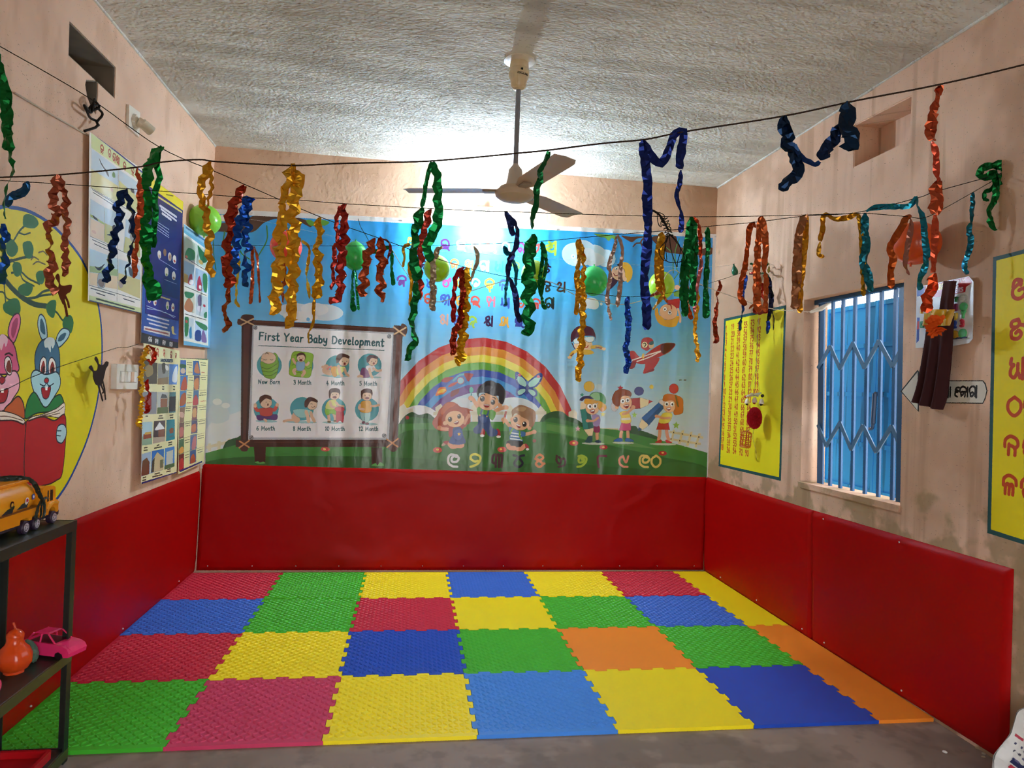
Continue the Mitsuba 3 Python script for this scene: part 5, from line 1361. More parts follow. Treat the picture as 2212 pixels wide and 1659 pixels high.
streamers('''
: wide dark green streamer cut off by the left edge of the picture
#0a6a30 w35.5 r.8 43,-2597,2526 60,-2588,2412 73,-2581,2329 79,-2578,2244 82,-2576,2187
#0a6a30 w23.1 r.9 80,-2577,2198 90,-2572,2143 90,-2572,2096 82,-2577,2065 77,-2579,2012 83,-2576,1950
: teal blue streamer lying sideways over the thin string at the far left
#1f4f80 w27.2 r.6 119,-2523,2101 112,-2523,2071 91,-2523,2052 64,-2522,2038 49,-2521,2007
: short blue streamer hanging in front of the mural's branch at the left edge
#1f50a8 w22.4 z4.7 l47.2 40,-2521,1942 52,-2521,1907 43,-2521,1859 55,-2522,1825 49,-2521,1777 53,-2522,1730
: long copper red streamer with two tails in front of the yellow mural
#985440 w25.2 z5.2 l43.0 262,-2621,2104 256,-2619,2067 250,-2618,2009 270,-2623,1969 235,-2614,1923 246,-2617,1883 241,-2615,1842 260,-2620,1803 245,-2616,1756 259,-2620,1722 272,-2624,1694
#985440 w20.6 z3.4 l34.4 264,-2621,2104 281,-2626,2067 301,-2631,2021 293,-2629,1981 304,-2632,1941 300,-2631,1895 299,-2631,1855 305,-2633,1803 300,-2631,1757
: blue zigzag streamer with two tails in front of the bird story poster
#12306a w25.3 z6.0 l48.1 444,-2533,2097 438,-2532,2082 423,-2532,2030 431,-2532,1985 419,-2532,1936 413,-2532,1888 404,-2531,1833 396,-2531,1785 389,-2531,1757
#12306a w20.5 z4.8 l45.1 445,-2533,2096 453,-2533,2077 470,-2533,2012 477,-2534,1964 482,-2534,1916 475,-2533,1867 462,-2533,1818 455,-2533,1752
: thin orange red streamer beside the edge of the bird story poster
#b45634 w15.8 z2.3 l39.6 r1.4 544,-2697,2129 551,-2699,2095 557,-2701,2056 564,-2703,1988 555,-2700,1948 559,-2701,1892 550,-2699,1824 555,-2700,1756
: broad emerald streamer tied high on the sloping string, in front of the dark blue poster
#0a7a36 w42.7 z4.5 l71.1 r.7 494,-2357,2318 475,-2367,2266 464,-2373,2212 455,-2377,2139 463,-2373,2064 454,-2378,2004 465,-2372,1936 463,-2373,1878 473,-2368,1828 485,-2361,1765 504,-2351,1722
#0a7a36 w19.4 r1.2 495,-2356,2317 486,-2361,2243 496,-2355,2194 484,-2362,2127 489,-2359,2056 484,-2362,1978 488,-2360,1921
: gold streamer in the back left corner in front of the upper lime balloon
#c6962c w21.3 z3.9 l43.5 795,-2765,2149 786,-2763,2108 771,-2759,2074 771,-2759,2045 777,-2760,2011 794,-2765,1973 793,-2765,1934 808,-2769,1905 802,-2767,1866 811,-2770,1823 811,-2769,1794 822,-2772,1763
#c6962c w14.5 z2.4 l29.0 795,-2765,2149 802,-2767,2103 807,-2768,2064 799,-2766,2021 793,-2765,1987
: long red streamer on the sloping string beside the banner's left border
#a03a26 w33.6 z5.4 l60.0 774,-2207,2225 753,-2218,2176 737,-2227,2130 731,-2230,2076 739,-2226,2024 722,-2235,1979 732,-2229,1933 720,-2236,1890 734,-2228,1838 729,-2231,1796
#94482c w23.7 z3.6 l53.4 729,-2231,1796 735,-2228,1755 721,-2235,1700 736,-2227,1660 726,-2233,1612
: narrow gold streamer hidden behind the long red one
#c89a28 w24.4 206,-140,2352 254,-173,2266 254,-173,2154 250,-171,2083 252,-172,1982 269,-183,1921
: royal blue zigzag streamer with two tails above the orange plane
#1a4fae w25.5 z4.8 l39.9 884,-2545,2094 865,-2545,2080 855,-2544,2037 841,-2544,1993 836,-2544,1940 836,-2544,1892 833,-2544,1854 840,-2544,1812
#1a4fae w23.4 z4.8 l39.9 886,-2545,2095 874,-2545,2070 861,-2544,2021 874,-2545,1985 862,-2544,1941 877,-2545,1910 864,-2544,1867 879,-2545,1836 867,-2545,1798 884,-2545,1769
: largest gold streamer with two broad tails in front of the red balloon
#cfa02c w34.3 z4.8 l52.3 r.6 1069,-2839,2136 1066,-2839,2103 1060,-2837,2060 1046,-2833,2031 1050,-2834,2008 1042,-2832,1979 1049,-2834,1950 1041,-2832,1917 1047,-2833,1879 1042,-2832,1841 1043,-2832,1802 1040,-2831,1764 1037,-2831,1721 1034,-2830,1683 1042,-2832,1645
#cfa02c w31.4 z4.8 l52.3 r.6 1070,-2839,2136 1084,-2843,2113 1099,-2847,2084 1093,-2846,2055 1085,-2844,2032 1088,-2845,1998 1079,-2842,1970 1091,-2845,1936 1087,-2844,1903 1092,-2846,1870 1086,-2844,1832 1094,-2846,1794 1088,-2844,1756 1092,-2846,1718 1088,-2845,1689 1098,-2847,1656 1088,-2845,1627 1096,-2847,1604
: twisting gold streamer that ends over the board's heading
#d0a024 w34.6 z5.1 l57.6 1056,-2057,2153 1056,-2057,2114 1062,-2053,2064 1050,-2060,2024 1058,-2056,1974 1058,-2056,1935 1070,-2049,1892 1062,-2053,1846 1053,-2058,1794
#c09020 w14.1 r1.8 1053,-2058,1794 1048,-2061,1748 1052,-2059,1710 1046,-2062,1671 1032,-2070,1632 1036,-2067,1594
: thin gold curl to the left of the twisting gold streamer
#c89a28 w19.2 r1.6 728,-496,2352 786,-537,2305 785,-535,2224 778,-531,2129 790,-539,2052 805,-549,1966
: thin copper streamer over the printed orange plane
#a84a28 w22.0 r1.2 367,-250,2341 368,-251,2279 374,-255,2178 374,-255,2078 365,-249,1939
#a84a28 w14.0 r1.2 376,-257,2338 404,-276,2267 417,-284,2176 428,-292,2076 440,-300,1947
: thin copper streamer just behind the largest gold one
#a8441c w27.3 603,-412,2225 618,-422,2117 607,-414,2030 615,-420,1942
: crimson zigzag streamer with a thin left tail, left of the green balloon
#98302a w27.0 z5.4 l45.9 1213,-2554,2095 1211,-2554,2060 1221,-2555,2028 1215,-2554,1996 1222,-2555,1963 1211,-2554,1930 1217,-2555,1898 1208,-2554,1865 1217,-2554,1833 1211,-2554,1801 1216,-2554,1768 1206,-2554,1746 1175,-2553,1723
#98302a w13.0 z2.2 l37.8 1211,-2554,2095 1194,-2554,2054 1189,-2554,2010 1197,-2554,1967 1185,-2554,1923 1189,-2554,1886 1182,-2554,1848 1187,-2554,1810 1181,-2553,1772
: copper red streamer with three tails, right of the first green balloon
#a04a2c w33.7 z6.1 l57.3 1288,-1933,2105 1279,-1938,2060 1259,-1948,2013 1263,-1946,1973 1249,-1954,1924 1257,-1950,1892 1244,-1956,1857 1250,-1953,1824
#a04a2c w36.5 z6.1 l57.5 1307,-1923,2105 1323,-1914,2084 1322,-1915,2037 1332,-1910,1991 1319,-1916,1941 1334,-1909,1902 1322,-1915,1860 1348,-1901,1816
#6a3440 w13.6 r1.4 1330,-1910,2106 1350,-1900,2103 1365,-1892,2075 1359,-1895,2036 1354,-1898,1991
: small green streamer bent over the string right of the three tailed copper one
#0a7a3a w23.5 1212,-827,2239 1271,-868,2256 1321,-901,2265 1338,-913,2218 1340,-914,2129 1354,-924,2030
: short green ribbon hanging under the first green balloon
#0a7a38 w31.7 1064,-391,2193 1063,-391,2139 1062,-391,2019 1076,-392,1911
#0a7a38 w13.9 r1.5 1077,-392,2194 1085,-392,2120 1095,-392,2021 1108,-393,1922
: long green streamer left of the bulb, in front of a lime balloon
#0b6a35 w12.1 r1.3 1523,-2962,2146 1517,-2961,2107 1509,-2958,2066 1506,-2958,2028 1499,-2956,2000
#0b6a35 w26.0 z2.8 l55.7 r.6 1499,-2956,2000 1492,-2954,1958 1483,-2951,1917 1480,-2950,1870 1478,-2950,1833 1490,-2953,1796 1488,-2953,1763
#0b6a35 w20.4 z2.8 l51.1 r.9 1488,-2953,1763 1494,-2954,1726 1488,-2953,1693 1486,-2952,1665 1484,-2952,1633 1488,-2953,1600 1498,-2955,1577 1485,-2952,1554 1469,-2948,1507
#0b7a3c w25.0 z2.3 l51.0 r.7 1525,-2963,2145 1540,-2967,2110 1547,-2969,2075 1550,-2969,2038 1551,-2970,2010 1554,-2970,1978 1550,-2969,1945 1541,-2967,1917 1525,-2963,1889 1524,-2963,1857 1537,-2966,1827
: red zigzag streamer behind the long green one
#a03a30 w23.0 z4.4 l49.3 1533,-2563,2098 1523,-2563,2053 1512,-2563,2009 1502,-2563,1959 1504,-2563,1921 1507,-2563,1882 1500,-2563,1844 1507,-2563,1806 1501,-2563,1756
: silver grey streamer in front of the lime balloon over the letters
#a89c88 w30.9 z3.4 l68.6 r.8 1633,-1114,2253 1606,-1096,2218 1584,-1081,2159 1594,-1088,2098 1586,-1082,2038 1595,-1088,1978 1590,-1085,1926 1597,-1089,1867
: short silver grey streamer left of the bulb's glare, over the second row of letters
#b0a894 w21.7 r1.4 1815,-1239,2242 1833,-1250,2195 1834,-1252,2145 1820,-1242,2100 1799,-1227,2034
: small gold streamer bent over the string, left of the long green one
#c89a20 w24.6 1445,-986,2275 1404,-958,2256 1416,-966,2187 1412,-964,2138
#c89a20 w19.3 r1.3 1450,-989,2246 1448,-988,2123 1464,-999,2052 1460,-996,1982 1459,-996,1903
: narrow red streamer beside the gold one in the middle of the letters
#a01e1e w20.6 z2.9 l58.9 r1.2 1728,-1698,2038 1700,-1713,2008 1687,-1720,1965 1683,-1722,1906 1678,-1725,1847 1684,-1722,1804 1680,-1724,1749
#8a2a14 w26.5 z2.9 l58.8 1721,-1702,2022 1719,-1703,1962 1729,-1698,1905 1722,-1701,1838 1721,-1702,1764 1693,-1717,1703 1685,-1721,1651 1691,-1718,1585
: crinkled gold streamer in the middle of the letters
#d0a01c w41.4 z5.9 l51.7 r.7 1745,-1689,2034 1741,-1691,1980 1748,-1688,1929 1734,-1695,1883 1743,-1690,1847 1733,-1696,1802 1739,-1692,1758 1729,-1697,1713 1738,-1693,1670 1724,-1700,1632 1731,-1697,1581 1705,-1711,1542
: navy streamer hanging just right of the lit bulb
#1c2a60 w18.9 r1.3 1819,-2572,2106 1832,-2572,2079 1843,-2572,2046 1852,-2573,2014
#1c2a60 w20.0 r.9 1820,-2572,2106 1846,-2572,2075 1864,-2573,2048 1868,-2573,2003 1860,-2573,1964 1842,-2572,1913 1837,-2572,1862 1855,-2573,1830 1869,-2573,1792 1875,-2573,1753 1877,-2573,1720 1894,-2574,1684
: teal streamer with two tails right of the bulb
#10708c w26.2 1974,-1347,2229 1989,-1357,2185 2008,-1370,2176 2006,-1368,2127 1999,-1364,2054 1991,-1359,1972 1990,-1358,1889
#10708c w24.4 2010,-1371,2176 2028,-1384,2134 2043,-1394,2068 2038,-1391,1999
: long green streamer in front of the raised fan blade, tied to the thick string
#0a5c30 w17.3 r.9 1888,-3061,2176 1878,-3058,2148 1863,-3054,2116 1864,-3054,2089 1854,-3052,2062 1856,-3052,2034 1853,-3051,2002 1845,-3049,1970 1844,-3049,1934
#0a7036 w32.8 z4.1 l59.2 r.5 1844,-3049,1916 1847,-3050,1893 1837,-3047,1852 1844,-3049,1820 1836,-3047,1788 1846,-3050,1752 1838,-3047,1724 1845,-3049,1688 1839,-3048,1651 1847,-3050,1624 1840,-3048,1597
: slim green streamer with two tails beside the last letters of the second row
#0b6a34 w19.1 2162,-1475,2240 2172,-1482,2165 2167,-1479,2086 2162,-1475,2006 2179,-1487,1902 2197,-1499,1866
#0b6a34 w20.7 2165,-1477,2239 2184,-1490,2173 2188,-1493,2101 2178,-1486,2022 2169,-1480,1938
: gold streamer with a long curly tail left of the second green balloon
#c08c20 w24.3 r.9 2339,-1596,2239 2347,-1602,2164 2343,-1599,2095 2341,-1597,2009 2349,-1603,1956 2343,-1598,1835
#d09c24 w27.7 z4.3 l52.0 2342,-1598,2238 2357,-1608,2181 2372,-1619,2094 2367,-1615,2007 2374,-1620,1938 2371,-1618,1852 2377,-1622,1800 2371,-1618,1740 2376,-1621,1679 2367,-1615,1627 2373,-1619,1576 2362,-1611,1524 2372,-1619,1476
: silver pink streamer over the printed child in a yellow cap
#b09a94 w18.6 r1.3 2518,-1718,2248 2511,-1713,2188 2494,-1702,2129 2487,-1697,2087 2494,-1702,2028 2485,-1695,1918 2506,-1710,1803
#b09a94 w20.3 r1.1 2521,-1720,2248 2538,-1732,2203 2546,-1737,2143 2539,-1732,2085 2540,-1733,2000 2538,-1731,1941 2530,-1726,1870
: long navy streamer looped twice over the thick string, right of the fan
#16286e w24.9 r.4 2166,-3136,2212 2170,-3137,2172 2178,-3140,2127 2185,-3141,2072 2185,-3141,2022 2188,-3142,1972 2190,-3143,1912 2188,-3142,1847 2184,-3141,1797 2190,-3143,1733 2196,-3144,1673 2198,-3145,1627
#16286e w22.9 r.5 2169,-3137,2209 2182,-3140,2177 2201,-3146,2149 2225,-3152,2140 2243,-3157,2181 2258,-3161,2228 2283,-3168,2235 2281,-3167,2191 2275,-3166,2146 2280,-3167,2119
#16286e w12.9 r1.5 2280,-3167,2119 2278,-3166,2077 2270,-3164,2037 2281,-3167,1992 2287,-3169,1963 2285,-3168,1926
: blue streamer hanging over the printed red rocket
#1e4ab0 w31.6 z3.0 l69.2 2770,-1142,2014 2773,-1140,1943 2785,-1134,1855 2783,-1135,1765 2771,-1141,1685 2796,-1128,1627 2773,-1141,1542
: gold streamer in front of the rightmost lime balloon
#c49020 w37.7 r.5 2711,-1850,2249 2707,-1847,2174 2705,-1846,2100 2703,-1844,2026 2711,-1850,1944
#b88420 w16.4 r1.4 2716,-1853,2091 2721,-1857,2009 2729,-1862,1943 2705,-1845,1887 2685,-1832,1854
: small copper streamer sideways on the rightmost lime balloon
#9a4a20 w24.4 2935,-1054,2030 2993,-1023,2057 3032,-1002,2073 3090,-972,2009
: broad green streamer with two tails at the banner's right end
#0a6430 w34.6 r.5 2561,-2593,2133 2559,-2593,2067 2550,-2592,2003 2540,-2592,1938 2539,-2592,1874 2540,-2592,1810 2546,-2592,1739
#0a6a34 w26.9 r.6 2563,-2593,2133 2575,-2593,2068 2577,-2593,1991 2575,-2593,1940 2574,-2593,1876 2574,-2593,1780
: copper streamer hanging between the two tails of the broad green one
#a8461c w22.5 2828,-1929,2158 2827,-1929,2069 2826,-1928,1948 2837,-1936,1843 2849,-1944,1803
: red streamer that turns silver pink, right of the broad green one
#a83a1c w15.4 2565,-2593,2133 2587,-2593,2114 2595,-2594,2070 2600,-2594,2012 2601,-2594,1974
#b86a70 w16.0 r1.4 2876,-1962,2114 2879,-1964,2074 2870,-1958,2003 2863,-1953,1939 2858,-1950,1835
: thin gold curl at the lower end of the banner's right side
#d09a28 w28.1 z4.3 l64.7 3337,-840,2135 3350,-833,2072 3350,-833,1985 3338,-839,1876 3350,-833,1801 3369,-823,1727 3382,-816,1646
: straight green streamer at the banner's right border
#0b6e38 w27.1 r.7 2897,-1976,2255 2903,-1981,2176 2901,-1979,2097 2899,-1978,2025 2902,-1980,1953 2903,-1981,1874 2906,-1983,1808
: thin brown red streamer hanging in the back right corner
#8c3018 w24.5 z4.5 l89.0 r1.2 3546,-728,2218 3573,-714,2183 3541,-731,2139 3543,-730,2073 3530,-737,1982 3525,-739,1893 3547,-728,1828 3530,-737,1785
: bright copper streamer with two tails above the number chart
#b45c30 w27.2 r.6 2848,-2601,2154 2841,-2601,2085 2838,-2600,2020 2837,-2600,1955 2840,-2601,1890 2841,-2601,1826 2849,-2601,1768
#b45c30 w22.0 r.7 2852,-2601,2154 2864,-2601,2093 2872,-2601,2022 2868,-2601,1957 2877,-2602,1905 2880,-2602,1828 2875,-2601,1772
: long copper streamer bent like a hook, left of the bright copper one
#a8481c w23.2 r.7 3085,-2105,2239 3073,-2096,2259 3060,-2088,2227 3058,-2087,2165 3050,-2081,2057 3039,-2073,1980 3036,-2071,1909 3059,-2087,1868
: blue streamer over the first column of the number chart
#2048a8 w27.7 r1.1 3817,-584,2296 3802,-592,2184 3798,-594,2068 3783,-602,1963 3773,-607,1893
: dark navy streamer hanging from the thick string, the lower one left of the right vent
#0f2a4c w28.2 r.6 2568,-3245,2281 2568,-3245,2247 2583,-3249,2218 2573,-3246,2197 2595,-3252,2181 2606,-3255,2143 2613,-3257,2110 2587,-3250,2087 2565,-3244,2054
#1a3a78 w16.0 r1.1 2597,-3253,2199 2608,-3256,2176 2626,-3261,2152 2658,-3269,2133 2671,-3273,2143
: broad dark navy streamer beside the right vent
#0f2c4a w46.5 r.4 2735,-3290,2321 2745,-3293,2287 2741,-3292,2250 2757,-3296,2217 2750,-3294,2174
#10264c w28.9 z2.8 l51.2 r.6 2730,-3289,2259 2714,-3285,2227 2700,-3281,2194 2682,-3276,2171 2679,-3275,2146
: long orange red streamer hanging from the thick string in front of the orange balloon
#a84c2e w29.3 z2.3 l55.0 r.6 2989,-3359,2368 2985,-3358,2335 2973,-3355,2284 2971,-3354,2238 2973,-3355,2202
#b84c38 w15.6 r1.7 2973,-3355,2202 2984,-3357,2169 2987,-3358,2123 2993,-3360,2082
#a84c2e w35.7 z2.7 l59.5 r.6 2992,-3360,2087 2990,-3359,2050 2992,-3360,2018 2988,-3358,1986
#b04a30 w16.5 r1.4 2988,-3358,1986 2990,-3359,1940 2990,-3359,1894 2990,-3359,1839 2991,-3359,1816
#b03c18 w30.2 z3.7 l50.3 r.6 2991,-3359,1816 2990,-3359,1789 2978,-3356,1747 2971,-3354,1699
: bronze and gold streamer over the wall between number chart and window
#9a6a4a w29.0 r.5 3039,-2606,2175 3012,-2605,2109 3007,-2605,2014 3007,-2605,1920 3008,-2605,1791
#c48a20 w20.2 r.6 3040,-2606,2175 3036,-2606,2111 3036,-2606,2048 3031,-2606,1953 3027,-2606,1845 3026,-2606,1777
: gold streamer looped along the string with one short curled tail
#b88420 w21.1 r.7 3442,-2349,2275 3414,-2329,2257 3367,-2297,2254 3339,-2278,2276 3326,-2269,2267 3325,-2269,2206 3317,-2263,2156
#b88420 w15.8 r1.7 3317,-2263,2156 3316,-2262,2113 3315,-2262,2095 3334,-2275,2082
: teal streamer draped along the string with two long tails over the window
#1a7088 w28.0 r.6 3468,-2366,2273 3468,-2366,2194 3474,-2371,2124 3467,-2366,2054 3484,-2377,1990 3496,-2385,1917
#2088a8 w22.4 r.6 3471,-2368,2278 3491,-2382,2290 3521,-2402,2295 3556,-2426,2292 3601,-2457,2287 3622,-2471,2304 3627,-2475,2328
#1c7c9a w23.1 r.8 3627,-2475,2328 3641,-2484,2268 3656,-2494,2213 3660,-2497,2145 3667,-2502,2076 3661,-2498,2009 3649,-2490,1969 3651,-2491,1920
: narrow gold streamer close to the teal one over the window
#b48a20 w19.7 r.7 3445,-2350,2274 3455,-2357,2195 3460,-2361,2125 3467,-2365,2019 3470,-2368,1899
: copper streamer on the left of the orange balloon
#a85020 w24.4 r.8 3496,-2619,2204 3469,-2618,2186 3455,-2618,2150 3425,-2617,2103 3405,-2617,2060 3421,-2617,2020 3412,-2617,1961 3418,-2617,1896
: dull pink streamer hanging in front of the orange balloon
#9a6a60 w19.3 r1.1 3491,-2619,2191 3498,-2619,2166 3491,-2619,2114 3481,-2619,2055 3477,-2619,1997 3493,-2619,1956
: slim teal streamer right of the orange balloon
#1a6e8c w18.5 r1 3801,-2593,2331 3799,-2592,2279 3796,-2590,2220 3791,-2587,2168 3799,-2592,2114 3791,-2586,2062 3782,-2580,2023 3791,-2586,1981''')
# the green bow at the end of the strings
bow = thing('ribbon_bow', 'dark green foil bow with hanging ends at the upper right wall', 'bow')
for k, ln in enumerate('''
#0a6430 w29.9 3870,-2641,2415 3850,-2627,2430 3828,-2612,2427 3818,-2605,2402 3833,-2615,2387 3855,-2630,2398 3871,-2641,2402
#0a6430 w32.5 3870,-2641,2415 3859,-2633,2436 3872,-2642,2436 3890,-2654,2419 3893,-2656,2386 3878,-2646,2362 3871,-2641,2396
#0a7036 w27.3 3869,-2639,2396 3866,-2638,2357 3866,-2638,2298 3851,-2627,2248 3855,-2630,2195 3868,-2639,2160
#0a6430 w16.9 3865,-2637,2370 3852,-2628,2333 3835,-2617,2325 3834,-2616,2295 3849,-2626,2290'''.strip().split('\n')):
    w = ln.split()
    put('loop' if k < 2 else 'tail', ribbon(triples(' '.join(a for a in w if ',' in a)), float(w[1][1:]) / 1000, 0, 0, .7, 70 + k), 'foil_mat', bow, color=w[0])

# ------------------------------------------------------------------ balloons
def balloon(c, rx, rz, color, label, tilt=0, knot=-1, ry=None):
    m = trimesh.creation.icosphere(4); v = m.vertices.copy()
    k = np.clip(v[:, 2] * knot, 0, 1) ** 3
    v[:, :2] *= (1 - .10 * k)[:, None]; v *= np.array([rx, ry or rx, rz]); m.vertices = v
    kn = lathe([(0, 0), (.007, 0), (.0035, .007), (.006, .012), (0, .013)], 12); kn = rot(kn, 0 if knot > 0 else 180, (1, 0, 0)); kn = move(kn, (0, 0, knot * rz))
    key = thing('balloon', label, 'balloon', 'balloons')
    place = lambda q: move(rot(q, tilt, (0, 1, 0)), c)
    put('skin', place(m), 'balloon_mat', key, smooth=True, color=color)
    put('knot', place(kn), 'balloon_mat', key, smooth=40, color=color)
    return key
balloon((0.077, -0.353, 2.473), .104, .104, '#7ec838', 'upper of the two lime balloons in the back left corner')
balloon((-0.086, -0.347, 2.330), .102, .100, '#74c832', 'lower of the two lime balloons, in front of the dark blue poster')
balloon((0.611, -0.374, 2.327), .104, .104, '#f04838', 'red balloon behind the largest gold streamer', knot=1)
balloon((1.071, -0.391, 2.291), .082, .100, '#1fae4c', 'darker green balloon above the board, left of the copper streamer', knot=1)
balloon((1.630, -0.413, 2.236), .090, .094, '#98d018', 'lime balloon behind the silver grey streamer on the letters', knot=1)
balloon((2.306, -0.439, 2.234), .088, .098, '#98cc20', 'lime balloon behind the green streamer at the end of the letters')
balloon((2.735, -0.456, 2.208), .100, .106, '#22c060', 'bright green balloon left of the printed child in a yellow cap', knot=1)
balloon((3.232, -0.475, 2.201), .092, .103, '#a0d838', 'rightmost lime balloon, behind a gold streamer')
balloon((3.770, -2.306, 2.168), .105, .098, '#d2501a', 'orange balloon against the right wall above the window', tilt=12)
solo('deflated_balloon', move(rot(lathe([(0, -.036), (.014, -.033), (.022, -.018), (.021, .0), (.013, .020), (.006, .034), (.004, .040), (.007, .046), (0, .047)], 20), -12, (0, 1, 0)), (3.700, -0.646, 2.312)), 'balloon_mat', 'small shrunken dark green balloon left of the mobile', 'balloon', smooth=40, color='#0c5a40')
solo('balloon_string', tube(spline([(1.083, -0.392, 2.548), (1.101, -0.393, 2.492), (1.137, -0.394, 2.437), (1.160, -0.395, 2.398)], 6), .002, 6), 'matte_mat', 'short black string over the darker green balloon', 'string', smooth=True, color='#14110f')
# the bunched end of a black cord
cb = []
p0 = np.array((2.415, -2.588, 2.127))
cb.append(tube(spline([(2.388, -2.588, 2.153), (2.422, -2.589, 2.137), (2.446, -2.589, 2.109), (2.466, -2.590, 2.074)], 6), .004, 6))
for a, b, c_ in (((2.470, -2.590, 2.061), (2.535, -2.592, 1.965), (2.455, -2.590, 1.960)), ((2.470, -2.590, 2.061), (2.518, -2.591, 2.000), (2.505, -2.591, 1.935)), ((2.466, -2.590, 2.070), (2.431, -2.589, 1.995), (2.463, -2.590, 1.957)), ((2.449, -2.589, 2.124), (2.419, -2.589, 2.140), (2.436, -2.589, 2.086))):
    a, b, c_ = map(np.array, (a, b, c_))
    cb.append(tube(spline([a, (a + b) / 2 + [.006, -.01, 0], b, (b + c_) / 2 + [0, .01, -.012], c_, (c_ + a) / 2 + [-.008, 0, 0], a], 6), .0016, 5))
for i in range(6):
    t = i / 5; ctr = np.array((2.446, -2.589, 2.120)) * (1 - t) + np.array((2.471, -2.590, 2.056)) * t
    th = np.linspace(0, 2 * np.pi, 14); cb.append(tube(np.stack([ctr[0] + .014 * np.cos(th), ctr[1] + .014 * np.sin(th), ctr[2] + .004 * np.cos(th * 2 + i)], 1), .0018, 5))
solo('cord_bundle', cat_(cb), 'matte_mat', 'black cord tied in a bundle on the string right of the fan', 'cord', smooth=40, color='#14120f')

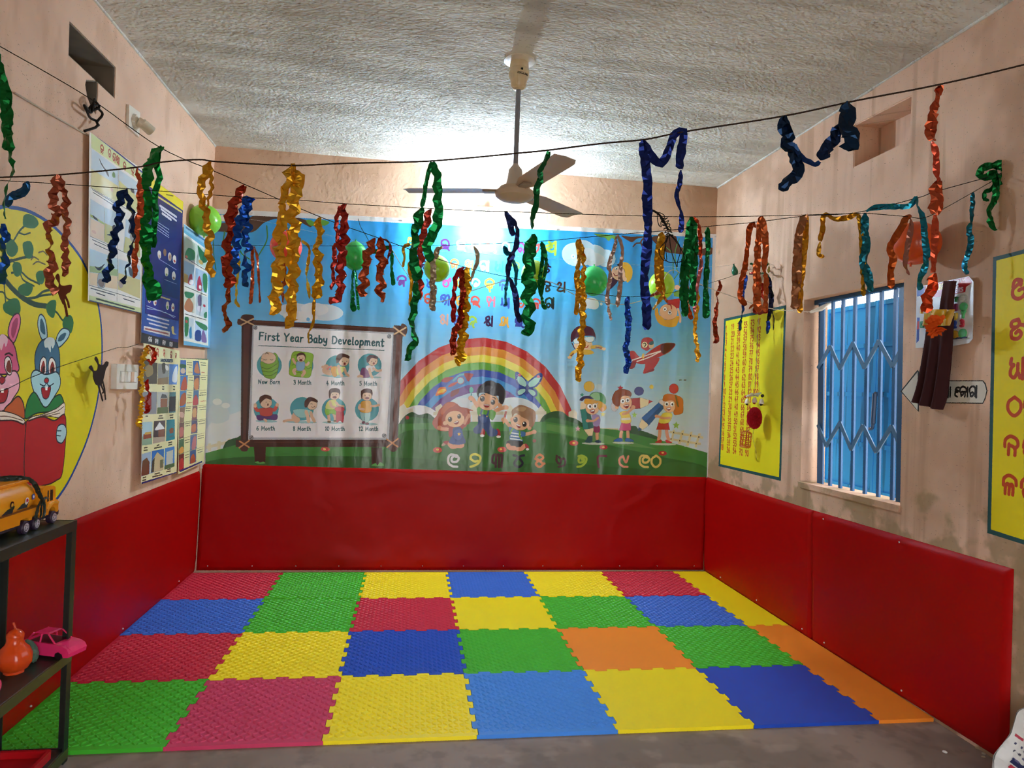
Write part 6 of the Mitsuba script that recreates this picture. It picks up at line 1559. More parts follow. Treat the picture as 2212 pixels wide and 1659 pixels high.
# ------------------------------------------------------------------ left wall: painted mural, posters, switchboard, lamp holder
mur = thing('wall_mural', 'yellow oval wall painting of two rabbits reading a red book', 'wall painting')
paint('''
motif yellow_ground
S #d9cc14/#1c3f88:14 -2694.8,1886.5 -2452.0,2015.9 -2384.0,2033.3 -2273.6,2047.1 -2136.7,2039.4 -2014.6,2012.5 -1897.1,1971.7 -1805.2,1921.3 -1703.7,1833.2 -1633.9,1726.2 -1595.7,1616.5 -1580.3,1480.7 -1594.9,1344.0 -1631.0,1227.6 -1695.6,1107.3 -1797.6,988.1 -1890.2,908.7 -1992.3,860.6 -2161.6,837.8 -2409.9,872.7 -2670.1,986.4 -2824.9,1357.2 -2806.0,1646.7
motif painted_branch
C #173a1a w22.2 -2455.6,1798.7 -2407.3,1765.5 -2345.2,1732.7 -2268.0,1706.8 -2187.5,1694.3 -2103.5,1697.7
C #173a1a w10.5 -2412.1,1819.8 -2343.2,1845.9 -2270.1,1870.0 -2225.0,1878.3
C #173a1a w8.0 -2400.1,1815.0 -2367.0,1841.6 -2328.6,1820.1
C #173a1a w8.1 -2361.3,1912.8 -2328.5,1955.1 -2293.5,1984.5 -2255.9,1996.7
C #173a1a w6.4 -2328.2,1951.7 -2290.6,1952.7 -2253.2,1968.1
C #173a1a w8.1 -2362.7,1793.4 -2302.5,1806.6 -2249.7,1789.6 -2168.0,1779.4
C #173a1a w7.5 -2308.4,1802.1 -2280.9,1777.6 -2207.8,1766.2
C #173a1a w10.5 -2268.0,1706.8 -2190.3,1723.9 -2137.5,1753.3 -2074.0,1769.6
C #173a1a w8.9 -2203.3,1718.5 -2136.1,1738.3 -2072.1,1750.4
C #173a1a w6.2 -2405.5,1745.1 -2389.9,1698.8 -2341.5,1690.8
C #173a1a w9.4 -2103.5,1697.7 -2027.6,1680.9 -1978.4,1653.8 -1929.1,1642.0
C #173a1a w6.9 -2437.1,1713.4 -2402.6,1711.1 -2387.5,1671.4
motif painted_leaves
S #1c6428 -2307.2,1995.7 -2303.3,2021.7 -2272.6,2036.4 -2226.5,2036.7 -2197.6,2017.6 -2222.4,1993.3 -2267.7,1983.1 -2299.7,1983.0
motif painted_leaves
S #1c6428 -2406.6,1889.6 -2391.2,1913.6 -2361.6,1916.3 -2329.2,1894.6 -2339.1,1867.9 -2367.9,1852.0 -2398.2,1860.2
motif painted_leaves
S #1c6428 -2299.8,1914.8 -2275.7,1930.5 -2243.4,1933.6 -2223.8,1908.0 -2237.7,1872.2 -2269.8,1866.4 -2290.7,1884.2
motif painted_leaves
S #1c6428 -2359.2,1822.0 -2336.6,1840.0 -2305.1,1834.9 -2296.3,1807.6 -2319.4,1786.1 -2344.2,1789.3
motif painted_leaves
S #1c6428 -2198.6,1812.3 -2179.8,1830.2 -2145.3,1834.4 -2131.8,1811.4 -2147.4,1782.4 -2182.3,1784.8
motif painted_leaves
S #1c6428 -2315.6,1743.8 -2285.9,1762.4 -2241.6,1772.5 -2213.7,1758.0 -2237.2,1725.3 -2281.9,1719.6 -2307.8,1727.0
motif painted_leaves
S #1c6428 -2404.7,1669.4 -2377.0,1686.5 -2336.4,1702.0 -2304.9,1695.2 -2291.8,1660.8 -2317.9,1633.0 -2360.7,1635.9 -2396.9,1646.1
motif painted_leaves
S #1c6428 -2110.9,1699.2 -2076.9,1724.0 -2035.3,1727.5 -2035.9,1687.9 -2047.8,1655.2 -2082.4,1659.7 -2104.4,1676.8
motif painted_leaves
S #1c6428 -1970.2,1650.5 -1948.5,1672.8 -1903.4,1678.9 -1877.0,1650.7 -1892.3,1603.8 -1933.0,1600.8 -1967.3,1622.5
motif painted_bird
C #5a4a1a w5.8 -2237.0,1865.0 -2218.4,1879.5 -2184.0,1874.5
C #5a4a1a w5.9 -2222.3,1849.2 -2190.0,1866.0 -2134.0,1864.4
C #5a4a1a w6.0 -2186.6,1902.5 -2153.0,1914.2 -2123.6,1904.6
motif painted_rabbit
S #e07098/#3a1820:6 -2363.7,1562.1 -2357.9,1604.6 -2330.8,1638.9 -2300.4,1645.5 -2287.9,1617.9 -2300.2,1573.8 -2327.3,1532.7
S #a83a60 -2345.3,1570.5 -2340.0,1606.2 -2317.6,1629.5 -2304.4,1620.0 -2313.2,1580.0 -2331.3,1550.2
S #d8628a/#3a1820:6 -2475.3,1514.1 -2412.0,1555.3 -2365.1,1551.5 -2320.3,1522.5 -2297.4,1473.5 -2292.9,1423.3 -2467.4,1420.5
S #f0c8d4 -2412.0,1555.3 -2389.4,1560.3 -2364.5,1544.6 -2373.8,1516.1 -2386.7,1529.3 -2401.5,1500.8 -2415.0,1524.2
S #eeb0c4/#3a1820:6 -2466.3,1407.1 -2423.2,1421.2 -2375.4,1401.1 -2347.4,1418.9 -2305.6,1426.7 -2278.4,1401.9 -2274.4,1358.5 -2308.6,1323.1 -2353.2,1281.9 -2410.8,1277.3 -2457.1,1299.4
S #f4ece8/#3a1820:5 -2372.7,1436.0 -2375.7,1470.7 -2352.8,1480.0 -2332.8,1458.1 -2329.4,1419.2 -2346.8,1411.9
S #7a3020 -2363.8,1429.2 -2361.5,1457.2 -2345.6,1466.2 -2334.0,1443.9 -2335.4,1419.1
C #3a1820 w7.2 -2377.0,1486.0 -2354.0,1492.6 -2329.2,1485.1
S #a01c28/#3a1820:4 -2403.8,1394.0 -2387.4,1404.5 -2369.3,1397.7 -2371.6,1383.7 -2390.8,1376.8
S #a01820/#3a1820:5 -2439.1,1346.3 -2394.1,1349.1 -2348.1,1359.1 -2351.0,1324.0 -2373.1,1307.1 -2413.7,1311.7
P #f4ece8 -2392.7,1359.5 -2371.9,1360.7 -2372.8,1344.0 -2389.1,1344.2
motif painted_rabbit
S #a8d0da/#16283a:6 -2152.3,1584.7 -2166.8,1621.3 -2158.7,1652.2 -2139.7,1658.6 -2112.5,1641.4 -2093.7,1596.7 -2093.6,1565.8 -2125.8,1557.6
S #2a5a70 -2141.9,1593.0 -2149.7,1630.4 -2138.2,1642.8 -2115.9,1618.0 -2106.6,1580.3
S #a8d0da/#16283a:6 -2018.5,1558.8 -2003.3,1591.6 -1966.7,1616.1 -1918.1,1614.2 -1907.9,1594.4 -1937.3,1563.8 -1997.4,1532.1
S #2a5a70 -2003.2,1559.7 -1987.1,1584.8 -1949.0,1599.6 -1937.0,1592.3 -1961.6,1566.3
S #3a6a88/#16283a:6 -2172.5,1462.9 -2169.9,1508.1 -2138.9,1547.6 -2083.5,1566.4 -2023.1,1558.5 -1988.1,1516.5 -1976.2,1444.6 -1984.6,1404.3 -2058.8,1388.1 -2146.9,1410.6
S #d4e8ec -2101.4,1526.7 -2111.1,1553.1 -2079.5,1570.6 -2039.3,1569.3 -2026.8,1550.4 -2042.5,1525.8 -2055.6,1536.9 -2058.8,1509.3 -2079.7,1527.8
S #f4f0ea/#16283a:5 -2130.9,1418.4 -2135.2,1464.0 -2114.8,1487.7 -2089.4,1477.0 -2084.5,1426.8 -2101.4,1407.2
S #f4f0ea/#16283a:5 -2058.5,1415.5 -2069.3,1466.0 -2046.4,1488.7 -2014.0,1467.6 -2005.1,1424.1 -2023.4,1408.0
S #8a2a22 -2125.6,1422.3 -2122.8,1452.9 -2107.7,1472.5 -2094.0,1449.8 -2097.1,1422.7
S #8a2a22 -2053.3,1423.4 -2053.2,1452.4 -2037.1,1470.9 -2019.9,1450.0 -2023.1,1421.4
S #2a1410 -2114.6,1426.3 -2112.2,1445.5 -2099.7,1449.7 -2097.5,1426.5
S #2a1410 -2044.6,1425.1 -2042.0,1444.8 -2028.7,1447.5 -2026.6,1425.3
S #a8d8e2/#16283a:6 -2192.5,1387.7 -2188.9,1421.3 -2155.9,1433.2 -2098.1,1417.3 -2054.4,1419.4 -2002.4,1428.1 -1969.0,1404.5 -1968.1,1364.1 -2007.5,1324.5 -2042.1,1293.7 -2077.5,1279.2 -2115.3,1299.7 -2160.4,1335.0
E #b0242c/#16283a:4 -2078.1,1391.1 17.5|10.9
C #16283a w5.2 -2126.9,1376.4 -2093.4,1368.7 -2077.1,1380.3 -2053.9,1368.5 -2020.5,1378.7
S #a01820/#16283a:4 -2114.1,1361.1 -2078.1,1360.8 -2041.6,1364.5 -2052.7,1325.4 -2078.0,1314.2 -2102.2,1326.3
P #f4ece8 -2085.9,1366.3 -2065.6,1367.0 -2066.9,1350.6 -2083.0,1350.8
motif painted_jacket
S #c05c28/#2a1810:6 -2364.8,1278.9 -2319.6,1309.1 -2278.1,1329.7 -2244.2,1307.1 -2227.9,1269.8 -2227.8,1240.4 -2315.1,1259.1
S #1f7a3a/#122a18:6 -2218.6,1239.9 -2217.1,1295.3 -2187.6,1335.4 -2153.9,1338.7 -2077.5,1279.2 -2007.1,1320.5 -1953.4,1327.6 -1915.9,1273.5 -1938.4,1258.1 -2132.4,1258.3
motif painted_book
S #e8dccc/#3a2418:4 -2454.9,1272.3 -2387.8,1276.3 -2315.8,1266.3 -2245.0,1244.9 -2217.3,1225.1 -2235.8,1215.1 -2337.2,1235.5 -2452.3,1241.9
S #e8dccc/#3a2418:4 -2213.4,1226.3 -2172.4,1245.0 -2089.4,1252.6 -1986.9,1272.0 -1922.8,1294.3 -1914.2,1257.1 -1935.5,1229.4 -2074.1,1244.1 -2158.1,1236.8 -2203.3,1216.9
C #6a5040 w3.5 -2431.5,1257.7 -2338.9,1254.6 -2237.5,1233.6
C #6a5040 w4.0 -2198.0,1231.4 -2103.0,1245.5 -1985.6,1258.4 -1924.4,1277.9
C #6a5040 w4.0 -2184.2,1226.9 -2073.7,1240.2 -1953.6,1250.6
S #b01c20/#3a1010:6 -2517.4,1255.3 -2384.8,1241.6 -2300.9,1237.0 -2236.2,1218.8 -2214.2,1206.4 -2193.2,977.9 -2497.1,1009.3
S #b01c20/#3a1010:6 -2214.2,1206.4 -2184.6,1230.7 -2088.3,1240.9 -1997.2,1220.5 -1912.5,1240.6 -1894.2,1140.6 -1907.7,985.4 -1955.8,959.3 -2045.9,952.4 -2193.2,977.9
S #a8d0da/#16283a:6 -1976.1,1163.1 -1963.6,1194.5 -1924.6,1200.2 -1895.1,1181.9 -1891.7,1148.6 -1924.3,1118.4 -1965.0,1130.0
C #16283a w4.5 -1969.5,1174.7 -1937.8,1172.5
C #16283a w4.5 -1970.6,1154.6 -1940.4,1150.7''', mur, frL, .0012, 'wall_art_mat')
def poster(label, outline, art, d, curl=.0, cat='poster'):
    k = thing('poster', label, cat)
    put('sheet', slab(Polygon(outline), d - .0012, d, frL), 'paper_mat', k, color='#e4e2dc')
    paint(art, k, frL, d + .0006, 'paper_mat', clip=affinity.scale(Polygon(outline), 1000, 1000, origin=(0, 0)))
    return k
poster('tall white poster of the crow and pitcher story with six pictures', [(-1.863, 2.508), (-1.205, 2.527), (-1.164, 1.761), (-1.795, 1.758)], '''
motif heading
P #2a3a78 -1853.9,2516.3 -1228.2,2515.4 -1227.0,2506.3 -1853.2,2509.7
P #c8d49c -1847.5,2508.0 -1219.0,2505.5 -1228.9,2458.2 -1840.6,2444.3
G #9c4038 -1734.3,2472.7 h39.6 T:ka
G #9c4038 -1655.7,2479.9 h40.5 T:ra
G #9c4038 -1585.1,2477.8 h41.4 T:pa aa
G #9c4038 -1484,2473 h39.8 T:ka
G #9c4038 -1384,2477 h41.0 T:na
motif picture
P #b9cfdc -1837.1,2442.9 -1554.2,2438.7 -1537.7,2275.3 -1827.2,2268.1
P #d2cd9a -1829.6,2352.5 -1544.3,2354.8 -1537.7,2275.3 -1827.2,2268.1
S #3a3a40 -1758.4,2423.7 -1720.5,2403.1 -1663.9,2387.6 -1655.4,2367.7 -1700.6,2387.3 -1738.4,2402.9
S #5f8a5a -1620.0,2389.7 -1600.6,2409.9 -1581.4,2390.0 -1606.1,2379.7
E #c8a890 -1611.8,2318.3 14.9|9.9
motif picture
P #bccfda -1547,2438 -1266,2441 -1247,2289 -1535,2276
P #c9c890 -1541,2385 -1256,2362 -1247,2289 -1535,2276
S #3a3a40 -1402,2384 -1366,2391 -1349,2374 -1386,2370
S #6a8a50 -1305,2380 -1259,2386 -1255,2350 -1286,2354
motif caption
P #e6e4de -1827.2,2268.1 -1537.7,2275.3 -1534.9,2229.5 -1824.9,2226.2
L #55555a w3.8 -1809.8,2263.5 -1560.0,2262.5
L #55555a w3.8 -1803.1,2253.6 -1551.8,2248.5
motif picture
P #b8ccd8 -1824.0,2218.5 -1681.3,2215.2 -1669.5,2056.3 -1809.4,2051.4
P #a0b060 -1816.8,2151.1 -1673.0,2142.0 -1672.1,2133.9 -1815.4,2138.1
P #dcc8b0 -1814.8,2132.9 -1672.1,2133.9 -1669.5,2056.3 -1809.4,2051.4
S #2e2e34 -1797.6,2150.5 -1757.0,2146.9 -1738.5,2137.7 -1773.3,2137.5
E #d0b0a0 -1772.6,2078.2 22.4|7.4
motif picture
P #b8ccd8 -1677.7,2216.1 -1542.3,2224.8 -1549.0,2055.2 -1665.9,2057.1
P #b8b878 -1669.5,2142.9 -1533.4,2148.5 -1549.0,2055.2 -1665.9,2057.1
S #2e2e34 -1586,2148 -1554,2158 -1543,2117 -1580,2101 -1643,2093 -1589,2116
motif picture
P #b8ccd8 -1439,2218 -1254,2224 -1233,2058 -1447,2049
P #b8b878 -1435,2129 -1243,2132 -1233,2058 -1447,2049
S #34343a -1393,2192 -1374,2215 -1355,2183 -1335,2199 -1367,2162 -1403,2157
E #8a8a80 -1336,2144 43.6|24.0
motif caption
P #e6e4de -1809.1,2048.8 -1548.7,2052.4 -1546.6,2012.3 -1808.2,2008.9
L #55555a w3.8 -1785.6,2040.3 -1566.8,2040.2
L #55555a w3.9 -1766.9,2025.3 -1564.9,2023.3
motif picture
P #b8d0dc -1806.8,1995.8 -1505.6,2002.4 -1496.6,1857.1 -1792.0,1837.6
P #9aae7a -1798.3,1917.1 -1499.5,1950.6 -1498.1,1915.7 -1797.6,1890.4
P #dcc8a8 -1797.3,1887.8 -1498.1,1915.7 -1496.0,1851.4 -1791.4,1832.4
S #2e2e34 -1750.2,1925.3 -1720.6,1922.2 -1686.1,1933.5 -1645.7,1954.5 -1673.3,1927.3 -1695.8,1912.5 -1725.5,1913.1
S #9aa8b0/#5a5a60:2 -1706.0,1897.0 -1670.6,1902.7 -1637.6,1882.6 -1639.4,1843.0 -1698.8,1831.9 -1716.1,1859.7
E #7a6a60 -1675.2,1857.4 33.4|19.2
motif picture
P #b8ccd8 -1500,2003 -1228,2015 -1206,1840 -1488,1852
P #c9c088 -1492,1934 -1218,1940 -1206,1840 -1488,1852
E #a89a90 -1459,1883 27.1|19.8
S #34343a -1375,1984 -1330,1979 -1296,1947 -1355,1944
motif caption
P #e6e4de -1790.8,1827.1 -1497.2,1839.5 -1494.5,1792.8 -1786.8,1790.0
L #55555a w5.4 -1776.3,1818.3 -1521.5,1818.7
L #55555a w5.5 -1719.4,1804.3 -1628.6,1802.1
P #e6e4de -1493,1840 -1205,1834 -1199,1790 -1489,1793
L #55555a w5.4 -1419,1814 -1280,1812
L #55585c w3.1 -1793.3,1829.4 -1204.5,1830.8
L #55585c w2.5 -1557,2438 -1492,1793
L #55585c w2.2 -1827.2,2268.1 -1244.5,2270.5
L #55585c w2.3 -1809.4,2051.4 -1231.7,2045.7
motif footer
P #c2d0a0 -1788.5,1784.4 -1191.5,1790.8 -1188.3,1765.6 -1786.2,1763.2
L #3a4438 w7.9 -1716.4,1777.2 -1275.1,1775.4
P #22305e -1786.2,1763.2 -1188.3,1765.6 -1179.5,1758.8 -1785.5,1756.8''', .020)
poster('dark blue printed banner with a yellow top strip and white Odia text', [(-1.229, 2.512), (-0.620, 2.523), (-0.578, 1.602), (-1.176, 1.602)], '''
motif yellow_strip
P #e0d030 -1246,2518 -607,2526 -618,2465 -1238,2462
L #5a5018 w6.1 -912,2487 -799,2510
motif blue_ground
P #221c60 -1238,2462 -619,2468 -571,1597 -1187,1596
P #2b4fa0 -1227,1911 -1153,1916 -1142,1767 -597,1774 -580,1659 -1194,1649
P #2a2280 -1144,1899 -626,1908 -607,1780 -1135,1771
motif lettering
L #c8b86a w11.6 -1049,2440 -637,2453
L #c8c4d8 w13.8 -1003,2399 -726,2401
L #c8c4d8 w11.9 -984,2385 -723,2378
L #c8c4d8 w14.0 -964,2365 -814,2363
L #a8a8c8 w3.9 -1030,2299 -842,2298
L #a8a8c8 w3.9 -1029,2287 -839,2279
L #a8a8c8 w3.9 -1027,2272 -837,2263
L #a8a8c8 w3.9 -1025,2257 -835,2251
L #b8a878 w9.8 -1040,1885 -766,1888
L #d0d4e8 w8.7 -1095,1763 -766,1759
L #d0d4e8 w8.6 -1108,1740 -763,1736
L #d0d4e8 w8.7 -1074,1719 -787,1714
L #a8b4d8 w3.8 -1125,1811 -658,1796
L #a8b4d8 w3.8 -1115,1797 -879,1807
L #a8b4d8 w4.2 -835,1805 -676,1787
L #8a8ab8 w4.0 -979,2098 -681,2084
L #8a8ab8 w4.2 -870,1995 -668,1998
motif round_picture
E #d8cfc8/#e8e8ee:2 -974,2124 26.2|22.1
E #b89a80 -972,2114 14.7|9.8
motif round_picture
E #7a5a40/#3a2a50:2 -889,2152 27.3|22.5
motif round_picture
E #c8b8a8/#e8e8ee:2 -805,2142 28.5|24.3
E #a06a50 -805,2142 14.2|12.8
motif round_picture
E #d8d4cc/#e8e8ee:2 -723,2141 31.4|24.8
E #a83a30 -722,2131 18.5|7.8
motif round_picture
E #e0dcd0/#e8e8ee:2 -845,2044 29.6|25.4
E #8a9a50 -843,2028 17.5|7.6
motif round_picture
E #e0dcd0/#e8e8ee:2 -722,2040 31.5|26.2
E #8a6a50 -720,2027 18.5|9.2
motif round_picture
E #e0dcd0/#e8e8ee:2 -1087,1855 23.2|22.8
E #7a5a50 -1085,1843 12.4|8.4
motif round_picture
E #e0dcd0/#e8e8ee:2 -1003,1850 24.2|23.3
E #a04a40 -994,1841 13.0|7.4
motif round_picture
E #e0dcd0/#e8e8ee:2 -802,1848 24.9|24.5
E #7a9a50 -801,1838 14.3|9.0
motif round_picture
E #e0dcd0/#e8e8ee:2 -710,1848 26.1|25.1
E #a03a30 -704,1845 14.9|7.9
motif strip
P #d8d4d8 -1144,1698 -738,1695 -738,1665 -1145,1673
L #a05a5a w9.5 -1124,1684 -764,1680
S #d8d090 -715,1724 -678,1733 -663,1694 -614,1691 -690,1685
motif footer
P #17161c -1187,1655 -575,1628 -574,1595 -1184,1596
P #17161c -1181,1659 -581,1638 -574,1595 -1180,1599
G #dcdce0 -1046,1629 h27.5 T:ja i
G #dcdce0 -948,1625 h26.3 T:ra ma
G #dcdce0 -828,1623 h27.1 T:ka na
G #dcdce0 -709,1620 h27.9 T:pa ra''', .024)
poster('white poster of six village pictures with a light blue border', [(-0.608, 2.389), (-0.089, 2.386), (0.124, 1.638), (-0.495, 1.628)], '''
motif border
P #6aa8cc -617,2386 -86,2383 145,1624 -503,1621
P #8ab8d8 -606,2385 -112,2385 -106,2348 -601,2352
L #4a6a90 w11.6 -564,2374 -135,2373
P #e2e4e0 -595,2333 -89,2321 35,1651 -498,1657
motif picture
P #b8ccb8 -592,2316 -361,2311 -342,2191 -577,2184
S #4f8a4a -504,2254 -375,2258 -367,2208 -472,2182 -557,2191
E #c86a4a -527,2194 24.3|9.5
motif picture
P #bcd0c4 -350,2314 -86,2306 -79,2184 -330,2186
S #2f6a38 -315,2306 -219,2295 -93,2273 -112,2232 -231,2218
E #b89a50 -230,2211 50.8|14.5
motif picture
P #a9c4dc -570,2165 -361,2170 -351,2033 -553,2029
P #c8a850 -558,2084 -478,2082 -471,2030 -553,2029
S #b03a3a -457,2078 -406,2101 -385,2039 -471,2030
S #e8e0e0 -432,2061 -367,2063 -374,2037 -450,2033
motif picture
P #a9c4dc -337,2156 -75,2161 -64,2016 -315,2020
S #3a7a40 -170,2138 -71,2139 -66,2031 -141,2036
S #a83048 -280,2084 -238,2113 -181,2054 -199,2021 -281,2017
E #e8e4e0 -214,2041 32.5|14.7
motif picture
P #d0d0b8 -542,1981 -321,1986 -312,1852 -527,1851
S #3f7a48 -524,1970 -343,1980 -393,1944 -499,1938
S #b07040 -513,1894 -435,1939 -342,1900 -379,1852 -507,1856
motif picture
P #c0ccd0 -299,1985 -47,1995 -22,1842 -277,1848
S #6a5a78 -261,1968 -195,1991 -172,1926 -228,1905
E #d8d4e0 -203,1893 58.4|20.7
E #b02a38 -106,1926 29.2|9.0
S #3f7a48 -103,1873 -42,1887 -36,1849 -93,1843
motif picture
P #c4d0d4 -511,1810 -317,1814 -307,1676 -496,1671
S #2f7038 -500,1811 -427,1811 -421,1704 -483,1693
E #b8483a -465,1783 25.0|9.8
S #3a80b0 -403,1727 -364,1759 -342,1688 -385,1682
motif picture
P #b4cce0 -294,1809 -15,1796 1,1668 -279,1670
S #3a7a40 -281,1803 -27,1791 -33,1756 -182,1767
S #2a3a80 -280,1722 -227,1748 -154,1739 -145,1679 -262,1675
S #7a5a90 -129,1733 -83,1752 -8,1679 -119,1673
motif caption
P #e2dfd2 -577,2184 -79,2184 -75,2165 -574,2167
P #e2dfd2 -550,2005 -51,2014 -47,1995 -547,1984
P #e2dfd2 -524,1830 -22,1842 -19,1823 -521,1813
L #55504a w4.8 -503,1829 -46,1831
L #55504a w4.7 -529,2004 -74,2003
L #55504a w4.7 -556,2185 -102,2174
P #e2dfd2 -496,1667 6,1669 8,1657 -494,1656
P #2a4a88 -410,1630 129,1640 132,1624 -408,1616''', .030)
poster('yellow poster of twelve house pictures with red heading', [(-1.195, 1.601), (-0.617, 1.586), (-0.556, 0.811), (-1.128, 0.821)], '''
motif ground
P #e2deb0 -1233,1607 -609,1590 -537,802 -1147,817
motif heading
P #e0a030 -1174,1570 -1143,1574 -1138,1530 -1168,1526
G #b03a28 -1077,1555 h43.0 T:ga
G #b03a28 -985,1559 h44.1 T:ru
G #b03a28 -880,1559 h42.6 T:ha
G #8a2a20 -762,1555 h41.1 T:pa
G #8a2a20 -676,1551 h33.5 T:ka
P #c8d8b8 -939,1527 -720,1529 -717,1510 -937,1507
T #1a2a4a -926,1508 -725,1511 h14.8 w5.1 T:HOUSES
motif picture
P #4a443c -1182,1510 -976,1497 -967,1377 -1168,1378
S #8a7a50 -1155,1467 -1069,1489 -1036,1438 -1123,1417
motif picture
P #8a8a88 -970,1496 -791,1498 -782,1376 -960,1374
S #4a4640 -907,1494 -850,1498 -843,1447 -885,1441
S #d8d8d4 -849,1490 -796,1480 -801,1458 -838,1463
P #8a7458 -958,1408 -788,1420 -782,1376 -960,1374
motif picture
P #5a8fd8 -787,1498 -624,1499 -635,1374 -774,1374
S #dce8f4 -721,1426 -688,1472 -642,1484 -638,1393 -716,1393
motif picture
P #8a9098 -1169,1335 -962,1332 -951,1203 -1156,1210
P #8a3438 -1147,1307 -1048,1331 -1035,1233 -1131,1231
motif picture
P #b8bcb8 -955,1332 -768,1327 -765,1200 -944,1203
P #484c50 -901,1294 -876,1320 -810,1311 -785,1292
P #8a5a40 -901,1291 -785,1289 -785,1234 -893,1235
P #5a6a40 -942,1240 -771,1239 -765,1200 -944,1203
motif picture
P #4a7a80 -760,1327 -644,1328 -634,1198 -753,1200
P #30343a -756,1299 -640,1300 -633,1206 -751,1208
motif picture
P #a8c8d4 -1164,1168 -1006,1162 -996,1031 -1156,1038
P #8aa890 -1156,1088 -1000,1081 -996,1031 -1156,1038
P #8a3c28 -1133,1098 -1019,1103 -1014,1069 -1129,1071
P #c8a040 -1109,1107 -1019,1106 -1017,1092 -1120,1095
motif picture
P #4a4044 -987,1163 -804,1159 -794,1032 -986,1033
P #e0e4e8 -967,1115 -896,1153 -812,1113 -818,1102 -959,1109
P #7a4a38 -911,1109 -811,1107 -812,1061 -906,1066
P #b0a090 -988,1070 -798,1060 -794,1032 -986,1033
motif picture
P #1f8090 -785,1160 -639,1156 -621,1029 -774,1030
P #7a4a30 -728,1096 -691,1108 -651,1100 -655,1072 -717,1073
L #5a6a70 w5.6 -715,1054 -645,1054
motif picture
P #9fb4cc -1154,990 -1007,991 -1001,863 -1141,864
P #6a4030 -1127,950 -1066,963 -1023,933 -1020,863 -1135,866
motif picture
P #3a70b8 -994,992 -802,987 -792,858 -994,865
P #c8b890 -983,934 -908,978 -803,935 -792,858 -988,867
P #4a4438 -983,934 -945,950 -948,867 -988,867
P #6a6a50 -859,925 -809,925 -802,875 -852,876
motif picture
P #4a84c8 -788,988 -619,986 -601,856 -778,858
P #c0c4bc -755,963 -640,966 -634,866 -750,874
P #4a6a48 -774,883 -604,880 -601,856 -778,858
motif caption
L #4a4638 w7.2 -1124,1369 -1098,1368
L #4a4638 w7.9 -882,1362 -853,1360
L #4a4638 w7.9 -880,1347 -851,1346
L #4a4638 w8.4 -696,1361 -668,1359
L #4a4638 w8.4 -694,1344 -665,1343
L #4a4638 w7.2 -1114,1198 -1083,1197
L #4a4638 w7.8 -908,1190 -859,1189
L #4a4638 w7.8 -920,1176 -842,1174
L #4a4638 w8.3 -733,1185 -671,1185
L #4a4638 w8.3 -723,1170 -669,1169
L #4a4638 w7.2 -1111,1021 -1066,1020
L #4a4638 w7.2 -1115,1007 -1064,1005
L #4a4638 w7.8 -920,1017 -885,1018
L #4a4638 w7.7 -959,1005 -841,1003
L #4a4638 w8.3 -732,1016 -671,1016
L #4a4638 w8.3 -730,1002 -669,1002
L #4a4638 w7.3 -1109,855 -1064,853
L #4a4638 w7.2 -1113,840 -1062,838
L #4a4638 w7.8 -932,852 -856,849
L #4a4638 w7.7 -965,840 -811,833
L #4a4638 w8.4 -725,852 -671,851
L #4a4638 w8.3 -738,840 -669,836
motif footer
P #24306c -1124,832 -555,816 -553,804 -1123,819''', .045)
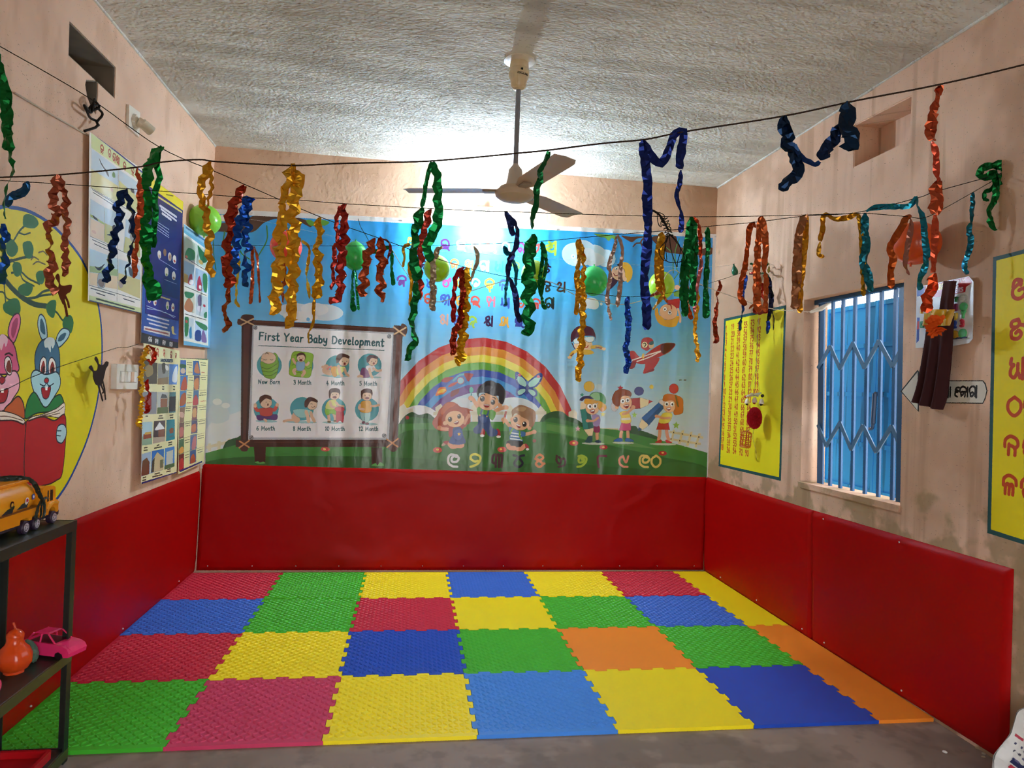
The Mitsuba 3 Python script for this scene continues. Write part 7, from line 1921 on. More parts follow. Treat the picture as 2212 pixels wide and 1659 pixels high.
poster('yellow chart of seven rows of festival pictures with a dark green heading', [(-0.611, 1.542), (0.015, 1.556), (0.039, 0.810), (-0.503, 0.795)], '''
motif ground
P #e0dca6 -624,1581 17,1585 62,789 -510,787
motif heading
P #5a4a3a -534,1588 -3,1578 2,1548 -577,1540
L #8a3a38 w25.9 -497,1564 -299,1560
L #3a5a40 w28.0 -261,1558 -42,1563
motif picture
P #4a6aa8 -576,1529 -466,1532 -452,1435 -570,1434
E #c8b0a0 -515,1461 47.4|17.5
S #2f5a3a -572,1503 -470,1500 -467,1482 -569,1480
motif picture
P #3f5f98 -322,1531 -199,1535 -145,1439 -317,1437
S #c07850 -279,1493 -236,1525 -192,1489 -166,1451 -283,1456
motif picture
P #4a78b0 -564,1428 -416,1433 -419,1337 -551,1336
S #b0503a -507,1405 -459,1423 -426,1382 -429,1341 -540,1341
motif picture
P #584868 -289,1434 -164,1436 -158,1338 -283,1336
S #c88050 -274,1401 -190,1414 -179,1345 -266,1345
motif picture
P #5080b0 -555,1330 -427,1332 -429,1225 -545,1226
S #a85a38 -526,1301 -443,1317 -433,1251 -542,1237
motif picture
P #4a6a90 -282,1333 -167,1333 -161,1231 -286,1232
S #b03a40 -282,1272 -230,1302 -178,1276 -172,1235 -277,1235
motif picture
P #8a6a58 -545,1223 -438,1225 -449,1125 -533,1124
S #c8a090 -536,1196 -458,1187 -462,1158 -531,1167
motif picture
P #7a4a50 -285,1229 -180,1229 -175,1131 -289,1131
S #c89868 -272,1204 -206,1208 -197,1151 -274,1155
motif picture
P #6a4a48 -537,1124 -440,1124 -434,1023 -526,1024
S #b0605a -520,1091 -453,1092 -453,1039 -513,1038
motif picture
P #4a4468 -292,1131 -165,1132 -150,1035 -290,1039
S #b86848 -283,1094 -199,1101 -191,1051 -276,1050
motif picture
P #4a6a50 -527,1019 -425,1019 -419,924 -518,922
S #d09048 -509,956 -460,969 -424,954 -428,928 -508,927
motif picture
P #3a5a90 -301,1031 -159,1030 -153,928 -295,926
S #b06a70 -241,1005 -176,1012 -174,936 -258,932
motif picture
P #702830 -517,921 -410,920 -403,811 -497,812
S #b83a3a -498,879 -431,889 -414,828 -490,825
motif picture
P #4a5a90 -295,926 -162,924 -148,833 -284,833
S #b0503a -269,878 -215,897 -161,853 -187,834 -272,838
motif lines
L #8a8668 w2.9 -570,1432 20,1439
L #8a8668 w2.9 -564,1335 27,1333
L #8a8668 w3.0 -552,1226 34,1224
L #8a8668 w3.0 -541,1127 29,1124
L #8a8668 w3.0 -529,1023 24,1023
L #8a8668 w3.0 -518,923 19,925
L #55524a w4.1 -446,1518 -348,1517
L #55524a w4.1 -444,1504 -345,1502
L #55524a w4.1 -397,1487 -343,1485
L #55524a w4.1 -396,1418 -305,1418
L #55524a w4.1 -394,1403 -302,1401
L #55524a w4.2 -381,1319 -317,1316
L #55524a w4.1 -406,1304 -315,1300
L #55524a w4.1 -403,1289 -321,1285
L #55524a w4.1 -428,1216 -329,1213
L #55524a w4.1 -417,1200 -336,1199
L #55524a w4.1 -421,1114 -314,1114
L #55524a w4.1 -410,1099 -321,1099
L #55524a w4.1 -414,1003 -316,1004
L #55524a w4.2 -403,988 -313,987
L #55524a w4.2 -390,903 -309,903
L #55524a w4.2 -388,887 -307,887
L #55524a w4.4 -168,1524 -36,1525
L #55524a w4.5 -146,1509 -33,1508
L #55524a w4.5 -142,1420 -20,1423
L #55524a w4.5 -119,1406 -17,1408
L #55524a w4.5 -135,1313 9,1314
L #55524a w4.5 -152,1297 11,1298
L #55524a w4.5 -148,1212 15,1211
L #55524a w4.5 -126,1195 18,1195
L #55524a w4.5 -143,1114 10,1112
L #55524a w4.5 -120,1096 13,1095
L #55524a w4.5 -136,1009 6,1008
L #55524a w4.5 -134,993 -2,992
L #55524a w4.5 -131,910 1,910
L #55524a w4.6 -118,893 -7,894
L #b05a48 w4.1 -410,1455 -329,1455
L #b05a48 w4.5 -128,1458 -57,1458
L #b05a48 w4.1 -406,1251 -307,1251
L #b05a48 w4.5 -115,1255 8,1255
motif footer
P #2a3470 -480,815 -6,825 -4,813 -479,803''', .040)
# gold tinsel over the house poster
tin = thing('tinsel_garland', 'gold and red tinsel garland hanging over the house poster', 'garland')
for k, ln in enumerate('''
#d0a020 w24.2 z4.8 l29.0 80,-1278,1584 80,-1299,1549 80,-1320,1514 80,-1323,1476 80,-1319,1443
#e0b428 w21.0 z4.8 l21.5 80,-1319,1443 80,-1334,1409 80,-1306,1371 80,-1333,1333 80,-1299,1299 80,-1326,1266 80,-1310,1227 80,-1331,1194 80,-1341,1171 80,-1320,1144
#b02c1c w22.5 z2.9 l44.0 80,-1240,1588 80,-1173,1565 80,-1157,1535 80,-1205,1489 80,-1259,1517
#a8281c w19.5 z3.9 l43.9 80,-1247,1405 80,-1249,1361 80,-1213,1321 80,-1248,1283 80,-1219,1252 80,-1247,1219
#c07818 w29.1 80,-1265,1584 80,-1288,1559 80,-1225,1557'''.strip().split('\n')):
    w = ln.split(); o = {a[0]: float(a[1:]) for a in w[1:] if ',' not in a}
    put('tail', ribbon(triples(' '.join(a for a in w if ',' in a)), o['w'] / 1000, o.get('z', 0) / 1000, o.get('l', 0) / 1000, .8, 90 + k), 'foil_mat', tin, color=w[0])
# paper birds
def cutout(name, label, art, fr, d, color):
    P = unary_union([g for _, _, g in read_art(art)]); P = affinity.scale(P, .001, .001, origin=(0, 0))
    return solo(name, slab(P, d - .0012, d + .0012, fr), 'matte_mat', label, 'paper bird', color=color)
cutout('paper_bird', 'dark brown paper bird with two heads hanging on the string over the mural', '''
S #000000 -1834.1,1452.0 -1812.8,1463.5 -1793.7,1448.6 -1785.7,1440.2 -1753.7,1442.6 -1747.3,1467.0 -1780.6,1491.8 -1769.5,1505.1 -1750.1,1492.9 -1735.0,1471.7 -1691.9,1468.5 -1665.3,1485.2 -1640.0,1483.4 -1640.4,1469.9 -1664.9,1447.0 -1676.7,1415.7 -1695.4,1380.3 -1718.7,1371.5 -1755.6,1376.0 -1785.6,1406.0 -1791.9,1431.6 -1816.0,1443.9
L #000000 w10.1 -1737.9,1380.3 -1705.6,1336.4 -1679.2,1300.6
L #000000 w10.3 -1693.6,1397.9 -1666.5,1358.1 -1649.4,1307.0
L #000000 w8.9 -1710.4,1380.3 -1668.4,1340.3 -1683.1,1336.1''', frL, .055, '#2a1c18')
cutout('paper_bird', 'rust brown paper bird hanging below the copper streamer', '''
S #000000 261.1,1755.4 267.7,1768.7 274.0,1759.4 276.7,1733.7 288.9,1727.9 312.6,1732.5 310.4,1709.7 296.0,1696.0 291.2,1663.3 281.8,1675.8 269.9,1707.4 272.6,1733.5
L #000000 w7.4 288.7,1682.6 297.7,1650.7 302.8,1625.1
L #000000 w6.2 293.0,1695.8 304.7,1670.5 307.7,1654.5''', lambda a, z, d: np.stack([a, -2.60 - d, z], -1), .004, '#5a2c1c')
# switchboard, empty lamp holder, old cable, broken plaster with wires
sw = thing('switchboard', 'white switchboard beside the house poster', 'switchboard')
o = [(-1.467, 1.473), (-1.204, 1.475), (-1.207, 1.354), (-1.459, 1.356)]
put('cover', slab(Polygon(o).buffer(.006), 0, .028, frL), 'gloss_mat', sw, color='#dcdcd6')
a0, z0 = o[0][0], (o[0][1] + o[3][1]) / 2; wsp = o[1][0] - a0
put('recess', slab(sbox(a0 + .12 * wsp, z0 - .030, a0 + .95 * wsp, z0 + .030), .028, .0295, frL), 'satin_mat', sw, color='#b9b9b2')
for i in range(5): put('switch', slab(sbox(a0 + (.16 + .15 * i) * wsp, z0 - .026, a0 + (.29 + .15 * i) * wsp, z0 + .026), .029, .034 + .002 * (i % 2), frL), 'gloss_mat', sw, color='#e6e6e0' if i != 3 else '#c9a890')
lh = thing('lamp_holder', 'empty white angled lamp holder high on the left wall', 'lamp holder')
put('plate', slab(Polygon([(-1.450, 2.798), (-1.311, 2.811), (-1.307, 2.682), (-1.442, 2.683)]), 0, .014, frL), 'gloss_mat', lh, color='#d6d2c8')
h0 = np.array((0.002, -1.374, 2.740)) + [.014, 0, 0]
put('rosette', tube([h0, h0 + [.014, 0, 0]], [.040, .034], 24), 'gloss_mat', lh, smooth=40, color='#d9d3c4')
h1 = h0 + [.040, .012, -.008]; h2 = h1 + [.026, .034, -.020]
put('socket', tube([h0 + [.015, 0, 0], h1], [.026, .024], 20), 'gloss_mat', lh, smooth=40, color='#d4ccba')
so = put('socket_ring', tube([h1 - (h2 - h1) * .25, h2, h2 + (h2 - h1) * .02], [.026, .027, .021], 22), 'gloss_mat', lh, smooth=40, color='#cfc6b2')
put('socket_mouth', tube([h2 + (h2 - h1) * .021, h2 + (h2 - h1) * .03], [.020, .020], 22), 'matte_mat', so, color='#5a4c3c')
cab = [(-2.410, 2.450), (-2.182, 2.467), (-1.874, 2.495), (-1.822, 2.503)]
solo('old_cable', tube(spline([frL(np.array(a), np.array(z), .005) for a, z in cab], 6), .004, 6), 'matte_mat', 'thin pale cable stapled along the left wall up to the bird poster', 'cable', smooth=True, color='#b5a898')
wr = thing('loose_wire', 'loose black wires hanging from the broken plaster under the left vent', 'wire')
for p in ([(-1.853, 2.659), (-1.888, 2.620), (-1.859, 2.596), (-1.944, 2.595), (-1.937, 2.570), (-1.861, 2.571), (-1.830, 2.570), (-1.844, 2.540), (-1.908, 2.495)], [(-1.852, 2.655), (-1.832, 2.632), (-1.872, 2.599), (-1.883, 2.616), (-1.850, 2.637)], [(-1.832, 2.632), (-1.794, 2.616), (-1.795, 2.579), (-1.802, 2.560)]):
    put('strand', tube(spline([frL(np.array(a), np.array(z), .03 + .012 * math.sin(i * 2.1)) for i, (a, z) in enumerate(p)], 6), .0055, 7), 'matte_mat', wr, smooth=True, color='#16120f')

# ------------------------------------------------------------------ right wall: painted charts, arrow, mobile, letter pack, hanging cloth
chart = thing('number_chart', 'yellow number chart painted on the right wall, 1 to 100 in red', 'wall chart')
c_tl, c_tr, c_br, c_bl = [np.array(p) for p in ((0.136, 2.027), (1.021, 2.031), (1.031, 0.895), (0.126, 0.876))]
CH = '''
motif ground
P #1c4a4c 132,2028 1023,2034 1034,890 126,877
P #ded414 162,2008 1001,2014 1011,911 153,896'''
cols = [((0.194, 1.946), (0.183, 1.030)), ((0.289, 1.952), (0.281, 1.018)), ((0.382, 1.952), (0.382, 1.021)), ((0.485, 1.950), (0.483, 1.021)), ((0.587, 1.955), (0.570, 1.023)), ((0.682, 1.956), (0.660, 1.022))]
num = 0
for ci, (p0, p1) in enumerate(cols):
    for r in range(18):
        num += 1
        if num > 100: break
        t = r / 17; a = p0[0] * (1 - t) + p1[0] * t; z = p0[1] * (1 - t) + p1[1] * t
        CH += f'\nmotif numeral\nT #b8401c {a * 1000 - 26 * len(str(num)) / 2 - (12 if len(str(num)) == 1 else 0):.0f},{z * 1000 - 20:.0f} h42 w8.5 T:{num}'
paint(CH, chart, frR, .0012, 'wall_art_mat')
lch = thing('letter_chart', 'yellow chart of large red Odia letters painted at the right edge', 'wall chart')
paint('''
motif ground
P #1d4648 2621.2,2053.0 2956.2,2063.3 2990.3,885.3 2638.3,901.4
P #d4c410 2638.2,2036.0 2942.4,2047.7 2975.5,901.9 2655.7,919.7
motif letter
G #b03a18 2750.3,1902.3 h85.3 T:a
G #b03a18 2748.1,1741.7 h85.2 T:ca
G #b03a18 2749.1,1585.1 h84.9 T:gha
G #b03a18 2746.6,1431.6 h81.1 T:0
G #b03a18 2740.8,1274.7 h81.0 T:na
G #b03a18 2740.1,1116.4 h80.8 T:la
G #b03a18 2826.5,1907.7 h86.6 T:aa
G #b03a18 2826.2,1746.3 h86.4 T:ja
G #b03a18 2825.9,1584.9 h86.1 T:nga
G #b03a18 2825.2,1430.7 h82.3 T:dha
G #b03a18 2824.7,1273.0 h82.1 T:pa
G #b03a18 2822.7,1115.0 h82.0 T:sha''', lch, frR, .0012, 'wall_art_mat')
arw = thing('painted_arrow', 'cream arrow sign with black Odia lettering painted on the right wall', 'sign')
paint('''
motif ground
P #141210 2101,1485 2210,1588 2220,1581 2222,1538 2591,1537 2605,1523 2615,1493 2607,1461 2595,1438 2227,1431 2229,1387
P #c4c0b4 2110,1485 2212,1579 2215,1535 2589,1533 2601,1519 2610,1493 2604,1465 2593,1442 2220,1434 2220,1396
motif letter
G #14120f 2344.9,1485.4 h47.9 w10.0 T:ha
G #14120f 2387.0,1485.9 h51.5 w9.8 T:ma
G #14120f 2415.6,1486.2 h48.9 w8.7 T:bar
G #14120f 2456.4,1486.8 h48.3 w9.0 T:ematra
G #14120f 2488.9,1487.2 h47.8 w8.8 T:ka
G #14120f 2512.0,1487.5 h47.4 w8.3 T:bar
G #14120f 2540.9,1487.8 h49.0 w9.0 T:sha''', arw, frR, .0012, 'wall_art_mat')

# hanging mobile in front of the number chart
MB = 'X3.80'
mob = thing('hanging_mobile', 'handmade mobile with a red pompom and a small woven basket hanging before the number chart', 'mobile')
top = np.array((3.800, -0.840, 2.314)); ring = np.array((3.800, -0.813, 1.625)); fr0 = np.array((3.800, -0.813, 1.446))
put('string', tube(spline([np.array((3.880, -0.689, 2.361)) + [-.004, 0, 0], top, (3.800, -0.827, 2.049), (3.800, -0.812, 1.830), ring], 6), .0016, 6), 'matte_mat', mob, smooth=True, color='#a8a078')
hub = put('frame', cat_([tube([np.array(p), np.array(q)], .006, 8) for p, q in (((3.800, -0.678, 1.427), (3.800, -0.863, 1.446)), ((3.770, -0.806, 1.451), (3.830, -0.796, 1.434)), ((3.780, -0.736, 1.434), (3.820, -0.850, 1.456)))]), 'matte_mat', mob, smooth=40, color='#c9c8b4')
for p in ((3.800, -0.704, 1.434), (3.800, -0.869, 1.453), (3.770, -0.846, 1.426)):
    put('cord', tube([ring, p], .0012, 5), 'matte_mat', mob, smooth=True, color='#a8a078')
for i, (p, c) in enumerate((((3.800, -0.701, 1.392), '#e4ded2'), ((3.780, -0.842, 1.402), '#c8b4a0'), ((3.810, -0.879, 1.394), '#e0dacc'))):
    b = put('bell', move(lathe([(0, .024), (.008, .022), (.014, .008), (.018, -.006), (.016, -.012), (0, -.010)], 16), p), 'satin_mat', mob, smooth=40, color=c)
    put('bead', ball(np.array(p) + [0, .004, -.014], .010, 1), 'satin_mat', b, smooth=True, color='#20141a' if i != 1 else '#8a1c24')
for p, c in (((3.800, -0.678, 1.427), '#b8202c'), ((3.800, -0.907, 1.438), '#181418')): put('bead', ball(p, .011, 2), 'gloss_mat', mob, smooth=True, color=c)
rng = np.random.default_rng(5)
pc = np.array((3.800, -0.812, 1.285)); th = rng.normal(size=(1500, 3)); th /= np.linalg.norm(th, axis=1, keepdims=True)
V, F = [], []
for d in th:
    sc = np.array([.046, .046, .070]); p = pc + d * sc * .55; q = pc + d * sc * (1 + .12 * rng.random()); s = np.cross(d, [.3, .5, .8]); s /= np.linalg.norm(s); s2 = np.cross(d, s)
    k = len(V); V += [p + s * .003, p - s * .002 + s2 * .003, p - s * .002 - s2 * .003, q + s * .002, q - s * .001 + s2 * .002, q - s * .001 - s2 * .002]
    F += [[k, k + 1, k + 4], [k, k + 4, k + 3], [k + 1, k + 2, k + 5], [k + 1, k + 5, k + 4], [k + 2, k, k + 3], [k + 2, k + 3, k + 5], [k + 3, k + 4, k + 5]]
pom = put('pompom', cat_([trimesh.Trimesh(V, F, process=False), move(trimesh.creation.icosphere(3), (0, 0, 0)).apply_transform(np.diag([.034, .034, .056, 1])).apply_translation(pc)]), 'matte_mat', mob, color='#b01422', label='shaggy red wool pompom')
# the woven basket: hoops and ribs
bc = np.array((3.800, -0.700, 1.131)); bask = []
for z, r in ((.055, .022), (.045, .034), (.02, .036), (-.012, .036), (-.042, .036), (-.052, .034)):
    a = np.linspace(0, 2 * np.pi, 25); bask.append(tube(np.stack([r * np.cos(a), r * np.sin(a), z + 0 * a], 1), .0026, 6))
for a in np.linspace(0, 2 * np.pi, 13)[:-1]:
    bask.append(tube([(.022 * math.cos(a), .022 * math.sin(a), .055), (.034 * math.cos(a), .034 * math.sin(a), .045), (.036 * math.cos(a), .036 * math.sin(a), .02), (.036 * math.cos(a), .036 * math.sin(a), -.042), (.034 * math.cos(a), .034 * math.sin(a), -.052)], .0018, 5))
k_ = put('basket', move(rot(cat_(bask), 8, (1, 0, 0)), bc), 'satin_mat', mob, smooth=40, color='#b8501c', label='small basket woven of orange cane')
put('cord', tube(spline([pc - [0, 0, .06], (3.800, -0.796, 1.151), (3.800, -0.840, 1.077), (3.800, -0.856, 1.016)], 6), .0014, 5), 'matte_mat', mob, smooth=True, color='#a89a60')
put('cord', tube([pc - [0, 0, .062], bc + [0, 0, .055]], .0014, 5), 'matte_mat', mob, smooth=True, color='#a89a60')
# the tangle of ribbon ends at its top
tg = thing('ribbon_tangle', 'tangle of dark green, red and navy ribbon ends at the top of the mobile', 'ribbon')
for k, ln in enumerate('''
#0f4a28 w23.4 3790,-694,2360 3790,-766,2319 3790,-826,2271 3790,-920,2246 3790,-943,2222
#0f4a28 w16.6 3790,-937,2318 3790,-889,2298 3790,-803,2327 3790,-787,2287
#a82418 w15.6 3790,-690,2283 3790,-758,2286 3790,-796,2295 3790,-809,2245
#c03020 w37.4 3780,-878,2196 3780,-899,2156 3780,-874,2122 3780,-904,2081
#8a2814 w41.9 3790,-795,2047 3790,-807,2007 3790,-918,2005 3790,-957,2019 3790,-958,1996
#b85020 w13.6 3790,-698,2038 3790,-774,2063 3790,-852,2040 3790,-953,2020
#141a3a w27.8 3800,-930,2227 3800,-948,2150 3800,-977,2064 3800,-957,1965 3800,-938,1920
#2040a0 w22.1 3800,-944,1938 3800,-952,1901 3800,-943,1848
#151310 w6.5 3810,-902,2241 3810,-932,2190 3810,-914,2118 3810,-983,2091 3810,-943,2161 3810,-887,2197
#151310 w5.5 3810,-960,2048 3810,-982,1981 3810,-1002,1943 3810,-998,1870
#8a8444 w18.7 3810,-899,2335 3810,-916,2304 3810,-910,2258'''.strip().split('\n')):
    w = ln.split()
    put('end', ribbon(triples(' '.join(a for a in w if ',' in a)), float(w[1][1:]) / 1000, 0, 0, .9, 130 + k), 'foil_mat' if k not in (8, 9) else 'matte_mat', tg, color=w[0])

# blister pack of plastic letters
pk = thing('letter_pack', 'card pack of plastic letters and numbers with a red header on the right wall', 'toy pack')
paint_p = '''
motif card
P #c8ccd0 2210,1984 2519,1988 2545,1961 2550,1716 2531,1697 2411,1687 2217,1692
P #32489a 2213,1981 2261,1979 2263,1940 2215,1938
motif header
P #a81c28 2261.3,1981.0 2521.6,1986.3 2540.3,1958.1 2505.7,1942.4 2504.0,1922.0 2401.3,1914.2 2263.7,1927.0
T #e8e4dc 2427.1,1968.3 2504.4,1972.4 h10.3 w1.9 T:LETTERS & FUN
T #e0d048 2268.5,1953.2 h22.5 w5.7 T:ALPHABE
T #e8e4dc 2431.1,1949.4 2466.6,1950.0 h17.9 w4.8 T:TS
T #3a56a8 2269.5,1930.7 h18.0 w4.7 T:& NU
T #d8c8d8 2406.2,1925.5 2493.5,1927.5 h17.2 w4.4 T:MBERS
motif strip
P #3a4898 2220,1837 2238,1835 2238,1727 2222,1715
P #b83a30 2223,1819 2236,1818 2236,1782 2222,1778'''
P = [g for _, _, g in read_art(paint_p)][0]; P = affinity.scale(P, .001, .001, origin=(0, 0))
put('backing', slab(P, .018, .020, frR), 'paper_mat', pk, color='#c9ccd0')
paint(paint_p, pk, frR, .0208, 'paper_mat')
LT = '''
T #30405a 2434.1,1719.4 2525.1,1719.8 h5.1 w1.4 T:PLASTIC LETTERS
T #3f9a58 2420.5,1847.9 h55.6 w11.6 T:I
T #8a3058 2446.2,1847.3 h24.6 w8.6 T:N
E #3fae68 2501.6,1858.1 18.5|17.5
T #d8b838 2449.0,1807.0 h24.6 w8.5 T:U
T #3fae68 2493.3,1811.2 h25.9 w8.4 T:Y
T #2f4a98 2446.3,1770.1 h27.9 w9.5 T:2
T #b83048 2488.2,1772.1 h27.6 w9.3 T:3
T #20305a 2409.4,1727.4 h25.7 w8.7 T:8
E #c8962c 2457.2,1738.9 20.1|18.6
E #3fae68 2501.3,1742.0 19.5|19.1
T #3f8a58 2453.5,1886.5 h16.9 w6.6 T:Y
E #c8ccc8/#9aa09a:3 2497.5,1893.8 20.6|15.0
T #8a3a90 2290.8,1852.6 h22.3 w8.2 T:E
T #d8a030 2249,1857 h22.6 w8.4 T:P
T #3f8a58 2252.1,1789.3 h22.5 w8.3 T:K
T #c83030 2396.6,1768.9 h25.8 w8.8 T:1'''
for _, c, g in read_art(LT):
    g = affinity.scale(g, .001, .001, origin=(0, 0)); put('plastic_letter', slab(g, .021, .029, frR), 'gloss_mat', pk, color=c)
cov = Polygon([(2.394, 1.918), (2.527, 1.925), (2.540, 1.720), (2.409, 1.704)])
scene['clear_film_mat'] = {'type': 'thindielectric', 'int_ior': 1.45}
def cover_mesh():
    g = 26; q = []
    a, b, c, d = [np.array(p) for p in ((2.265, 1.917), (2.529, 1.927), (2.543, 1.716), (2.267, 1.694))]
    for i in range(g):
        for j in range(g):
            u, v = i / (g - 1), j / (g - 1); p = (a * (1 - u) + b * u) * (1 - v) + (d * (1 - u) + c * u) * v
            e = min(u, 1 - u, v, 1 - v); h = .021 + .016 * min(1, e * 9) + .004 * math.sin(u * 31) * math.sin(v * 27) * min(1, e * 9)
            q.append((p[0], p[1], h))
    q = np.array(q); ii = np.arange(g * g).reshape(g, g); F = np.stack([ii[:-1, :-1], ii[1:, :-1], ii[1:, 1:], ii[:-1, 1:]], -1).reshape(-1, 4)
    return trimesh.Trimesh(frR(q[:, 0], q[:, 1], q[:, 2]), np.vstack([F[:, [0, 1, 2]], F[:, [0, 2, 3]]]), process=False)
put('clear_cover', cover_mesh(), 'clear_film_mat', pk, smooth=True, label='clear plastic blister cover')

# cloth bundle hanging in front of the pack
cl = thing('cloth_bundle', 'dark maroon cloth tied with a yellow band and an orange flower, hanging by the window', 'cloth')
def drape(left, right, x0, folds, depth, seed):
    L, R_ = spline(left, 8), spline(right, 8); n, m = 40, 34
    s = np.linspace(0, 1, n); rs = lambda q: np.stack([np.interp(s, np.linspace(0, 1, len(q)), q[:, k]) for k in (0, 1)], 1)
    L, R_ = rs(L), rs(R_); V = []
    for i in range(n):
        for j in range(m):
            u = j / (m - 1); p = L[i] * (1 - u) + R_[i] * u
            d = x0 + depth * (math.sin(u * math.pi) ** .5 * .8 + .5 * math.sin(u * folds * math.pi + seed + .5 * math.sin(s[i] * 3)) * min(1, .3 + s[i]))
            V.append((p[0], p[1], d))
    V = np.array(V); P = frR(V[:, 0], V[:, 1], V[:, 2]); k = n * m
    B = frR(V[:, 0], V[:, 1], np.maximum(V[:, 2] - .006, .004)); ii = np.arange(k).reshape(n, m)
    F = np.stack([ii[:-1, :-1], ii[1:, :-1], ii[1:, 1:], ii[:-1, 1:]], -1).reshape(-1, 4); F = np.vstack([F[:, [0, 1, 2]], F[:, [0, 2, 3]]])
    return trimesh.Trimesh(np.vstack([P, B]), np.vstack([F, F[:, ::-1] + k]), process=False)
put('tie', drape([(2.422, 1.979), (2.416, 1.911), (2.408, 1.846)], [(2.487, 1.971), (2.477, 1.904), (2.473, 1.833)], .055, 2.5, .015, 1), 'matte_mat', cl, smooth=True, color='#3a1a1c')
put('drape', drape([(2.334, 1.815), (2.321, 1.678), (2.293, 1.517), (2.261, 1.435)], [(2.473, 1.819), (2.464, 1.660), (2.443, 1.477), (2.423, 1.404)], .052, 5, .030, .4), 'matte_mat', cl, smooth=True, color='#331518')
put('band', drape([(2.336, 1.841), (2.334, 1.815), (2.333, 1.786)], [(2.508, 1.843), (2.502, 1.812), (2.491, 1.773)], .075, 4, .022, 2), 'satin_mat', cl, smooth=True, color='#b8901c')
put('band', drape([(2.402, 1.851), (2.398, 1.830)], [(2.488, 1.844), (2.487, 1.801)], .10, 3, .015, 3), 'satin_mat', cl, smooth=True, color='#c0981e')
fl = np.array((3.760, -2.478, 1.771)); pet = []
for i in range(70):
    a = rng.random() * 2 * np.pi; e = rng.random() * 1.4; d = np.array([-math.cos(e), math.sin(e) * math.cos(a), math.sin(e) * math.sin(a)])
    s = np.cross(d, [.2, .4, .9]); s /= np.linalg.norm(s); s2 = np.cross(d, s); r = .020 + .012 * rng.random(); c0 = fl + d * .018
    pet.append(hull([c0 - s * .005, c0 + s * .005, c0 + d * r * 1.2 + s * .011 + s2 * .003, c0 + d * r * 1.2 - s * .011 + s2 * .003, c0 + d * r * 1.5, c0 + d * r + s2 * .006, c0 + s2 * .004]))
put('flower', cat_(pet), 'matte_mat', cl, color='#d4581a', label='orange paper flower')

# printed sack and scraps on the floor
sk = thing('printed_sack', 'white printed plastic sack leaning in the lower right corner', 'sack')
P = Polygon([((3.650, -2.950, 0.088)[0], .0), ((3.667, -2.950, 0.141)[0], (3.667, -2.950, 0.141)[2]), ((3.703, -2.950, 0.207)[0], (3.703, -2.950, 0.207)[2]), ((3.761, -2.950, 0.298)[0], (3.761, -2.950, 0.298)[2]), (3.862, .335), (3.868, .2), (3.865, .0)])
def frS(a, z, d): return np.stack([a, -2.935 - d - .010 * np.sin(a * 30 + z * 14) + z * .03, z], -1)
n_ = []
for gx in np.linspace(3.55, 3.87, 33):
    for gz in np.linspace(0, .42, 40): n_.append((gx, gz))
pts = np.array(n_); from scipy.spatial import Delaunay
pts = np.vstack([pts[[P.contains(Point(p)) for p in pts]], np.array([P.boundary.interpolate(t, normalized=True).coords[0] for t in np.linspace(0, 1, 90)[:-1]])])
tri = Delaunay(pts).simplices; tri = np.array([t for t in tri if P.buffer(1e-4).contains(Point(pts[t].mean(0)))])
def bump_(p): return .008 * meshkit.fbm(np.stack([p[:, 0] * 22, p[:, 1] * 22, p[:, 0] * 0], 1), 3, 2)
edge = np.array([min(1, P.boundary.distance(Point(p)) * 30) for p in pts]); fr_f = frS(pts[:, 0], pts[:, 1], .02 * edge + bump_(pts)); fr_b = frS(pts[:, 0], pts[:, 1], -.012 * np.array([min(1, P.boundary.distance(Point(p)) * 30) for p in pts]))
put('body', trimesh.Trimesh(np.vstack([fr_f, fr_b]), np.vstack([tri, tri[:, ::-1] + len(pts)]), process=False), 'satin_mat', sk, smooth=True, color='#c9c8c2')
def sack_ink(poly, col, nm):
    poly = poly.intersection(P.buffer(-.004))
    if poly.is_empty: return
    for g in getattr(poly, 'geoms', [poly]):
        v, f = trimesh.creation.triangulate_polygon(g, engine='earcut'); v = np.asarray(v)
        put(nm, trimesh.Trimesh(frS(v[:, 0], v[:, 1], .0205 * np.array([min(1, P.boundary.distance(Point(q)) * 30) for q in v]) + .0015 + bump_(v)), f, process=False), 'satin_mat', sk, color=col)
x_, z_ = 3.725, .215
for i, (c, wd, h) in enumerate((('#a83848', .10, .010), ('#3a3a58', .10, .008), ('#3a3a48', .11, .008), ('#5a5a78', .10, .007), ('#242c50', .07, .020), ('#b03a48', .09, .014), ('#2a2a34', .05, .03), ('#3a7a50', .04, .03))):
    for k in range(3 if h < .012 else 1):
        a0_ = x_ - i * .006 + k * .034; zc = z_ - i * .026 + .0
        sack_ink(affinity.rotate(sbox(a0_, zc, a0_ + (.028 if h < .012 else wd), zc + h), -35), c, 'print')
for i, (u, v, c, r) in enumerate(((2041,1625,'#d8d6d2',.010), (2113,1617,'#a89a78',.012), (2125,1630,'#b8ad96',.008), (2124,1635,'#b0a488',.008), (2080,1623,'#7a6a58',.006))):
    p = {0: (3.712, -2.643, 0.000), 1: (3.881, -2.627, 0.000), 2: (3.868, -2.669, 0.000), 3: (3.845, -2.692, 0.000), 4: (3.796, -2.642, 0.000)}[i]
    solo('paper_scrap', move(lathe([(0, .001), (r, .001), (r * .9, .0035), (0, .004)], 9), p), 'matte_mat', ('round white button lying on the bare floor', 'long pale scrap against the right wall sheet', 'upper of two pale scraps lying close together', 'lower of two pale scraps lying close together', 'small brown scrap on the floor between button and wall')[i], 'scrap', smooth=40, color=c)

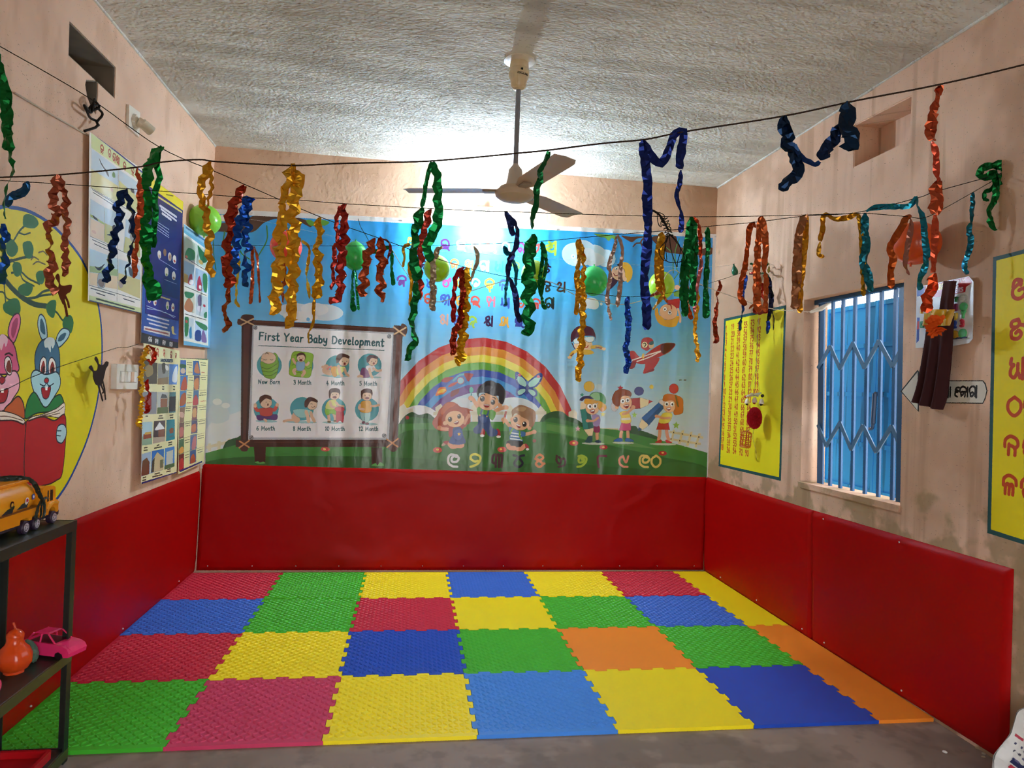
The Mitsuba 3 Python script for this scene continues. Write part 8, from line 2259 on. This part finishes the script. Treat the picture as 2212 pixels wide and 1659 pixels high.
# ------------------------------------------------------------------ shelf rack at the left with its toys
SX, SY0, SY1 = .285, -2.435, -3.35
rack = thing('shelf_rack', 'dark green steel shelf rack at the left edge', 'shelf')
def angle_post(x, y, sx, sy):
    return cat_([bx(*sorted((x, x - sx * .032)), *sorted((y, y - sy * .005)), 0, .885), bx(*sorted((x, x - sx * .005)), *sorted((y, y - sy * .032)), 0, .885)])
GREEN = '#141d19'
for x, y, sx, sy in ((SX, SY0, 1, 1), (.03, SY0, -1, 1), (SX, SY1, 1, -1), (.03, SY1, -1, -1)): put('post', angle_post(x, y, sx, sy), 'satin_mat', rack, color=GREEN)
for z, nm in ((.885, 'top_shelf'), (.402, 'shelf'), (.045, 'shelf')):
    s = put(nm, bx(.028, SX - .006, SY1 + .006, SY0 - .006, z - .014, z, .002), 'satin_mat', rack, color='#20261f')
    put('edge_strip', bx(SX - .0055, SX + .001, SY1, SY0, z - .034, z + .001), 'satin_mat', s, color='#18221d' if z > .5 else '#38401f')
    put('edge_strip', bx(.03, SX, SY0 - .0055, SY0 + .001, z - .034, z + .001), 'satin_mat', s, color=GREEN)

# toy tanker lorry, nose toward the back of the room
TZ = .8856; ty = lambda d: -2.49 + d      # front axle at -2.499
tk = thing('toy_truck', 'orange yellow toy tanker truck tied with dark ribbon on top of the rack', 'toy truck')
ORG, DK = '#d88a1c', '#2c2030'
X0, X1 = .128, .232; xm = (X0 + X1) / 2
put('chassis', bx(X0 + .012, X1 - .012, -2.90, -2.455, TZ + .022, TZ + .038, .003), 'satin_mat', tk, smooth=30, color=DK)
cab = [(-2.572, .036), (-2.572, .118), (-2.562, .136), (-2.548, .142), (-2.492, .134), (-2.482, .128), (-2.478, .086), (-2.462, .078), (-2.456, .060), (-2.456, .036), (-2.474, .036), (-2.478, .050), (-2.488, .058), (-2.502, .060), (-2.514, .056), (-2.522, .046), (-2.524, .036)]
def side_ext(prof, x0, x1):
    m = trimesh.creation.extrude_polygon(Polygon(prof).buffer(0), x1 - x0, engine='earcut'); v = m.vertices
    m.vertices = np.stack([x0 + v[:, 2], v[:, 0], TZ + v[:, 1]], -1)
    if m.volume < 0: m.invert()
    return m
cb_ = put('cab', side_ext(cab, X0 + .004, X1 - .002), 'gloss_mat', tk, color=ORG)
for y0, y1 in ((-2.536, -2.527), (-2.518, -2.499)):
    put('window', side_ext([(y0, .084), (y1, .084), (y1 - .001, .122), (y0, .124)], X1 - .004, X1 - .0012), 'gloss_mat', cb_, color='#14261c')
put('windscreen', side_ext([(-2.4795, .090), (-2.4770, .089), (-2.4805, .124), (-2.483, .125)], X0 + .018, X1 - .016), 'gloss_mat', cb_, color='#18221c')
put('fender_trim', side_ext([(-2.536, .052), (-2.524, .060), (-2.512, .068), (-2.496, .072), (-2.478, .068), (-2.462, .066), (-2.462, .074), (-2.480, .079), (-2.500, .080), (-2.520, .074), (-2.538, .060)], X1 - .003, X1 + .003), 'gloss_mat', cb_, color='#dca040')
put('bumper', bx(X0 + .006, X1 - .004, -2.458, -2.446, TZ + .022, TZ + .042, .003), 'satin_mat', tk, smooth=30, color=DK)
body = put('body', side_ext([(-2.96, .040), (-2.96, .078), (-2.58, .078), (-2.56, .060), (-2.545, .040), (-2.588, .036), (-2.592, .050), (-2.630, .052), (-2.636, .040), (-2.650, .040), (-2.652, .052), (-2.702, .052), (-2.706, .036)], X0, X1), 'gloss_mat', tk, color='#cf8218')
# the tank: a long barrel, round at the front
tp = [(0, -2.575)] + [(.056 * math.sin(a), -2.640 + .065 * math.cos(a)) for a in np.linspace(.25, math.pi / 2, 10)] + [(.058, -2.74), (.058, -2.90), (.052, -2.96), (0, -2.97)]
tn = lathe([(r, y) for r, y in tp[::-1]], 40); tn = rot(tn, -90, (1, 0, 0)); v = tn.vertices.copy()
tn.vertices = np.stack([xm + v[:, 0] * .9, v[:, 1], TZ + .116 + v[:, 2]], -1)
tank = put('tank', tn, 'gloss_mat', tk, smooth=40, color='#dc901e')
put('walkway', bx(xm - .032, xm + .034, -2.93, -2.60, TZ + .166, TZ + .176, .003), 'gloss_mat', tank, smooth=30, color='#d8861a')
put('hatch', move(lathe([(0, 0), (.018, 0), (.016, .010), (0, .012)], 20), (xm, -2.80, TZ + .176)), 'gloss_mat', tank, smooth=40, color='#c87c18')
put('seam', bx(X0 + .002, X1 - .0005, -2.95, -2.58, TZ + .0765, TZ + .081), 'satin_mat', tank, color='#6a3a0c')
def sticker(y, z, w, h, col, nm='sticker', off=.0012):
    P_ = affinity.translate(affinity.scale(Point(0, 0).buffer(1, quad_segs=8), w, h), y, z) if nm == 'round_sticker' else Polygon([(y - w, z - h), (y + w, z - h), (y + w * .9, z + h), (y - w * .4, z + h * .4)])
    v, f = trimesh.creation.triangulate_polygon(P_, engine='earcut'); v = np.asarray(v)
    zz = v[:, 1]; x = xm + .9 * np.sqrt(np.maximum(.058 ** 2 - (zz - .116) ** 2, 1e-6)) + off
    P3 = np.stack([x, v[:, 0], TZ + zz], -1); m = trimesh.Trimesh(P3, f, process=False)
    put(nm, m, 'gloss_mat', tank, color=col)
sticker(-2.685, .098, .030, .012, '#2a1c3c'); sticker(-2.672, .110, .011, .012, '#d8ccc8', 'round_sticker', .002); sticker(-2.672, .112, .006, .006, '#a83048', 'round_sticker', .003)
sticker(-2.632, .118, .010, .010, '#3a4a8c', 'round_sticker'); sticker(-2.632, .118, .005, .005, '#c8c4d8', 'round_sticker', .002)
sticker(-2.765, .094, .030, .012, '#1c1820'); sticker(-2.758, .112, .011, .011, '#241c20', 'round_sticker', .002); sticker(-2.758, .112, .006, .006, '#c8a040', 'round_sticker', .003)
def wheel(y, x, side):
    prof = [(0, -.010), (.013, -.010), (.020, -.0095), (.0225, -.006), (.0225, .006), (.020, .0095), (.013, .010), (0, .010)]
    w = rot(lathe(prof, 28), 90, (0, 1, 0)); w = move(w, (x, y, TZ + .0225))
    a = put('wheel', w, 'satin_mat', tk, smooth=35, color='#2a1c30')
    h = [rot(lathe([(.0115, .0), (.014, .0), (.014, .002), (.0115, .002), (.0115, 0)], 24), 0, (1, 0, 0)), lathe([(0, 0), (.004, 0), (.004, .0025), (0, .003)], 12)]
    for k in range(5): h.append(rot(bx(-.0018, .0018, .002, .0125, 0, .002), 72 * k, (0, 0, 1)))
    h = rot(cat_(h), 90 * side, (0, 1, 0)); put('hub', move(h, (x + side * .0095, y, TZ + .0225)), 'steel_mat', a, smooth=35, color='#d8d4dc')
for y in (-2.499, -2.612, -2.678):
    wheel(y, X1 - .004, 1); wheel(y, X0 + .006, -1)
rb = thing('ribbon_tie', 'dark blackish green ribbon knotted around the toy truck', 'ribbon')
def tie(pts, w, s): put('strand', ribbon(np.array(pts), w, 0, 0, .8, s), 'satin_mat', rb, color='#1c2a26')
tie([(xm - .03, -2.70, TZ + .182), (xm + .01, -2.66, TZ + .184), (xm + .04, -2.625, TZ + .170), (X1 - .001, -2.607, TZ + .135), (X1 + .010, -2.600, TZ + .105)], .016, 201)
tie([(X1 + .010, -2.600, TZ + .110), (X1 + .008, -2.610, TZ + .085), (X1 + .005, -2.618, TZ + .050), (X1 + .006, -2.628, TZ + .030)], .010, 202)
tie([(X1 + .010, -2.600, TZ + .108), (X1 + .009, -2.596, TZ + .080), (X1 + .008, -2.598, TZ + .040)], .009, 203)
tie([(X1 + .010, -2.598, TZ + .110), (X1 + .009, -2.578, TZ + .085), (X1 + .008, -2.572, TZ + .055), (X1 + .008, -2.582, TZ + .030)], .008, 204)
tie([(X1 + .012, -2.605, TZ + .112), (X1 + .016, -2.592, TZ + .104), (X1 + .014, -2.575, TZ + .106), (X1 + .010, -2.548, TZ + .098)], .010, 205)
tie([(xm - .05, -2.76, TZ + .178), (xm - .02, -2.70, TZ + .190), (xm + .015, -2.655, TZ + .188), (xm + .040, -2.605, TZ + .165), (X1 + .004, -2.585, TZ + .115)], .008, 206)

# pink toy car on the middle shelf
CZ = .4026
car = thing('toy_car', 'translucent pink toy car on the middle shelf beside the post', 'toy car')
PK = '#d83060'
def car_side(w):
    return [(-.105, .016), (-.108, .036), (-.098, .048), (-.070, .055), (-.045, .074), (.000, .079), (.022, .074), (.050, .052), (.080, .046), (.100, .038), (.106, .024), (.104, .010), (.084, .006), (.078, .020), (.064, .026), (.050, .020), (.046, .006), (-.040, .006), (-.046, .020), (-.060, .026), (-.074, .020), (-.080, .008)]
def carry(m):
    m = rot(m, -20, (0, 0, 1)); return move(m, (.232, -2.462, CZ + .004))
low = [(-.105, .016), (-.108, .034), (-.098, .046), (-.070, .050), (.045, .050), (.080, .046), (.100, .038), (.108, .024), (.104, .008), (.084, .006), (.079, .018), (.064, .024), (.050, .018), (.046, .006), (-.040, .006), (-.046, .018), (-.060, .024), (-.074, .018), (-.080, .006)]
def ext_x(prof, y0, y1):
    m = trimesh.creation.extrude_polygon(Polygon(prof).buffer(0), y1 - y0, engine='earcut'); v = m.vertices
    m.vertices = np.stack([v[:, 0], y0 + v[:, 2], v[:, 1]], -1)
    if m.volume < 0: m.invert()
    return m
scene['pink_plastic_mat'] = {'type': 'principled', 'base_color': rgb('#dc2c66'), 'roughness': .18, 'specular': .5, 'clearcoat': .5, 'spec_trans': 0.0}
scene['pink_plastic_mat'] = {'type': 'twosided', 'bsdf': scene['pink_plastic_mat']}
b1 = put('body', carry(ext_x(low, -.040, .040)), 'pink_plastic_mat', car)
roof = hull([(-.050, y, .078) for y in (-.030, .030)], [(.012, y, .079) for y in (-.030, .030)], [(-.046, y, .082) for y in (-.024, .024)], [(.006, y, .083) for y in (-.024, .024)])
put('roof', carry(roof), 'pink_plastic_mat', car)
for y in (-.036, .034):
    for a_, b_2 in (((-.075, y, .050), (-.050, y * .85, .079)), ((.012, y * .85, .079), (.046, y, .050)), ((-.018, y, .050), (-.016, y * .85, .079))):
        put('pillar', carry(tube([a_, b_2], .003, 8)), 'pink_plastic_mat', car)
put('cockpit', carry(bx(-.066, .040, -.034, .034, .0495, .0512)), 'satin_mat', car, color='#4a1020')
put('bonnet', carry(hull([(.048, -.036, .050), (.048, .036, .050), (.100, -.032, .040), (.100, .032, .040), (.106, -.028, .030), (.106, .028, .030), (.048, -.034, .045), (.048, .034, .045), (.07, 0, .053)])), 'pink_plastic_mat', car)
for x in (-.060, .064):
    for y in (-.034, .034): put('wheel', carry(move(rot(lathe([(0, -.006), (.014, -.006), (.015, -.003), (.015, .003), (.014, .006), (0, .006)], 20), 90, (1, 0, 0)), (x, y, .0115))), 'satin_mat', car, smooth=35, color='#1c1014')
# toy fruit and vegetables
g0 = (.185, -2.615, .4022)
gd = thing('toy_gourd', 'orange red toy gourd with a thin stalk on the middle shelf', 'toy vegetable')
prof = [(0, .004), (.020, .002), (.030, .0), (.026, .006), (.040, .014), (.052, .034), (.053, .056), (.044, .078), (.030, .094), (.024, .108), (.026, .120), (.026, .130), (.018, .140), (.008, .146), (0, .148)]
m = lathe(prof, 40); v = m.vertices; a = np.arctan2(v[:, 1], v[:, 0]); v[:, :2] *= (1 + .035 * np.cos(a * 7) * (v[:, 2] < .09))[:, None]; m.vertices = v
put('body', move(m, g0), 'gloss_mat', gd, smooth=40, color='#cc4414')
put('stalk', move(tube(spline([(0, 0, .144), (-.004, .002, .156), (-.010, .004, .168)], 5), [.006, .005, .004, .004, .004, .004, .004, .004, .004, .004, .004][:11], 10), g0), 'gloss_mat', gd, smooth=40, color='#b83c14')
m = trimesh.creation.icosphere(4); v = m.vertices; v *= 1 + .07 * (meshkit.noise(v * 7.0, 3)[:, None] - .5) * 2; v *= np.array([.022, .026, .042]); m.vertices = v
solo('toy_cucumber', move(rot(m, -24, (0, 1, 0)), (.193, -2.535, .443)), 'satin_mat', 'bumpy dark green toy vegetable between gourd and pink car', 'toy vegetable', smooth=True, color='#4a6a58')
solo('toy_onion', move(rot(lathe([(0, -.020), (.012, -.018), (.022, -.004), (.022, .006), (.014, .016), (.005, .022), (.003, .034), (0, .035)], 24), 60, (1, 0, 0)), (.10, -2.58, .422)), 'satin_mat', 'pale yellow toy vegetable behind the gourd', 'toy vegetable', smooth=40, color='#c8b47a')
m = trimesh.creation.icosphere(3); m.vertices = m.vertices * np.array([.040, .040, .036]) * (1 + .03 * np.cos(np.arctan2(m.vertices[:, 1], m.vertices[:, 0]) * 8)[:, None])
solo('toy_fruit', move(m, (.215, -2.825, .439)), 'gloss_mat', 'pink round toy at the left edge of the middle shelf', 'toy fruit', smooth=True, color='#d84a78')
tr = thing('red_tray', 'glossy red plastic tray on the bottom shelf', 'tray')
t_ = [(.06, -2.95), (.20, -2.95), (.235, -2.50), (.07, -2.50)]
o = Polygon([(.05, -3.0), (.262, -3.0), (.262, -2.50), (.06, -2.50)]).buffer(-.01).buffer(.01)
put('rim', move(trimesh.creation.extrude_polygon(o.difference(o.buffer(-.012)), .030, engine='earcut'), (0, 0, .046)), 'gloss_mat', tr, color='#a81018')
put('base', move(trimesh.creation.extrude_polygon(o.buffer(-.010), .006, engine='earcut'), (0, 0, .046)), 'gloss_mat', tr, color='#a01016')
